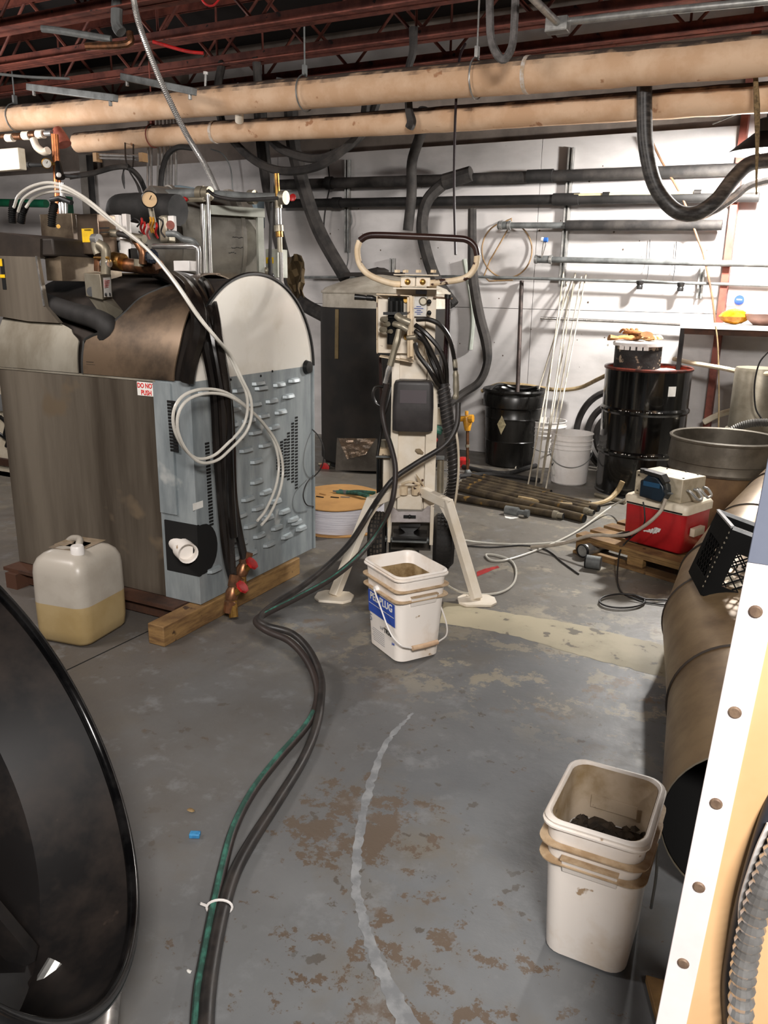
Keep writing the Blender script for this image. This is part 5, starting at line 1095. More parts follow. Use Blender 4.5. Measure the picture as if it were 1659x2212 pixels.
cord('thin_tube', 'thin pale tube curving on the floor right of the cart', [Zp(950, 1252, .2), Zp(985, 1275, .06), Zp(1030, 1284, .012), Zp(1080, 1280, .008), Zp(1108, 1262, .008), Zp(1115, 1235, .008), Zp(1105, 1212, .008), Zp(1075, 1200, .008), Zp(1050, 1198, .008), Zp(1062, 1210, .008), Zp(1100, 1208, .008), Zp(1180, 1180, .008), Zp(1250, 1145, .01), Zp(1320, 1095, .05), Zp(1372, 1068, .2), Zp(1400, 1060, .3)], .0055, clear, 'tube', 8, 6)
cord('thin_tube', 'thin pale tube running straight from the cart toward the cooler', [Zp(990, 1165, .05), Zp(1040, 1172, .008), Zp(1120, 1176, .008), Zp(1200, 1172, .008), Zp(1290, 1165, .02), Zp(1345, 1150, .12)], .0055, clear, 'tube')
cord('floor_cable', 'thin dark cable curving across the floor right of the cart', [Zp(1000, 1178, .005), Zp(1060, 1182, .005), Zp(1130, 1178, .005), Zp(1180, 1188, .005), Zp(1215, 1215, .005), Zp(1250, 1240, .005)], .004, rubber, 'cable')
# ============================================================ pails, drums, bin
random.seed(21)
def pail(name, label, c, r0_, r1_, h, mt, lbl=True):
    t = root(name, label, 'bucket', tuple(c), group='round white pails by the wall')
    pr = [(0, .004), (r0_-.01, 0), (r0_, .01)]
    def R(z): return r0_+(r1_-r0_)*z/h
    pr += [(R(h*.70), h*.70), (R(h*.705)+.008, h*.705), (R(h*.73)+.008, h*.715), (R(h*.73), h*.725), (R(h*.79), h*.79), (R(h*.79)+.008, h*.795), (R(h*.8)+.008, h*.805), (R(h*.81), h*.81), (R(h*.87), h*.87), (R(h*.87)+.009, h*.875), (R(h*.88)+.009, h*.885), (R(h*.89), h*.89), (R(h)-.0, h*.985), (R(h)+.006, h*.988), (R(h)+.006, h), (R(h)-.003, h), (R(h)-.004, h*.98), (r0_-.006, .012), (0, .012)]
    B().lathe(pr, c, 40).make('body', mt, t)
    # handle wire
    P = []; hz = h*.66
    vd = (CAM-c); vd.z = 0; vd.normalize(); sd_ = V((-vd.y, vd.x, 0))
    for i in range(13):
        a = math.pi*i/12; P.append(c+sd_*(math.cos(a)*(R(hz)+.012))+vd*(math.sin(a)*(R(hz*.6)+.012))+V((0, 0, hz-math.sin(a)*h*.28)))
    hd = B().tube(P, .0028, 6, 3).make('handle', galvd, t, label='grey wire handle')
    for s in (-1, 1): B().lathe([(0, .012), (.014, .01), (.018, 0)], c+sd_*s*(R(hz)-.002)+V((0, 0, hz)), 10, ax=sd_*s).make('handle_ear', mt, t)
    # side label with black hazard triangle facing left
    g = []
    for i in range(5):
        row = []
        for j in range(5):
            a = math.radians(198+j*9); z = h*(.16+.46*i/4); row.append(c+V((math.cos(a)*(R(z)+.001), math.sin(a)*(R(z)+.001), z)))
        g.append(row)
    B().sheet(g, .0008).make('side_label', paper, t)
    b = B(); A = lambda a, z: c+V((math.cos(math.radians(a))*(R(z)+.0025), math.sin(math.radians(a))*(R(z)+.0025), z))
    b.prism([A(205, h*.42), A(229, h*.42), A(217, h*.33)], V((-.0005, -.0005, 0))); 
    b.prism([A(200, h*.18), A(232, h*.18), A(232, h*.165), A(200, h*.165)], V((-.0005, -.0005, 0)))
    b.make('label_print', blk, t); return t
c1 = Zp(1228, 1052)+V((-.04, .15, 0)); pail('round_pail', 'nearer round white pail standing on the floor by the leaning rods', c1, .128, .148, .37, whitepl)
c2 = Zp(1172, 1016)+V((-.04, .18, 0)); pail('round_pail', 'farther round white pail half hidden behind the other', c2, .128, .148, .37, whitepl)
# short black drum
c = V((-2.0, 6.17, 0)); t = root('short_drum', 'short black open top drum with diamond label behind the pole', 'drum', tuple(c))
B().lathe([(0, .004), (.19, 0), (.2, .01), (.212, .2), (.216, .205), (.212, .21), (.22, .38), (.225, .385), (.222, .39), (.222, .46), (.24, .475), (.243, .55), (.232, .575), (.245, .58), (.252, .595), (.245, .61), (.235, .6), (.225, .55), (.2, .02), (0, .02)], c, 48).make('body', mat('black_drum_plastic', '#0d0c0b', '#1b1a18', .28, sc=6, st=(2, 2, .3)), t)
va = math.atan2(-c.y, -c.x)-.38
def on(rad, a, z): return c+V((math.cos(a)*rad, math.sin(a)*rad, z))
g = [];
B().prism([on(.228, va-.0, .42), on(.228, va+.16, .35), on(.224, va-.0, .27), on(.228, va-.16, .35)], V((math.cos(va), math.sin(va), 0))*.0015).make('diamond_label', mat('tan_label', '#b7ac88', '#8e8468', .7, sc=40), t, label='tan diamond shaped hazard label')
B().tube([on(.19, a*.33, .60+.02*math.sin(a)) for a in range(0, 12)], .012, 8, 3).make('liner_edge', blackp, t)
# big black drum
c = V((-.93, 5.78, 0)); t = root('steel_drum', 'tall glossy black steel drum with red lined open top', 'drum', tuple(c)); rD = .285
B().lathe([(0, .01), (rD-.01, .01), (rD+.006, 0), (rD+.006, .012), (rD, .02), (rD, .27), (rD+.012, .285), (rD+.012, .30), (rD, .315), (rD, .56), (rD+.012, .575), (rD+.012, .59), (rD, .605), (rD, .84), (rD+.0, .855)], c, 64).make('shell', blackgl, t)
B().lathe([(rD, .85), (rD+.008, .855), (rD+.010, .865), (rD+.004, .873), (rD-.004, .868), (rD-.006, .86)], c, 64).make('rolled_rim', mat('rim_red_brown', '#5f2b22', '#2b1512', .35, sc=20), t)
B().lathe([(rD-.004, .868), (rD-.006, .5), (0, .5)], c, 64).make('red_lining', gasket, t)
av = math.atan2(-c.y, -c.x)+.50
B().sheet([[c+V((math.cos(av+j*.05)*(rD+.0015), math.sin(av+j*.05)*(rD+.0015), .70+.065*i)) for j in range(5)] for i in (0, 1)], .001).make('blank_label', paper, t, label='small blank white label')
b = B()
for i in range(26):
    a = av-1.1+random.random()*1.2; z = random.choice([.592, .592, .302, .3]); b.ball(c+V((math.cos(a)*(rD+.013), math.sin(a)*(rD+.013), z)), random.uniform(.002, .005), 6)
b.make('paint_drips', whitepl, t, kind='stuff')
# inner pail on the drum with crusted side
ci = c+V((-.075, -.03, .5)); ti = root('crusty_pail', 'black crusty pail with white lid standing in the open drum', 'pail', tuple(ci))
B().lathe([(0, 0), (.15, 0), (.155, .3), (.155, .52), (0, .52)], ci, 40).make('body', mat('crusty_black', '#1c1815', '#0e0c0b', .6, sc=14, bump=.6, c3='#8b7c68', sc3=17, lo3=.58), ti)
B().lathe([(.158, .505), (.168, .51), (.17, .53), (.16, .537), (0, .54)], ci, 40).make('lid', whitepl, ti)
for i in range(5): a = -2.1+i*.25; B().beam(ci+V((math.cos(a)*.165, math.sin(a)*.165, .515)), ci+V((math.cos(a)*.166, math.sin(a)*.166, .485)), .03, .005).make('lid_tab', whitepl, ti)
def glove(label, o, ang, mt, s=1.):
    t = root('work_glove', label, 'glove', tuple(o), ang); ca, sa = math.cos(ang), math.sin(ang)
    def L(x, y, z): return o+V(((x*ca-y*sa)*s, (x*sa+y*ca)*s, z*s))
    def flat(b, k=.42):
        for q in b.v: q.z = o.z+(q.z-o.z)*k+.004
        return b
    flat(B().tube([L(-.10, 0, .012), L(-.05, .005, .03), L(-.01, -.005, .018), L(.02, 0, .034), L(.05, 0, .018)], [.024, .034, .038, .042, .036], 12, 3)).make('palm', mt, t)
    for i, (y, l) in enumerate(((-.035, .06), (-.012, .075), (.012, .07), (.034, .055))): flat(B().tube([L(.03, y, .016), L(.03+l*.6, y*1.5, .045), L(.03+l, y*1.9, .012)], [.012, .012, .009], 8, 3), .7).make('finger', mt, t)
    B().tube([L(-.03, .03, .02), L(.0, .06, .02), L(.03, .07, .012)], [.013, .012, .008], 8, 3).make('thumb', mt, t); flat(B().tube([L(-.09, 0, .012), L(-.15, 0, .02)], [.03, .048], 12)).make('cuff', mt, t)
glove('tan leather glove lying left on the white pail lid', ci+V((-.05, -.02, .545)), .4, leath); glove('folded brown leather glove crossing over the first glove', ci+V((-.04, .03, .575)), 2.3, mat('brown_glove', '#8b5a2b', '#6b4220', .7, sc=20)); glove('pale canvas glove at the right of the pail lid', ci+V((.06, .03, .545)), -.3, mat('canvas_glove', '#d9b98c', '#c9a06a', .8, sc=20), .8)
tag(B().ball(c+V((.13, -.08, .83)), .09, 14, (1.1, .8, .45), .08).make('rag', mat('pink_white_rag', '#cfb5ac', '#b99c92', .9, sc=14), ang=60), 'pale rag bunched in the drum opening beside the crusty pail', 'rag')
# fibre bin
c = Zp(1530, 1150); c = V((-.33, 4.93, 0)); t = root('fibre_bin', 'big open tan fibre bin with grey metal rim band', 'bin', tuple(c)); rb = .29
B().lathe([(0, .01), (rb-.01, .0), (rb-.008, .40)], c, 56).make('board_wall', fibre, t)
B().lathe([(rb-.01, .38), (rb+.004, .382), (rb+.008, .395), (rb+.002, .41), (rb+.002, .44), (rb+.012, .445), (rb+.006, .52), (rb+.002, .555), (rb+.012, .558), (rb+.014, .57), (rb+.004, .577), (rb-.004, .57), (rb-.006, .54), (rb-.015, .02), (0, .02)], c, 56).make('rim_band', fibreg, t)
# pallet + cooler + pump
zt = .105
cw = V((.94, .34, 0)).normalized()
A0 = Zp(1345, 1166, zt); A1 = Zp(1470, 1200, zt); cx = (A1-A0).normalized(); cy = V((-cx.y, cx.x, 0)); wC = (A1-A0).length
pt = root('pallet', 'old wooden pallet carrying the red cooler', 'pallet', tuple(A0*1.0))
pt.location.z = 0; WM[pt.name] = Matrix.Translation(pt.location)
pc_ = Zp(1285, 1240, 0)
po = A0.copy(); po.z = 0
def PL(x, y, z): return po+cx*x+cy*y+UZ*z
x0p, x1p = -.22, .50
y0p, y1p = -.10, .62
for y in ((y0p+y1p)/2, y1p-.02): B().obox(PL((x0p+x1p)/2, y, .045), cx*(x1p-x0p)/2, cy*.02, UZ*.043).make('stringer', wood, pt, bevel=.003)
B().obox(PL((x0p+x1p)/2, y0p+.02, .076), cx*(x1p-x0p)/2, cy*.018, UZ*.012).make('stringer', wood, pt, bevel=.002)
B().obox(PL((x0p+x1p)/2, y0p+.02, .008), cx*(x1p-x0p)/2, cy*.04, UZ*.008).make('bottom_board', wood, pt, bevel=.002)
for x in (x0p+.045, (x0p+x1p)/2, x1p-.045): B().obox(PL(x, y0p+.02, .040), cx*.045, cy*.018, UZ*.024).make('block', wood, pt, bevel=.003)
for i in range(6): 
    y = y0p+.04+i*(y1p-y0p-.08)/5; xo = -.04 if i in (2, 4) else .0
    B().obox(PL((x0p+x1p)/2+xo/2, y, .096), cx*((x1p-x0p)/2-abs(xo)/2), cy*.042, UZ*.008).make('deck_board', wood, pt)
for x in (x0p+.04, x1p-.04): B().obox(PL(x, (y0p+y1p)/2, .045), cx*.02, cy*(y1p-y0p)/2-cy*.03, UZ*.035).make('end_block', wood, pt)
co = root('cooler', 'red picnic cooler with white lid on the pallet', 'cooler', tuple(A0), math.atan2(cx.y, cx.x))
def CL(x, y, z): return A0+cx*x+cy*y+UZ*z
hC = .205; dC = .25
def rr(x0, x1, y0, y1, z, r): return [CL((x0+x1)/2+q.x, (y0+y1)/2+q.y, z) for q in rrect(0, 0, 0, (x1-x0)/2, (y1-y0)/2, r)]
B().loft([rr(.008, wC-.008, .008, dC-.008, .0, .02), rr(0, wC, 0, dC, .01, .02), rr(-.004, wC+.004, -.004, dC+.004, hC, .022)], True, True).make('tub', redcool, co, ang=50)
B().loft([rr(-.012, wC+.012, -.012, dC+.012, hC, .025), rr(-.012, wC+.012, -.012, dC+.012, hC+.035, .025), rr(-.004, wC+.004, -.004, dC+.004, hC+.046, .022)], True, True).make('lid', coolw, co, ang=50)
B().obox(CL(wC*.5, -.0125, hC+.006), cx*wC*.47, cy*.001, UZ*.004).make('lid_groove', void, co); B().obox(CL(wC+.02, dC*.4, hC*.55), cx*.012, cy*.05, UZ*.02).make('side_handle', coolw, co)
b = B(); random.seed(2)
for i in range(26): b.obox(CL(wC*.50+(i-13)*.0034, -.0045, .078+i*.0009+random.uniform(-.002, .002)), cx*.0026, cy*.0006, UZ*(.003+.016*max(0, 1-abs(i-17)/15)*random.uniform(.5, 1))+cx*.004)
b.make('worn_white_mark', whitepl, co, label='scuffed white remains of a sticker')
zl = hC+.047
pm = root('pump_box', 'dented beige metal box with two loop handles on the cooler lid', 'pump', tuple(CL(.05, .05, zl)), math.atan2(cx.y, cx.x)+.0)
def PB(x, y, z): return CL(x, y, zl+z)
bxs = [.05, .30]; 
B().hexa([PB(.02, .03, 0), PB(.285, .02, 0), PB(.31, .20, 0), PB(.04, .22, 0), PB(.02, .03, .12), PB(.285, .02, .12), PB(.31, .20, .12), PB(.04, .22, .12)]).make('case', mach, pm, bevel=.004)
for (x, y) in ((.05, .05), (.1, .19), (.2, .2), (.27, .19), (.27, .05)): B().cyl(PB(x, y, .12), PB(x, y, .1235), .005, 8).make('rivet', blk, pm)
for (x, z) in ((.04, .1), (.04, .02)): B().ball(PB(x, .024, z), .004, 8).make('rivet', blk, pm)
B().cyl(PB(.07, .028, .07), PB(.07, .018, .07), .012, 12).make('round_socket', blackp, pm)
for y in (.05, .13): B().tube([PB(.292+.1*y, y, .065), PB(.315+.1*y, y-.005, .06), PB(.345+.1*y, y, .035), PB(.355, y+.025, .025), PB(.345+.1*y, y+.05, .035), PB(.32+.1*y, y+.055, .06), PB(.298+.1*y, y+.05, .065)], .0065, 8, 4).make('loop_handle', galv, pm)
ph = B().prism([PB(.10, -.055, .012), PB(.22, -.055, .005), PB(.235, -.055, .04), PB(.225, -.055, .085), PB(.185, -.055, .125), PB(.135, -.055, .128), PB(.10, -.055, .085)], cy*.075).make('pump_head', bluepl, pm, bevel=.006, label='blue black plastic pump head')
B().prism([PB(.12, -.058, .13), PB(.20, -.058, .125), PB(.225, -.058, .095), PB(.235, -.058, .11), PB(.21, -.058, .142), PB(.115, -.058, .15)], cy*.05).make('clamp_arm', blackp, pm)
B().obox(PB(.165, -.058, .085), cx*.045, cy*.002, UZ*.012).make('blue_band', mat('blue_band', '#1d4360', None, .3), pm); B().cyl(PB(.1, -.03, .13), PB(.1, -.03, .15), .02, 10).make('clamp_knob', blackp, pm)
B().cyl(PB(.24, -.03, .05), PB(.275, -.05, .06), .005, 8).cyl(PB(.235, -.03, .07), PB(.235, -.045, .10), .004, 8).make('clamp_screw', galvd, pm)
cord('clear_hose', 'clear pump hose drooping over the red cooler front', [PB(.25, -.06, .03), PB(.245, -.09, -.03), PB(.20, -.13, -.10), PB(.12, -.14, -.165), PB(.02, -.13, -.20), PB(-.10, -.15, -.225), PB(-.25, -.2, -.3), PB(-.4, -.25, -.345)], .009, mat('cloudy_hose', '#b3a899', '#988d7f', .3, sc=14), 'hose')
cord('power_cord', 'black power cord with plug hanging down the cooler to a coil on the floor', [PB(.13, -.06, -.01), PB(.15, -.07, -.06), PB(.15, -.075, -.13), Zp(1345, 1180, .1), Zp(1335, 1220, .04), Zp(1335, 1262, .008), Zp(1350, 1285, .006), Zp(1395, 1296, .006)], .004, rubber, 'cord')
tag(B().tube([PB(.02, -.10, -.205), PB(.09, -.09, -.185)], [.010, .02], 10).make('cord_plug', blackp), 'black adapter plug lying at the cooler foot', 'plug')
pts = [Zp(1344+49*math.cos(a), 1298+15*math.sin(a), .006+.001*i/6) for i, a in enumerate([2*math.pi*k/24-1.2 for k in range(50)])]
cord('coiled_cable', 'coiled black cord on the floor before the pallet', pts+[Zp(1395, 1294, .014), Zp(1440, 1296, .006), Zp(1475, 1298, .006)], .004, rubber, 'cord', 6, 2)
cord('thin_cable', 'thin black cord running under the tan duct', [Zp(1360, 1288, .018), Zp(1390, 1300, .006), Zp(1440, 1307, .006), Zp(1475, 1310, .006)], .0035, rubber, 'cord')
# elbow and pipe end left of pallet
t = root('duct_elbow', 'small galvanised elbow on the floor left of the pallet', 'elbow', tuple(Zp(1262, 1198)))
P = [Zp(1258, 1190, .04), Zp(1272, 1186, .04), Zp(1290, 1180, .04), Zp(1310, 1170, .04)]
B().tube(P, .033, 14, 4).make('elbow_body', galv, t); d = (P[0]-P[1]).normalized(); B().lathe([(.036, -.01), (.036, .004), (.031, .004), (.03, -.002), (0, -.002)], P[0], 14, ax=d).make('elbow_mouth', void, t)
P = [Zp(1266, 1212, .035), Zp(1330, 1222, .035)]; t = root('pipe_end', 'dark open pipe end under the left of the pallet', 'pipe', tuple(P[0]))
B().cyl(P[0], P[0]+(P[1]-P[0])*.5, .034, 18).make('pipe_body', galvd, t); d = (P[0]-P[1]).normalized(); B().lathe([(.035, -.004), (.035, .003), (.027, .003), (.026, .001), (0, .001)], P[0], 18, ax=d).make('mouth', void, t)
# steel pipes stacked on floor
pm_ = mat('rusty_steel_pipe', '#5f5340', '#3e352b', .5, .5, sc=9, st=(1, 1, 1), c3='#8b6d3c', sc3=12, lo3=.66)
prs = [((975, 1073), (1205, 1113), .024, 'steel pipe of the floor stack nearest the viewer with a pale threaded end'), ((985, 1052), (1262, 1120), .027, 'thickest steel pipe of the floor stack, open end farthest right'), ((990, 1045), (1272, 1105), .02, 'yellowish steel pipe with pale coupling end in the floor stack'), ((1000, 1040), (1273, 1098), .018, 'narrow dark steel pipe behind the yellowish one'), ((1010, 1036), (1293, 1098), .022, 'steel pipe of the stack with its dark end at far right'), ((1020, 1028), (1275, 1088), .016, 'thin steel pipe lying at the back of the stack'), ((1022, 1022), (1190, 1062), .014, 'thin rusty rod lying behind the steel pipe stack')]
for i, (a, b_, r, lb) in enumerate(prs):
    p, q = Zp(a[0], a[1], r), Zp(b_[0], b_[1], r); t = root('floor_pipe', lb, 'pipe', tuple(p), group='steel pipes lying together on the floor'); d = (q-p).normalized()
    B().cyl(p, q, r, 14).make('pipe_body', pm_, t)
    if i in (0, 2): B().tube([q-d*.03, q, q+d*.001, q+d*.035], [r*1.15, r*1.15, r*.8, r*.8], 12).make('threaded_end', silt, t)
    e = q+(d*.035 if i in (0, 2) else V((0, 0, 0))); k_ = .8 if i in (0, 2) else 1
    B().lathe([(r*k_*.98, .0), (r*k_*.98, .002), (r*k_*.7, .002), (r*k_*.68, .0008), (0, .0008)], e, 14, ax=d).make('bore', void, t)
t = root('pipe_coupling', 'short stubby pipe coupling lying alone before the stack', 'coupling', tuple(Zp(1105, 1105)))
p = Zp(1092, 1101, .028); q = Zp(1128, 1107, .028); d = (q-p).normalized()
B().tube([p, p+d*.085, p+d*.086, p+d*.13, p+d*.131, p+d*.155], [.028, .028, .016, .016, .024, .024], 12).make('body', galvd, t)
cord('plastic_hose', 'tan ribbed hose end curving up off the floor by the black drum', [Zp(1120, 1075, .02), Zp(1200, 1088, .02), Zp(1270, 1090, .02), Zp(1310, 1082, .03), Zp(1333, 1062, .08), Zp(1345, 1040, .15)], [.014, .014, .014, .016, .018, .018], tanhose)
t = root('floor_pipe', 'short pale pipe end poking out beside the black drum foot', 'pipe', tuple(Zp(1290, 1070))); B().cyl(Zp(1286, 1068, .015), Zp(1350, 1085, .015), .015, 12).make('pipe_body', silt, t)
cord('floor_hose', 'dark hose lying in front of the short black drum', [Zp(1000, 1008, .02), Zp(1060, 1020, .02), Zp(1100, 1022, .02), Zp(1140, 1010, .02), Zp(1160, 1005, .02)], .018, foamd)
cord('floor_hose', 'second dark hose crossing behind the steel pipes', [Zp(980, 1030, .02), Zp(1040, 1025, .02), Zp(1100, 1028, .02), Zp(1165, 1038, .02)], .018, foamd)
# yellow valve on riser
t = root('gas_valve', 'yellow valve on a thin brass riser behind the cart', 'valve', tuple(Zp(1008, 1022)))
Yv = Zp(1008, 1022, 0).y
B().cyl(Yp(1010, 1020, Yv), Yp(1010, 925, Yv), .012, 10).make('riser', bronze, t)
B().tube([Yp(1010, 930, Yv), Yp(1010, 912, Yv), Yp(1009, 900, Yv)], [.022, .035, .025], 10).make('valve_body', yelp, t); B().cyl(Yp(988, 905, Yv), Yp(1012, 904, Yv), .022, 10).make('valve_arm', yelp, t); B().cyl(Yp(1014, 904, Yv-.03), Yp(1022, 904, Yv-.03), .03, 8).make('valve_boss', yelp, t); B().cyl(Yp(1008, 897, Yv), Yp(1008, 888, Yv), .014, 8).make('stem_nut', yelp, t)
B().cyl(Yp(1010, 966, Yv), Yp(1010, 960, Yv), .018, 10).make('collar', silt, t); B().ball(Yp(1010, 1020, Yv), .026, 10).make('tee', galvd, t)
tag(B().lathe([(0, 0), (.05, 0), (.05, .06), (.03, .075), (0, .075)], Zp(1000, 1008), 20).make('red_can', redp), 'small red can on the floor beside the yellow valve riser', 'can')
# hose coil and cable behind drums
cord('wall_hose', 'tan hose sagging along the wall behind the drums', [Yp(1040, 845, 6.4), Yp(1080, 830, 6.42), Yp(1130, 832, 6.44), Yp(1200, 842, 6.44), Yp(1250, 838, 6.42), Yp(1290, 820, 6.3), Yp(1320, 805, 6.2)], .016, tanhose)
for i, (rx, lb) in enumerate(((74, 'outer black hose of the coil behind the tall drum'), (52, 'middle black hose of the coil behind the tall drum'), (34, 'inner black hose of the coil behind the tall drum'))):
    cord('coiled_hose', lb, [Yp(1325+rx*1.15*math.cos(a)*.95, 945+rx*1.35*math.sin(a), 6.36-.03*i) for a in [math.pi*2*k/16 for k in range(17)]], .026, rubber, n=8, k=3)
# ---- right corner: shelf, bottles, bowl, tank, hoses
Ys_ = 5.95
t = root('wall_shelf', 'thin pale edged shelf on the right wall', 'shelf', tuple(Yp(1610, 712, Ys_)))
zs = Yp(1600, 703, Ys_).z
B().box(Yp(1548, 0, Ys_).x, .55, Ys_, 6.54, zs-.02, zs).make('board', mat('shelf_paint', '#9d948b', '#807870', .5, sc=8), t); B().box(Yp(1548, 0, Ys_).x, .55, Ys_-.01, Ys_, zs-.03, zs+.0).make('front_rail', whitepl, t)
B().box(Yp(1548, 0, Ys_).x, Yp(1558, 0, Ys_).x, Ys_+.02, Ys_+.06, 0, zs-.02).make('post', blackp, t, label='dark upright post under the shelf')
B().box(Yp(1558, 0, Ys_).x, .55, Ys_+.02, Ys_+.05, zs-.07, zs-.02).make('under_rail', woodd, t)
B().box(.5, .54, Ys_+.02, Ys_+.06, 0, zs-.02).make('post', blackp, t)
random.seed(9); tag(B().ball(V((Yp(1586, 688, 6.1).x, 6.1, zs+.052)), .085, 12, (1.15, .8, .60), .07).make('oil_bag', amber, ang=30), 'amber liquid bag lying on the shelf', 'bag')
bc = Yp(1650, 690, 6.1); bc.z = zs
t = root('bowl', 'shallow pinkish bowl at the right on the shelf', 'bowl', tuple(bc)); B().lathe([(0, .0), (.06, 0), (.11, .04), (.125, .075), (.12, .078), (.1, .05), (.05, .012), (0, .012)], bc, 30).make('body', mat('pink_bowl', '#a5847a', '#8d6e64', .35, sc=5), t); B().lathe([(.118, .078), (.10, .105), (.05, .125), (0, .13)], bc, 30).make('cover', mat('pink_cover', '#b79b92', '#a3857b', .4, sc=5), t)
p = Yp(1597, 648, 6.545)
t = root('round_sticker', 'small blue oval sticker on the bright wall above the shelf', 'sticker', tuple(p)); B().lathe([(0, .004), (.034, .004), (.034, 0)], p, 24, ax=(0, -1, 0)).make('disc', blueink, t); B().beam(p+V((-.018, -.005, .004)), p+V((.018, -.005, .002)), .002, .008).make('pale_mark', paper, t)
tag(B().box(Yp(1606, 0, 6.3).x, Yp(1640, 0, 6.3).x, 6.3, 6.56, Yp(0, 343, 6.3).z, Yp(0, 332, 6.3).z).make('sign_plate', mat('grey_sign', '#8f8c8c', None, .6)), 'small grey plate with red marks under the lamp', 'sign')
# silver tank with strap
ts = V((.20, 5.75, 0)); ts = Yp(1625, 900, 5.75); ts.z = 0
zG = Yp(1608, 947, ts.y-.157).z; zT = Yp(1620, 800, ts.y).z
t = root('vacuum_canister', 'dull silver cylinder standing behind the tan bin', 'canister', tuple(ts))
B().lathe([(0, .02), (.15, .02), (.155, .12), (.155, zG+.04), (.142, zG+.05), (.142, zT), (.135, zT+.02), (0, zT+.02)], ts, 40).make('barrel', silt, t)
zG = Yp(1608, 947, ts.y-.157).z; lbp = Yp(1608, 948, ts.y-.17)
B().sheet([[ts+V((math.sin(a)*.157, -math.cos(a)*.157, z)) for a in [-.75+.14*j for j in range(9)]] for z in (zG-.04, zG+.035)], .0015).make('base_band', mat('band_paint', '#a9a396', None, .5), t)
for i, ch in enumerate('GALAXY'):
    a = -.55+.17*i; text(ch, .048, ts+V((math.sin(a)*.1595, -math.cos(a)*.1595, zG)), (math.cos(a), math.sin(a), 0), (0, 0, 1), blk, t)
cord('black_wire', 'thin black cord bowing down in front of the silver canister', [Yp(1659, 760, 5.5), Yp(1640, 785, 5.5), Yp(1630, 830, 5.5), Yp(1632, 880, 5.5), Yp(1645, 905, 5.5)], .005, rubber, 'wire')
flex('grey ribbed hose curving from the bin past the silver canister', [Yp(1562, 945, 5.35), Yp(1590, 925, 5.35), Yp(1625, 914, 5.35), Yp(1670, 913, 5.35)], .024, mat('grey_ribbed', '#5b5955', '#3c3a37', .5, .4, sc=9), rib=.09, k=16)
cord('pale_tube', 'long pale tube running right from behind the black drum', [Yp(1455, 775, 6.1), Yp(1500, 785, 6.0), Yp(1560, 795, 5.9), Yp(1610, 805, 5.7), Yp(1670, 808, 5.6)], .016, mat('pale_hose', '#cfc0a8', '#b9a587', .4, sc=8), 'tube')
cord('pale_tube', 'pale pipe sloping low on the wall right of the black drum', [Yp(1520, 912, 6.3), Yp(1560, 893, 6.3), Yp(1620, 880, 6.3)], .022, coolw, 'tube')
cord('tan_cord', 'thin tan cord hanging down beside the shelf post', [Yp(1546, 705, 5.93), Yp(1550, 740, 5.93), Yp(1552, 790, 5.93), Yp(1553, 850, 5.93), Yp(1552, 935, 5.93)], .005, tanhose, 'cord')
# ============================================================ big duct, crate
random.seed(31)
rd = .2
dp = [V((.05, 1.74, rd)), V((-.02, 2.32, rd)), V((-.13, 2.95, rd)), V((-.13, 3.3, rd+.04)), V((-.07, 3.65, rd+.11)), V((.03, 4.0, rd+.20)), V((.16, 4.4, rd+.31)), V((.32, 4.8, rd+.42))]
t = root('air_duct', 'long tan metal duct lying on the floor at the right, elbow bending away', 'duct', tuple(dp[0]))
Q = [dp[0], dp[1], dp[2]]
for i in range(7):
    ps = dp[i:i+2]; d = (ps[1]-ps[0]).normalized()
    B().tube([ps[0]-d*.0, ps[1]+d*.03*(i < 6)], [rd*(1+.004*(i % 2)), rd*(1+.004*(i % 2))], 48, cap=False).make('duct_section', ductm, t)
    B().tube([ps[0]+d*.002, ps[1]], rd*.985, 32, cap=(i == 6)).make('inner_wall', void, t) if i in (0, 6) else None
    if i: B().lathe([(rd+.001, -.004), (rd+.006, 0), (rd+.001, .004)], ps[0], 48, ax=(dp[i+1]-dp[i-1])).make('seam_ring', mat('seam_black', '#2b221a', None, .6), t)
# end cap interior dark disc recessed
d = (dp[1]-dp[0]).normalized(); B().lathe([(rd*.99, 0), (rd, -.004), (rd*1.004, 0), (rd*1.0, .004)], dp[0], 48, ax=d).make('cut_edge', silt, t)
# crate
ck = Dp(1530, 1280, 2.7)
crk = mat('matte_black_crate', '#060606', '#0c0c0c', .75, sc=10, ior=1.25)
cr = root('milk_crate', 'black plastic crate with lattice side tilted on the tan duct', 'crate', tuple(ck), 0)
tl = Dp(1583, 1140, 2.62)
# orthonormal frame from picture-measured corners: x along the top edge, w down the side
ex = (rt*.92-up*.36-fw*.125).normalized(); ew = (rt*-.30-up*.91+fw*.27); ew = (ew-ex*ew.dot(ex)).normalized(); ed = ex.cross(ew)
if ed.dot(fw) < 0: ed = -ed
o_ = tl; Lx, Lw, Ld = .30, .245, .26
def CR(x, w_, d_): return o_+ex*x+ew*w_+ed*d_
def cbar(a, b_, th=.008, nm='bar'): return B().beam(CR(*a), CR(*b_), th, th, ed)
for (nm, pts_) in (('rim', [((0, 0, 0), (Lx, 0, 0)), ((0, 0, Ld), (Lx, 0, Ld)), ((0, 0, 0), (0, 0, Ld)), ((Lx, 0, 0), (Lx, 0, Ld))]),):
    b = B()
    for a, c_ in pts_: b.beam(CR(*a), CR(*c_), .012, .010, ed)
    b.make('rim', mat('grey_rim', '#a9abac', '#8b8d8e', .4, sc=8), cr, label='pale grey rim')  # rim set far paler than the black crate body
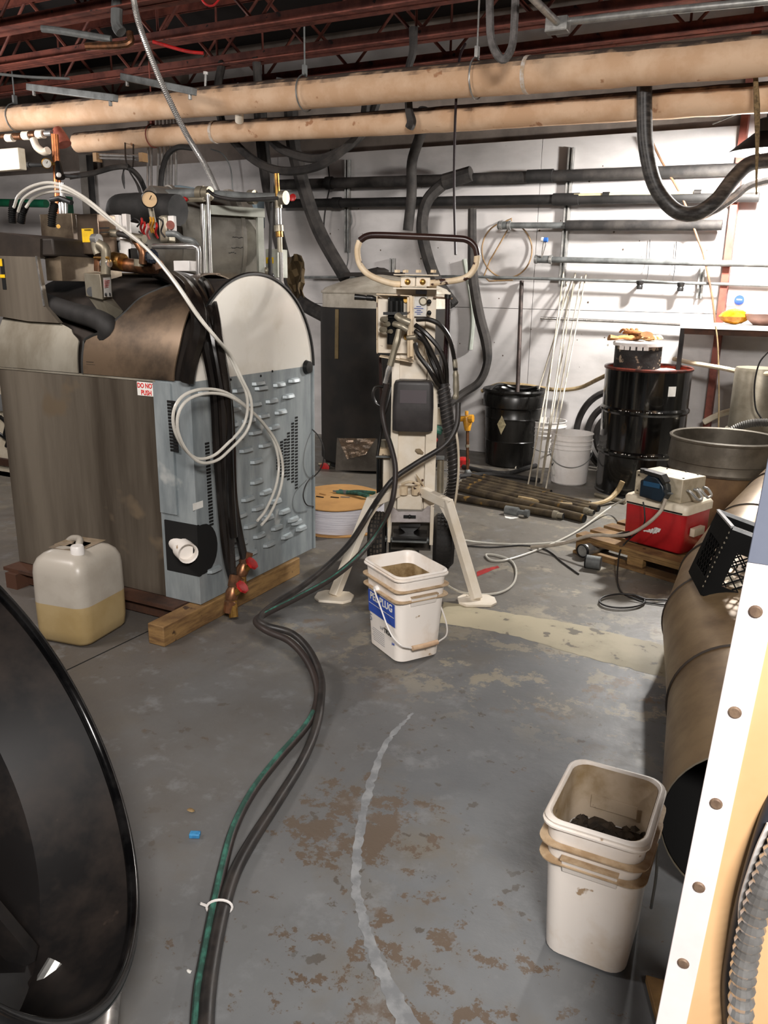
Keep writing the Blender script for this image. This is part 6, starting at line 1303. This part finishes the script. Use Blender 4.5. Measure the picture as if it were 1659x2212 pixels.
def crate_side(P, u, v, lu, lv_, wn=(0, 1)):       # solid frame with lattice window
    b = B(); th = ed*.006
    def q(a, c_): return P+u*a+v*c_
    n_ = u.cross(v).normalized()*.003
    def slab(a0, a1, c0, c1): m_ = q((a0+a1)/2, (c0+c1)/2); b.obox(m_, u*(a1-a0)/2, v*(c1-c0)/2, n_)
    slab(0, lu, 0, lv_*.30); slab(0, lu, lv_*.80, lv_); slab(0, lu*.16, lv_*.3, lv_*.8); slab(lu*.84, lu, lv_*.3, lv_*.8)
    b.make('side_wall', crk, cr)
    b = B(); n = 7
    for i in range(-n, n+1):
        for s in (1, -1):
            # diagonal lines clipped to the window
            pts_ = []
            for k in range(41):
                a = lu*(.16+.68*k/40); c_ = lv_*.55+s*(a-lu/2)*.9+i*.034
                if lv_*.3 <= c_ <= lv_*.8: pts_.append((a, c_))
            if len(pts_) > 1: b.beam(q(*pts_[0]), q(*pts_[-1]), .0045, .0045, n_)
    b.make('lattice', crk, cr)
crate_side(o_, ex, ew, Lx, Lw); crate_side(o_+ed*Ld, ex, ew, Lx, Lw); crate_side(o_, ed, ew, Ld, Lw); crate_side(o_+ex*Lx, ed, ew, Ld, Lw)
B().obox(CR(Lx/2, Lw, Ld/2), ex*Lx/2, ed*Ld/2, ew*.004).make('base', crk, cr)
b = B()
for i in range(12): b.obox(CR(-.002, .02+i*.018, .003), ex*.003, ew*.003, ed*.003)
b.make('edge_nubs', silt, cr, kind='stuff')
for i, (x, w_, d_, s) in enumerate(((.12, .19, .07, .035), (.2, .18, .06, .04), (.17, .2, .13, .04), (.24, .2, .12, .035), (.09, .2, .15, .03), (.16, .15, .09, .025))):
    tag(B().ball(CR(x, w_, d_), s, 8, (1.3, 1, .7), .15).make('crate_scrap', silt if i % 2 else coolw, ang=30), ['pale crumpled scrap in the crate, nearest the post side', 'silver scrap piece lying centrally in the crate', 'pale scrap deep in the crate corner', 'silver scrap under the crate lattice at right', 'small pale scrap low in the crate', 'silver offcut on top of the crate contents'][i], 'scrap', 'metal and plastic scraps in the crate')
# ============================================================ square pails in front
random.seed(41)
def square_pail(label, c, rz, ab, h, mt, level, fill, liner=.9):
    t = root('square_pail', label, 'bucket', tuple(c), rz, 'square white pails on the floor'); M3 = Matrix.Rotation(rz, 3, 'Z'); a, b_ = ab
    def K(z): return .86+.14*z/h
    def rr(z, e=0., r=.036): return [c+M3 @ q for q in rrect(0, 0, z, a*K(z)+e, b_*K(z)+e, r)]
    secs = [rr(0, -.012), rr(.008)]+[rr(h*.1*i) for i in range(1, 10)]+[rr(h*.985), rr(h, -.002), rr(h*.985, -.006), rr(h*.5, -.004), rr(.01, -.01)]
    B().loft(secs, True, True).make('body', mt, t, ang=50)
    B().loft([rr(h*.945, .001), rr(h*.95, .009), rr(h*.962, .009), rr(h*.967, .004), rr(h*.985, .006), rr(h, .002), rr(h, -.002)], False).make('rim', mt, t, ang=50)
    for z in (.835, .72):
        z *= h; B().loft([rr(z-.004, .0005), rr(z-.002, .014), rr(z+.001, .014), rr(z+.003, .0005)], False).make('rib', dirtrim, t, label='tan stained projecting rib')
    def q(x, y, z): return c+M3 @ V((x, y, z))
    yy = -(b_*K(h*.72)); g_ = B()
    g_.hexa([q(-.055, yy+.012, h*.66), q(.055, yy+.012, h*.66), q(.055, yy-.003, h*.655), q(-.055, yy-.003, h*.655), q(-.055, yy+.012, h*.765), q(.055, yy+.012, h*.765), q(.055, yy-.0155, h*.765), q(-.055, yy-.0155, h*.765)]); g_.make('grip', mt, t, bevel=.002)
    B().hexa([q(-.057, yy-.003, h*.762), q(.057, yy-.003, h*.762), q(.057, yy-.018, h*.762), q(-.057, yy-.018, h*.762), q(-.057, yy-.003, h*.772), q(.057, yy-.003, h*.772), q(.057, yy-.018, h*.772), q(-.057, yy-.018, h*.772)]).make('grip_rib', dirtrim, t)
    g = []; n = 12; A = a*K(level*h)-.010; Bq = b_*K(level*h)-.010
    for i in range(n+1):
        row = []
        for j in range(n+1):
            u = -1+2*i/n; v = -1+2*j/n; e = max(abs(u), abs(v)); z = level*h+(random.uniform(-.5, .5)*fill[1] if e < 1 else 0)
            k = 1 if not (abs(u) == 1 and abs(v) == 1) else .9
            row.append(q(u*A*k, v*Bq*k, z))
        g.append(row)
    B().sheet(g, .003).make('residue', fill[0], t, ang=60)
    B().loft([rr(level*h, -.0055), rr(h*.62, -.0058), rr(h*liner, -.0070)], False).make('stained_lining', fill[2], t, ang=50)
    return t, q, K
tb, q1, K1 = square_pail('white square pail with blue printed label standing before the cart', V((-1.232, 2.605, 0)), R_(57), (.108, .135), .352, dirtypl, .42, (clay, .006, clay), .86)
# label on its left (-x) face
xx = -.108
def qf(s, z, e=.0015): return q1(xx*K1(z)-e, s, z)       # s along the face: + is towards the far left edge in view
B().prism([qf(-.10, .235), qf(.10, .235), qf(.10, .145), qf(-.10, .145)], (qf(0, .2, .0025)-qf(0, .2, .0015))).make('label_band', blueink, tb, label='blue label band')
xd = (qf(-.1, .2)-qf(.1, .2)); zd = qf(0, .22)-qf(0, .18)
text('PEL-PLUG', .042, qf(.0, .213, .0032), xd, zd, paper, tb, bold=.0008, xs=.95); text('TR30', .026, qf(-.045, .105, .0025), xd, zd, blk, tb, xs=1.0, bold=.0004); text('1/4"', .018, qf(.0, .105, .0025), xd, zd, mat('grey_ink', '#8a8a8a', None, .6), tb)
b = B(); 
b.prism([qf(-.095, .183, .003), qf(.095, .183, .003), qf(.095, .181, .003), qf(-.095, .181, .003)], qf(0, .1, .0035)-qf(0, .1, .003)); b.make('label_line', paper, tb)
b = B()
for i in range(7): z = .085-.008*i; b.prism([qf(-.02, z, .002), qf(.07+.01*math.sin(i*2), z, .002), qf(.07, z-.002, .002), qf(-.02, z-.002, .002)], qf(0, .1, .0025)-qf(0, .1, .002))
b.make('fine_print', mat('light_grey_ink', '#a3a3a8', None, .6), tb); text('5', .04, qf(.085, .12, .0025), xd, zd, mat('slate_ink', '#6d7484', None, .6), tb)
text('pel', .016, qf(-.085, .075, .0025), xd, zd, blueink, tb)
# wire bail with wooden grip on the camera-right face
P = [q1(-.118, .03, .255), q1(-.125, -.03, .21), q1(-.12, -.10, .13), q1(-.10, -.145, .095), q1(-.06, -.153, .078)]
P2 = [q1(.06, -.153, .078), q1(.10, -.145, .095), q1(.125, -.10, .13), q1(.128, -.03, .2), q1(.118, .03, .255)]
B().tube(P, .003, 8, 6).make('handle', whitepl, tb, label='white plastic wire handle'); B().tube(P2, .003, 8, 6).make('handle', whitepl, tb, label='white plastic wire handle')
B().tube([q1(-.055, -.153, .076), q1(0, -.155, .076), q1(.055, -.153, .078)], .0095, 12).make('handle_grip', mat('tan_grip', '#cdb192', '#b8977a', .5, sc=14), tb, label='tan tubular grip')
for s in (-1, 1): B().lathe([(0, .014), (.012, .012), (.016, 0)], q1(s*.104, .03, .255), 12, ax=q1(s, .03, 0)-q1(0, .03, 0)).make('handle_ear', whitepl, tb)
tf, q2, K2 = square_pail('grimy square pail in the foreground holding dark clods', V((-.238, 1.51, 0)), R_(0), (.098, .120), .338, dirtypl, .60, (clod, .02, grime), .985)
mc = B()
for (x, y, z, s) in ((-.06, -.02, .18, .032), (-.03, -.06, .175, .03), (.0, .0, .19, .042), (.04, -.03, .178, .034), (.055, .03, .172, .028), (-.065, .05, .17, .025), (-.05, .0, .2, .022), (.02, -.07, .175, .03), (-.02, .05, .18, .035), (.03, .06, .17, .03)): mc.ball(q2(x, y, z+.035), s, 9, (1, 1, .7), .25)
for i in range(60): mc.ball(q2(random.uniform(-.075, .075), random.uniform(-.09, .09), .208+random.uniform(0, .02)), random.uniform(.005, .014), 5, (1, 1, .8), .3)
mo = tag(mc.make('mud_clods', clod, ang=25), 'heap of dark mud clods inside the foreground pail', 'mud'); mo['kind'] = 'stuff'
g = []
inn = B()
for sgn in (1,):
    B().prism([q2(-.05, .122*K2(.27)-.0135, .235), q2(.05, .122*K2(.27)-.0135, .235), q2(.05, .122*K2(.27)-.0125, .265), q2(-.05, .122*K2(.27)-.0125, .265)], q2(0, -.001, 0)-q2(0, 0, 0)).make('inside_recess', grime, tf)
P = [q2(.106, .04, .25), q2(.114, -.0, .19), q2(.114, -.02, .14), q2(.112, .0, .11)]; B().tube(P, .003, 8, 5).make('handle', galvd, tf, label='grey wire handle'); B().lathe([(0, .014), (.012, .012), (.016, 0)], q2(.094, .04, .25), 12, ax=(1, 0, 0)).make('handle_ear', dirtypl, tf)
# ============================================================ jug
jc = V((-2.425, 2.115, 0)); jr = R_(8)
jt = root('liquid_jug', 'translucent square jug half full of yellow liquid by the boiler corner', 'jug', tuple(jc), jr); M3 = Matrix.Rotation(jr, 3, 'Z')
def jq(x, y, z): return jc+M3 @ V((x, y, z))
def jj(z, e=0., r=.05): return [jc+M3 @ q for q in rrect(0, 0, z, .125+e, .14+e, max(.01, r+e*.5))]
B().loft([jj(0, -.03), jj(.006, -.014), jj(.02, -.004), jj(.06, 0), jj(.165, .001)], True, False).make('liquid_part', jerryl, jt, ang=60, label='lower part tinted by yellow liquid')
B().loft([jj(.165, .001), jj(.28, 0), jj(.31, -.004), jj(.335, -.016), jj(.352, -.036), jj(.362, -.06), jj(.366, -.09)], False, True).make('upper_part', jerry, jt, ang=60)
B().tube([jq(-.10, .06, .345), jq(-.06, .05, .372), jq(.0, .02, .385), (jq(.03, -.02, .378)), jq(.035, -.04, .352)], [.013, .014, .014, .014, .012], 12, 5).make('carry_handle', jerry, jt)
B().sheet([[jq(-.08+.1*i/3+.0*j, -.06+.07*j/3, .3635-.012*math.sin(math.pi*i/3)*math.sin(math.pi*j/3)+.004) for j in range(4)] for i in range(4)], .002).make('handle_well', mat('dusty_top', '#7f7160', '#6b5e4f', .7, sc=10), jt)
B().lathe([(0, .04), (.022, .04), (.025, .035), (.026, .0)], jq(.055, -.06, .35), 24).make('cap', whitepl, jt, label='white ridged cap')
B().sheet([[jq(-.09+.03*i, -.02+.03*j, .366+.0) for j in range(5)] for i in range(6)], .001).make('dust_film', mat('dust', '#8d7d6a', '#75664f', .8, sc=12), jt)
# ============================================================ large black round shroud at left
fc = V((-1.128, .785, .571)); az, ti, R = .702, .452, .444
fn = V((math.cos(az)*math.cos(ti), math.sin(az)*math.cos(ti), math.sin(ti))); fa = V((0, 0, 1)).cross(fn).normalized(); fb = fn.cross(fa)
dt = root('fan_drum', 'large black round fan drum tilted upward in the left foreground', 'fan', (fc.x, fc.y, 0), 0)
dm = mat('scuffed_black_sheet', '#121010', '#2f2722', .55, .0, sc=5, lo=.45, hi=.72, st=(1, 1, 1), c3='#463a32', sc3=9, lo3=.68)
B().lathe([(R-.01, -.005), (R-.012, -.10), (R-.03, -.19), (R-.10, -.235), (.12, -.25), (0, -.25)], fc, 72, ax=fn).make('inner_face', dm, dt)
B().lathe([(R-.004, 0), (R-.003, -.28), (R-.05, -.30), (0, -.30)], fc, 72, ax=fn).make('outer_shell', blackgl, dt)
B().lathe([(R-.014+.012*math.cos(a)+.006, .012*math.sin(a)) for a in [2*math.pi*i/12 for i in range(13)]], fc, 96, ax=fn).make('rolled_rim', mat('glossy_black_rim', '#0a0a0b', '#1d1c1c', .18, .3, sc=12), dt)
for k in range(12):
    a = math.radians(9+30*k); p = fc+fa*math.cos(a)*(R-.002)+fb*math.sin(a)*(R-.002)-fn*.03; rd_ = fa*math.cos(a)+fb*math.sin(a)
    B().cyl(p, p+rd_*.014, .010, 8).make('rim_bolt', galvd, dt)
B().obox(fc-fn*.20-fa*.10+fb*.02, fa*.22, fn*.02, fb*.02).make('motor_bracket', dm, dt); B().obox(fc-fn*.20+fa*.02-fb*.10, fa*.018, fn*.02, fb*.30).make('motor_bracket', dm, dt)
B().lathe([(0, .06), (.08, .055), (.09, .0), (.09, -.04)], fc-fn*.19, 28, ax=fn).make('motor_hub', dm, dt)
b = B(); random.seed(6)
for i in range(30):
    a = random.uniform(0, 6.28); r_ = random.uniform(.15, .36); b.ball(fc-fn*.236+fa*math.cos(a)*r_+fb*math.sin(a)*r_+fn*.002, random.uniform(.001, .0025), 6)
b.make('paint_specks', whitepl, dt, kind='stuff')
lowp = fc-fb*(R-.0)-fn*.14
B().tube([V((fc.x+.10, fc.y-.10, .03)), V((fc.x-.02, fc.y-.10, .03)), V((fc.x-.28, fc.y-.12, .03))], .022, 14, 4).make('foot_tube', galv, dt, label='silver tubular foot')
p0 = fc+fa*-.0-fb*(R-.02)-fn*.15
B().cyl(V((fc.x+.05, fc.y-.14, .03)), p0, .018, 10).make('foot_stay', galv, dt); 
fe = Zp(262, 2190, .05); B().tube([fe+V((.0, -.06, -.0)), fe+V((-.10, .06, .0))], [.034, .034], 20).make('ribbed_caster', mat('ribbed_silver', '#a9a6a3', '#7d7a77', .35, .7, sc=12, st=(6, 1, 1)), dt, label='silver ribbed end of the foot')
# ============================================================ leaning steel post at the right edge
ps = root('steel_post', 'white edged tan steel post with rusty bolts at the right foreground', 'post', (0, 1.02, 0))
def PX(z): return -.009-.0455*(.986-z)            # strip centre line leans left going down
hw = .0195
def pslab(z0, z1, dx0, dx1, y0, y1, mt, nm, bev=.002, lb=None):
    return B().hexa([V((PX(z0)+dx0, y0, z0)), V((PX(z0)+dx1, y0, z0)), V((PX(z0)+dx1, y1, z0)), V((PX(z0)+dx0, y1, z0)), V((PX(z1)+dx0, y0, z1)), V((PX(z1)+dx1, y0, z1)), V((PX(z1)+dx1, y1, z1)), V((PX(z1)+dx0, y1, z1))]).make(nm, mt, ps, bevel=bev, label=lb)
pslab(0, 1.045, -hw, hw, 1.0, 1.012, postw, 'flange', .001, 'white painted flange'); pslab(1.045, 1.75, -hw, hw, 1.0, 1.012, postb, 'flange', .001, 'grey blue painted upper flange')
pslab(.0, 1.75, -hw, -hw+.008, 1.012, 1.10, postt, 'side_web', .001)
vs = [V((PX(1.75)+hw, 1.002, 1.75)), V((PX(1.75)+.20, 1.06, 1.75)), V((PX(.5)+.20, 1.06, .62)), V((PX(.45)+.165, 1.05, .45)), V((PX(.33)+.135, 1.04, .33)), V((PX(.27)+.12, 1.035, .27)), V((PX(.245)+.10, 1.03, .245)), V((PX(.23)+.06, 1.02, .235)), V((PX(.22)+hw, 1.002, .235))]
B().prism(vs, (-.003, .012, 0)).make('tan_web', postt, ps, ang=20, label='tan painted web plate')
for z in (.986, .850, .717, .586, .458, .33, .2, 1.12, 1.25, 1.39):
    B().lathe([(0, .003), (.0062, .003), (.0078, .0015), (.008, 0)], V((PX(z), 1.0, z)), 16, ax=(0, -1, 0)).make('bolt', rustbolt, ps)
B().lathe([(0, .0035), (.012, .0035), (.0145, 0)], V((PX(.27)+.062, 1.02, .275)), 16, ax=(.1, -1, 0)).make('bolt', rustbolt, ps); B().lathe([(0, .002), (.006, .002), (.007, 0)], V((PX(.55)+.062, 1.012, .535)), 12, ax=(.1, -1, 0)).make('drill_hole', void, ps)
B().box(-.16, .2, .95, 1.12, 0, .01).make('base_plate', postt, ps)
tag(B().tube([Dp(1690, 1700, 1.02), Dp(1655, 1800, 1.02), Dp(1618, 1930, 1.04), Dp(1592, 2050, 1.08), Dp(1582, 2140, 1.1), Dp(1585, 2260, 1.14)], .0135, 12, 6).make('black_cable', mat('blue_black_cable', '#23252c', '#32343c', .45, sc=12)), 'thick blue black cable hanging beside the tan post', 'cable')
flex('bright ribbed metal conduit hanging at the bottom right edge', [Dp(1700, 1800, .98), Dp(1655, 1900, 1.0), Dp(1622, 2010, 1.03), Dp(1605, 2110, 1.06), Dp(1598, 2250, 1.1)], .0155, chrome, .10, 16, 11)
tag(B().tube([Dp(1662, 1780, 1.0), Dp(1635, 1840, 1.01), Dp(1606, 1930, 1.03), Dp(1600, 1975, 1.04), Dp(1603, 2010, 1.05)], .0035, 8, 6).make('white_line', whitepl), 'thin white cord looping beside the blue black cable', 'cord')
tag(B().cyl(Dp(1662, 2085, 1.25), Dp(1650, 2190, 1.28), .02, 14).make('pvc_pipe', mat('blue_white_pipe', '#b9c0c8', None, .4)), 'pale blue white pipe end at the bottom right corner', 'pipe')
c = Zp(1425, 2190, .012); tag(B().prism([Zp(1393, 2120, .004), Zp(1445, 2135, .004), Zp(1460, 2240, .004), Zp(1420, 2225, .004)], (0, 0, .018)).make('wood_offcut', wood, bevel=.002), 'brown wood offcut on the floor at the post foot', 'wood')
tag(B().box(.06, .35, 1.25, 1.7, 0, .02).make('floor_mat', mat('brown_mat', '#4b3f28', '#33301c', .95, sc=50, bump=.4)), 'brown mat on the floor behind the post', 'mat')
p = Zp(421, 1803, .006); tag(B().obox(p, V((.012, .006, 0)), V((-.004, .008, 0)), V((0, 0, .006))).make('blue_scrap', mat('bright_blue', '#3d86b5', '#2c6c9c', .5, sc=60), bevel=.002), 'tiny bright blue scrap on the grey floor', 'scrap')
p = Zp(412, 1750, .004); tag(B().ball(p, .009, 8, (1.3, .8, .4), .1).make('pebble', clay), 'small brown pebble near the blue scrap', 'pebble')
p = Zp(408, 2098, .004); tag(B().ball(p, .006, 8, (1, .8, .5), .2).make('white_crumb', paper), 'tiny white crumb beside the hoses in front', 'crumb')
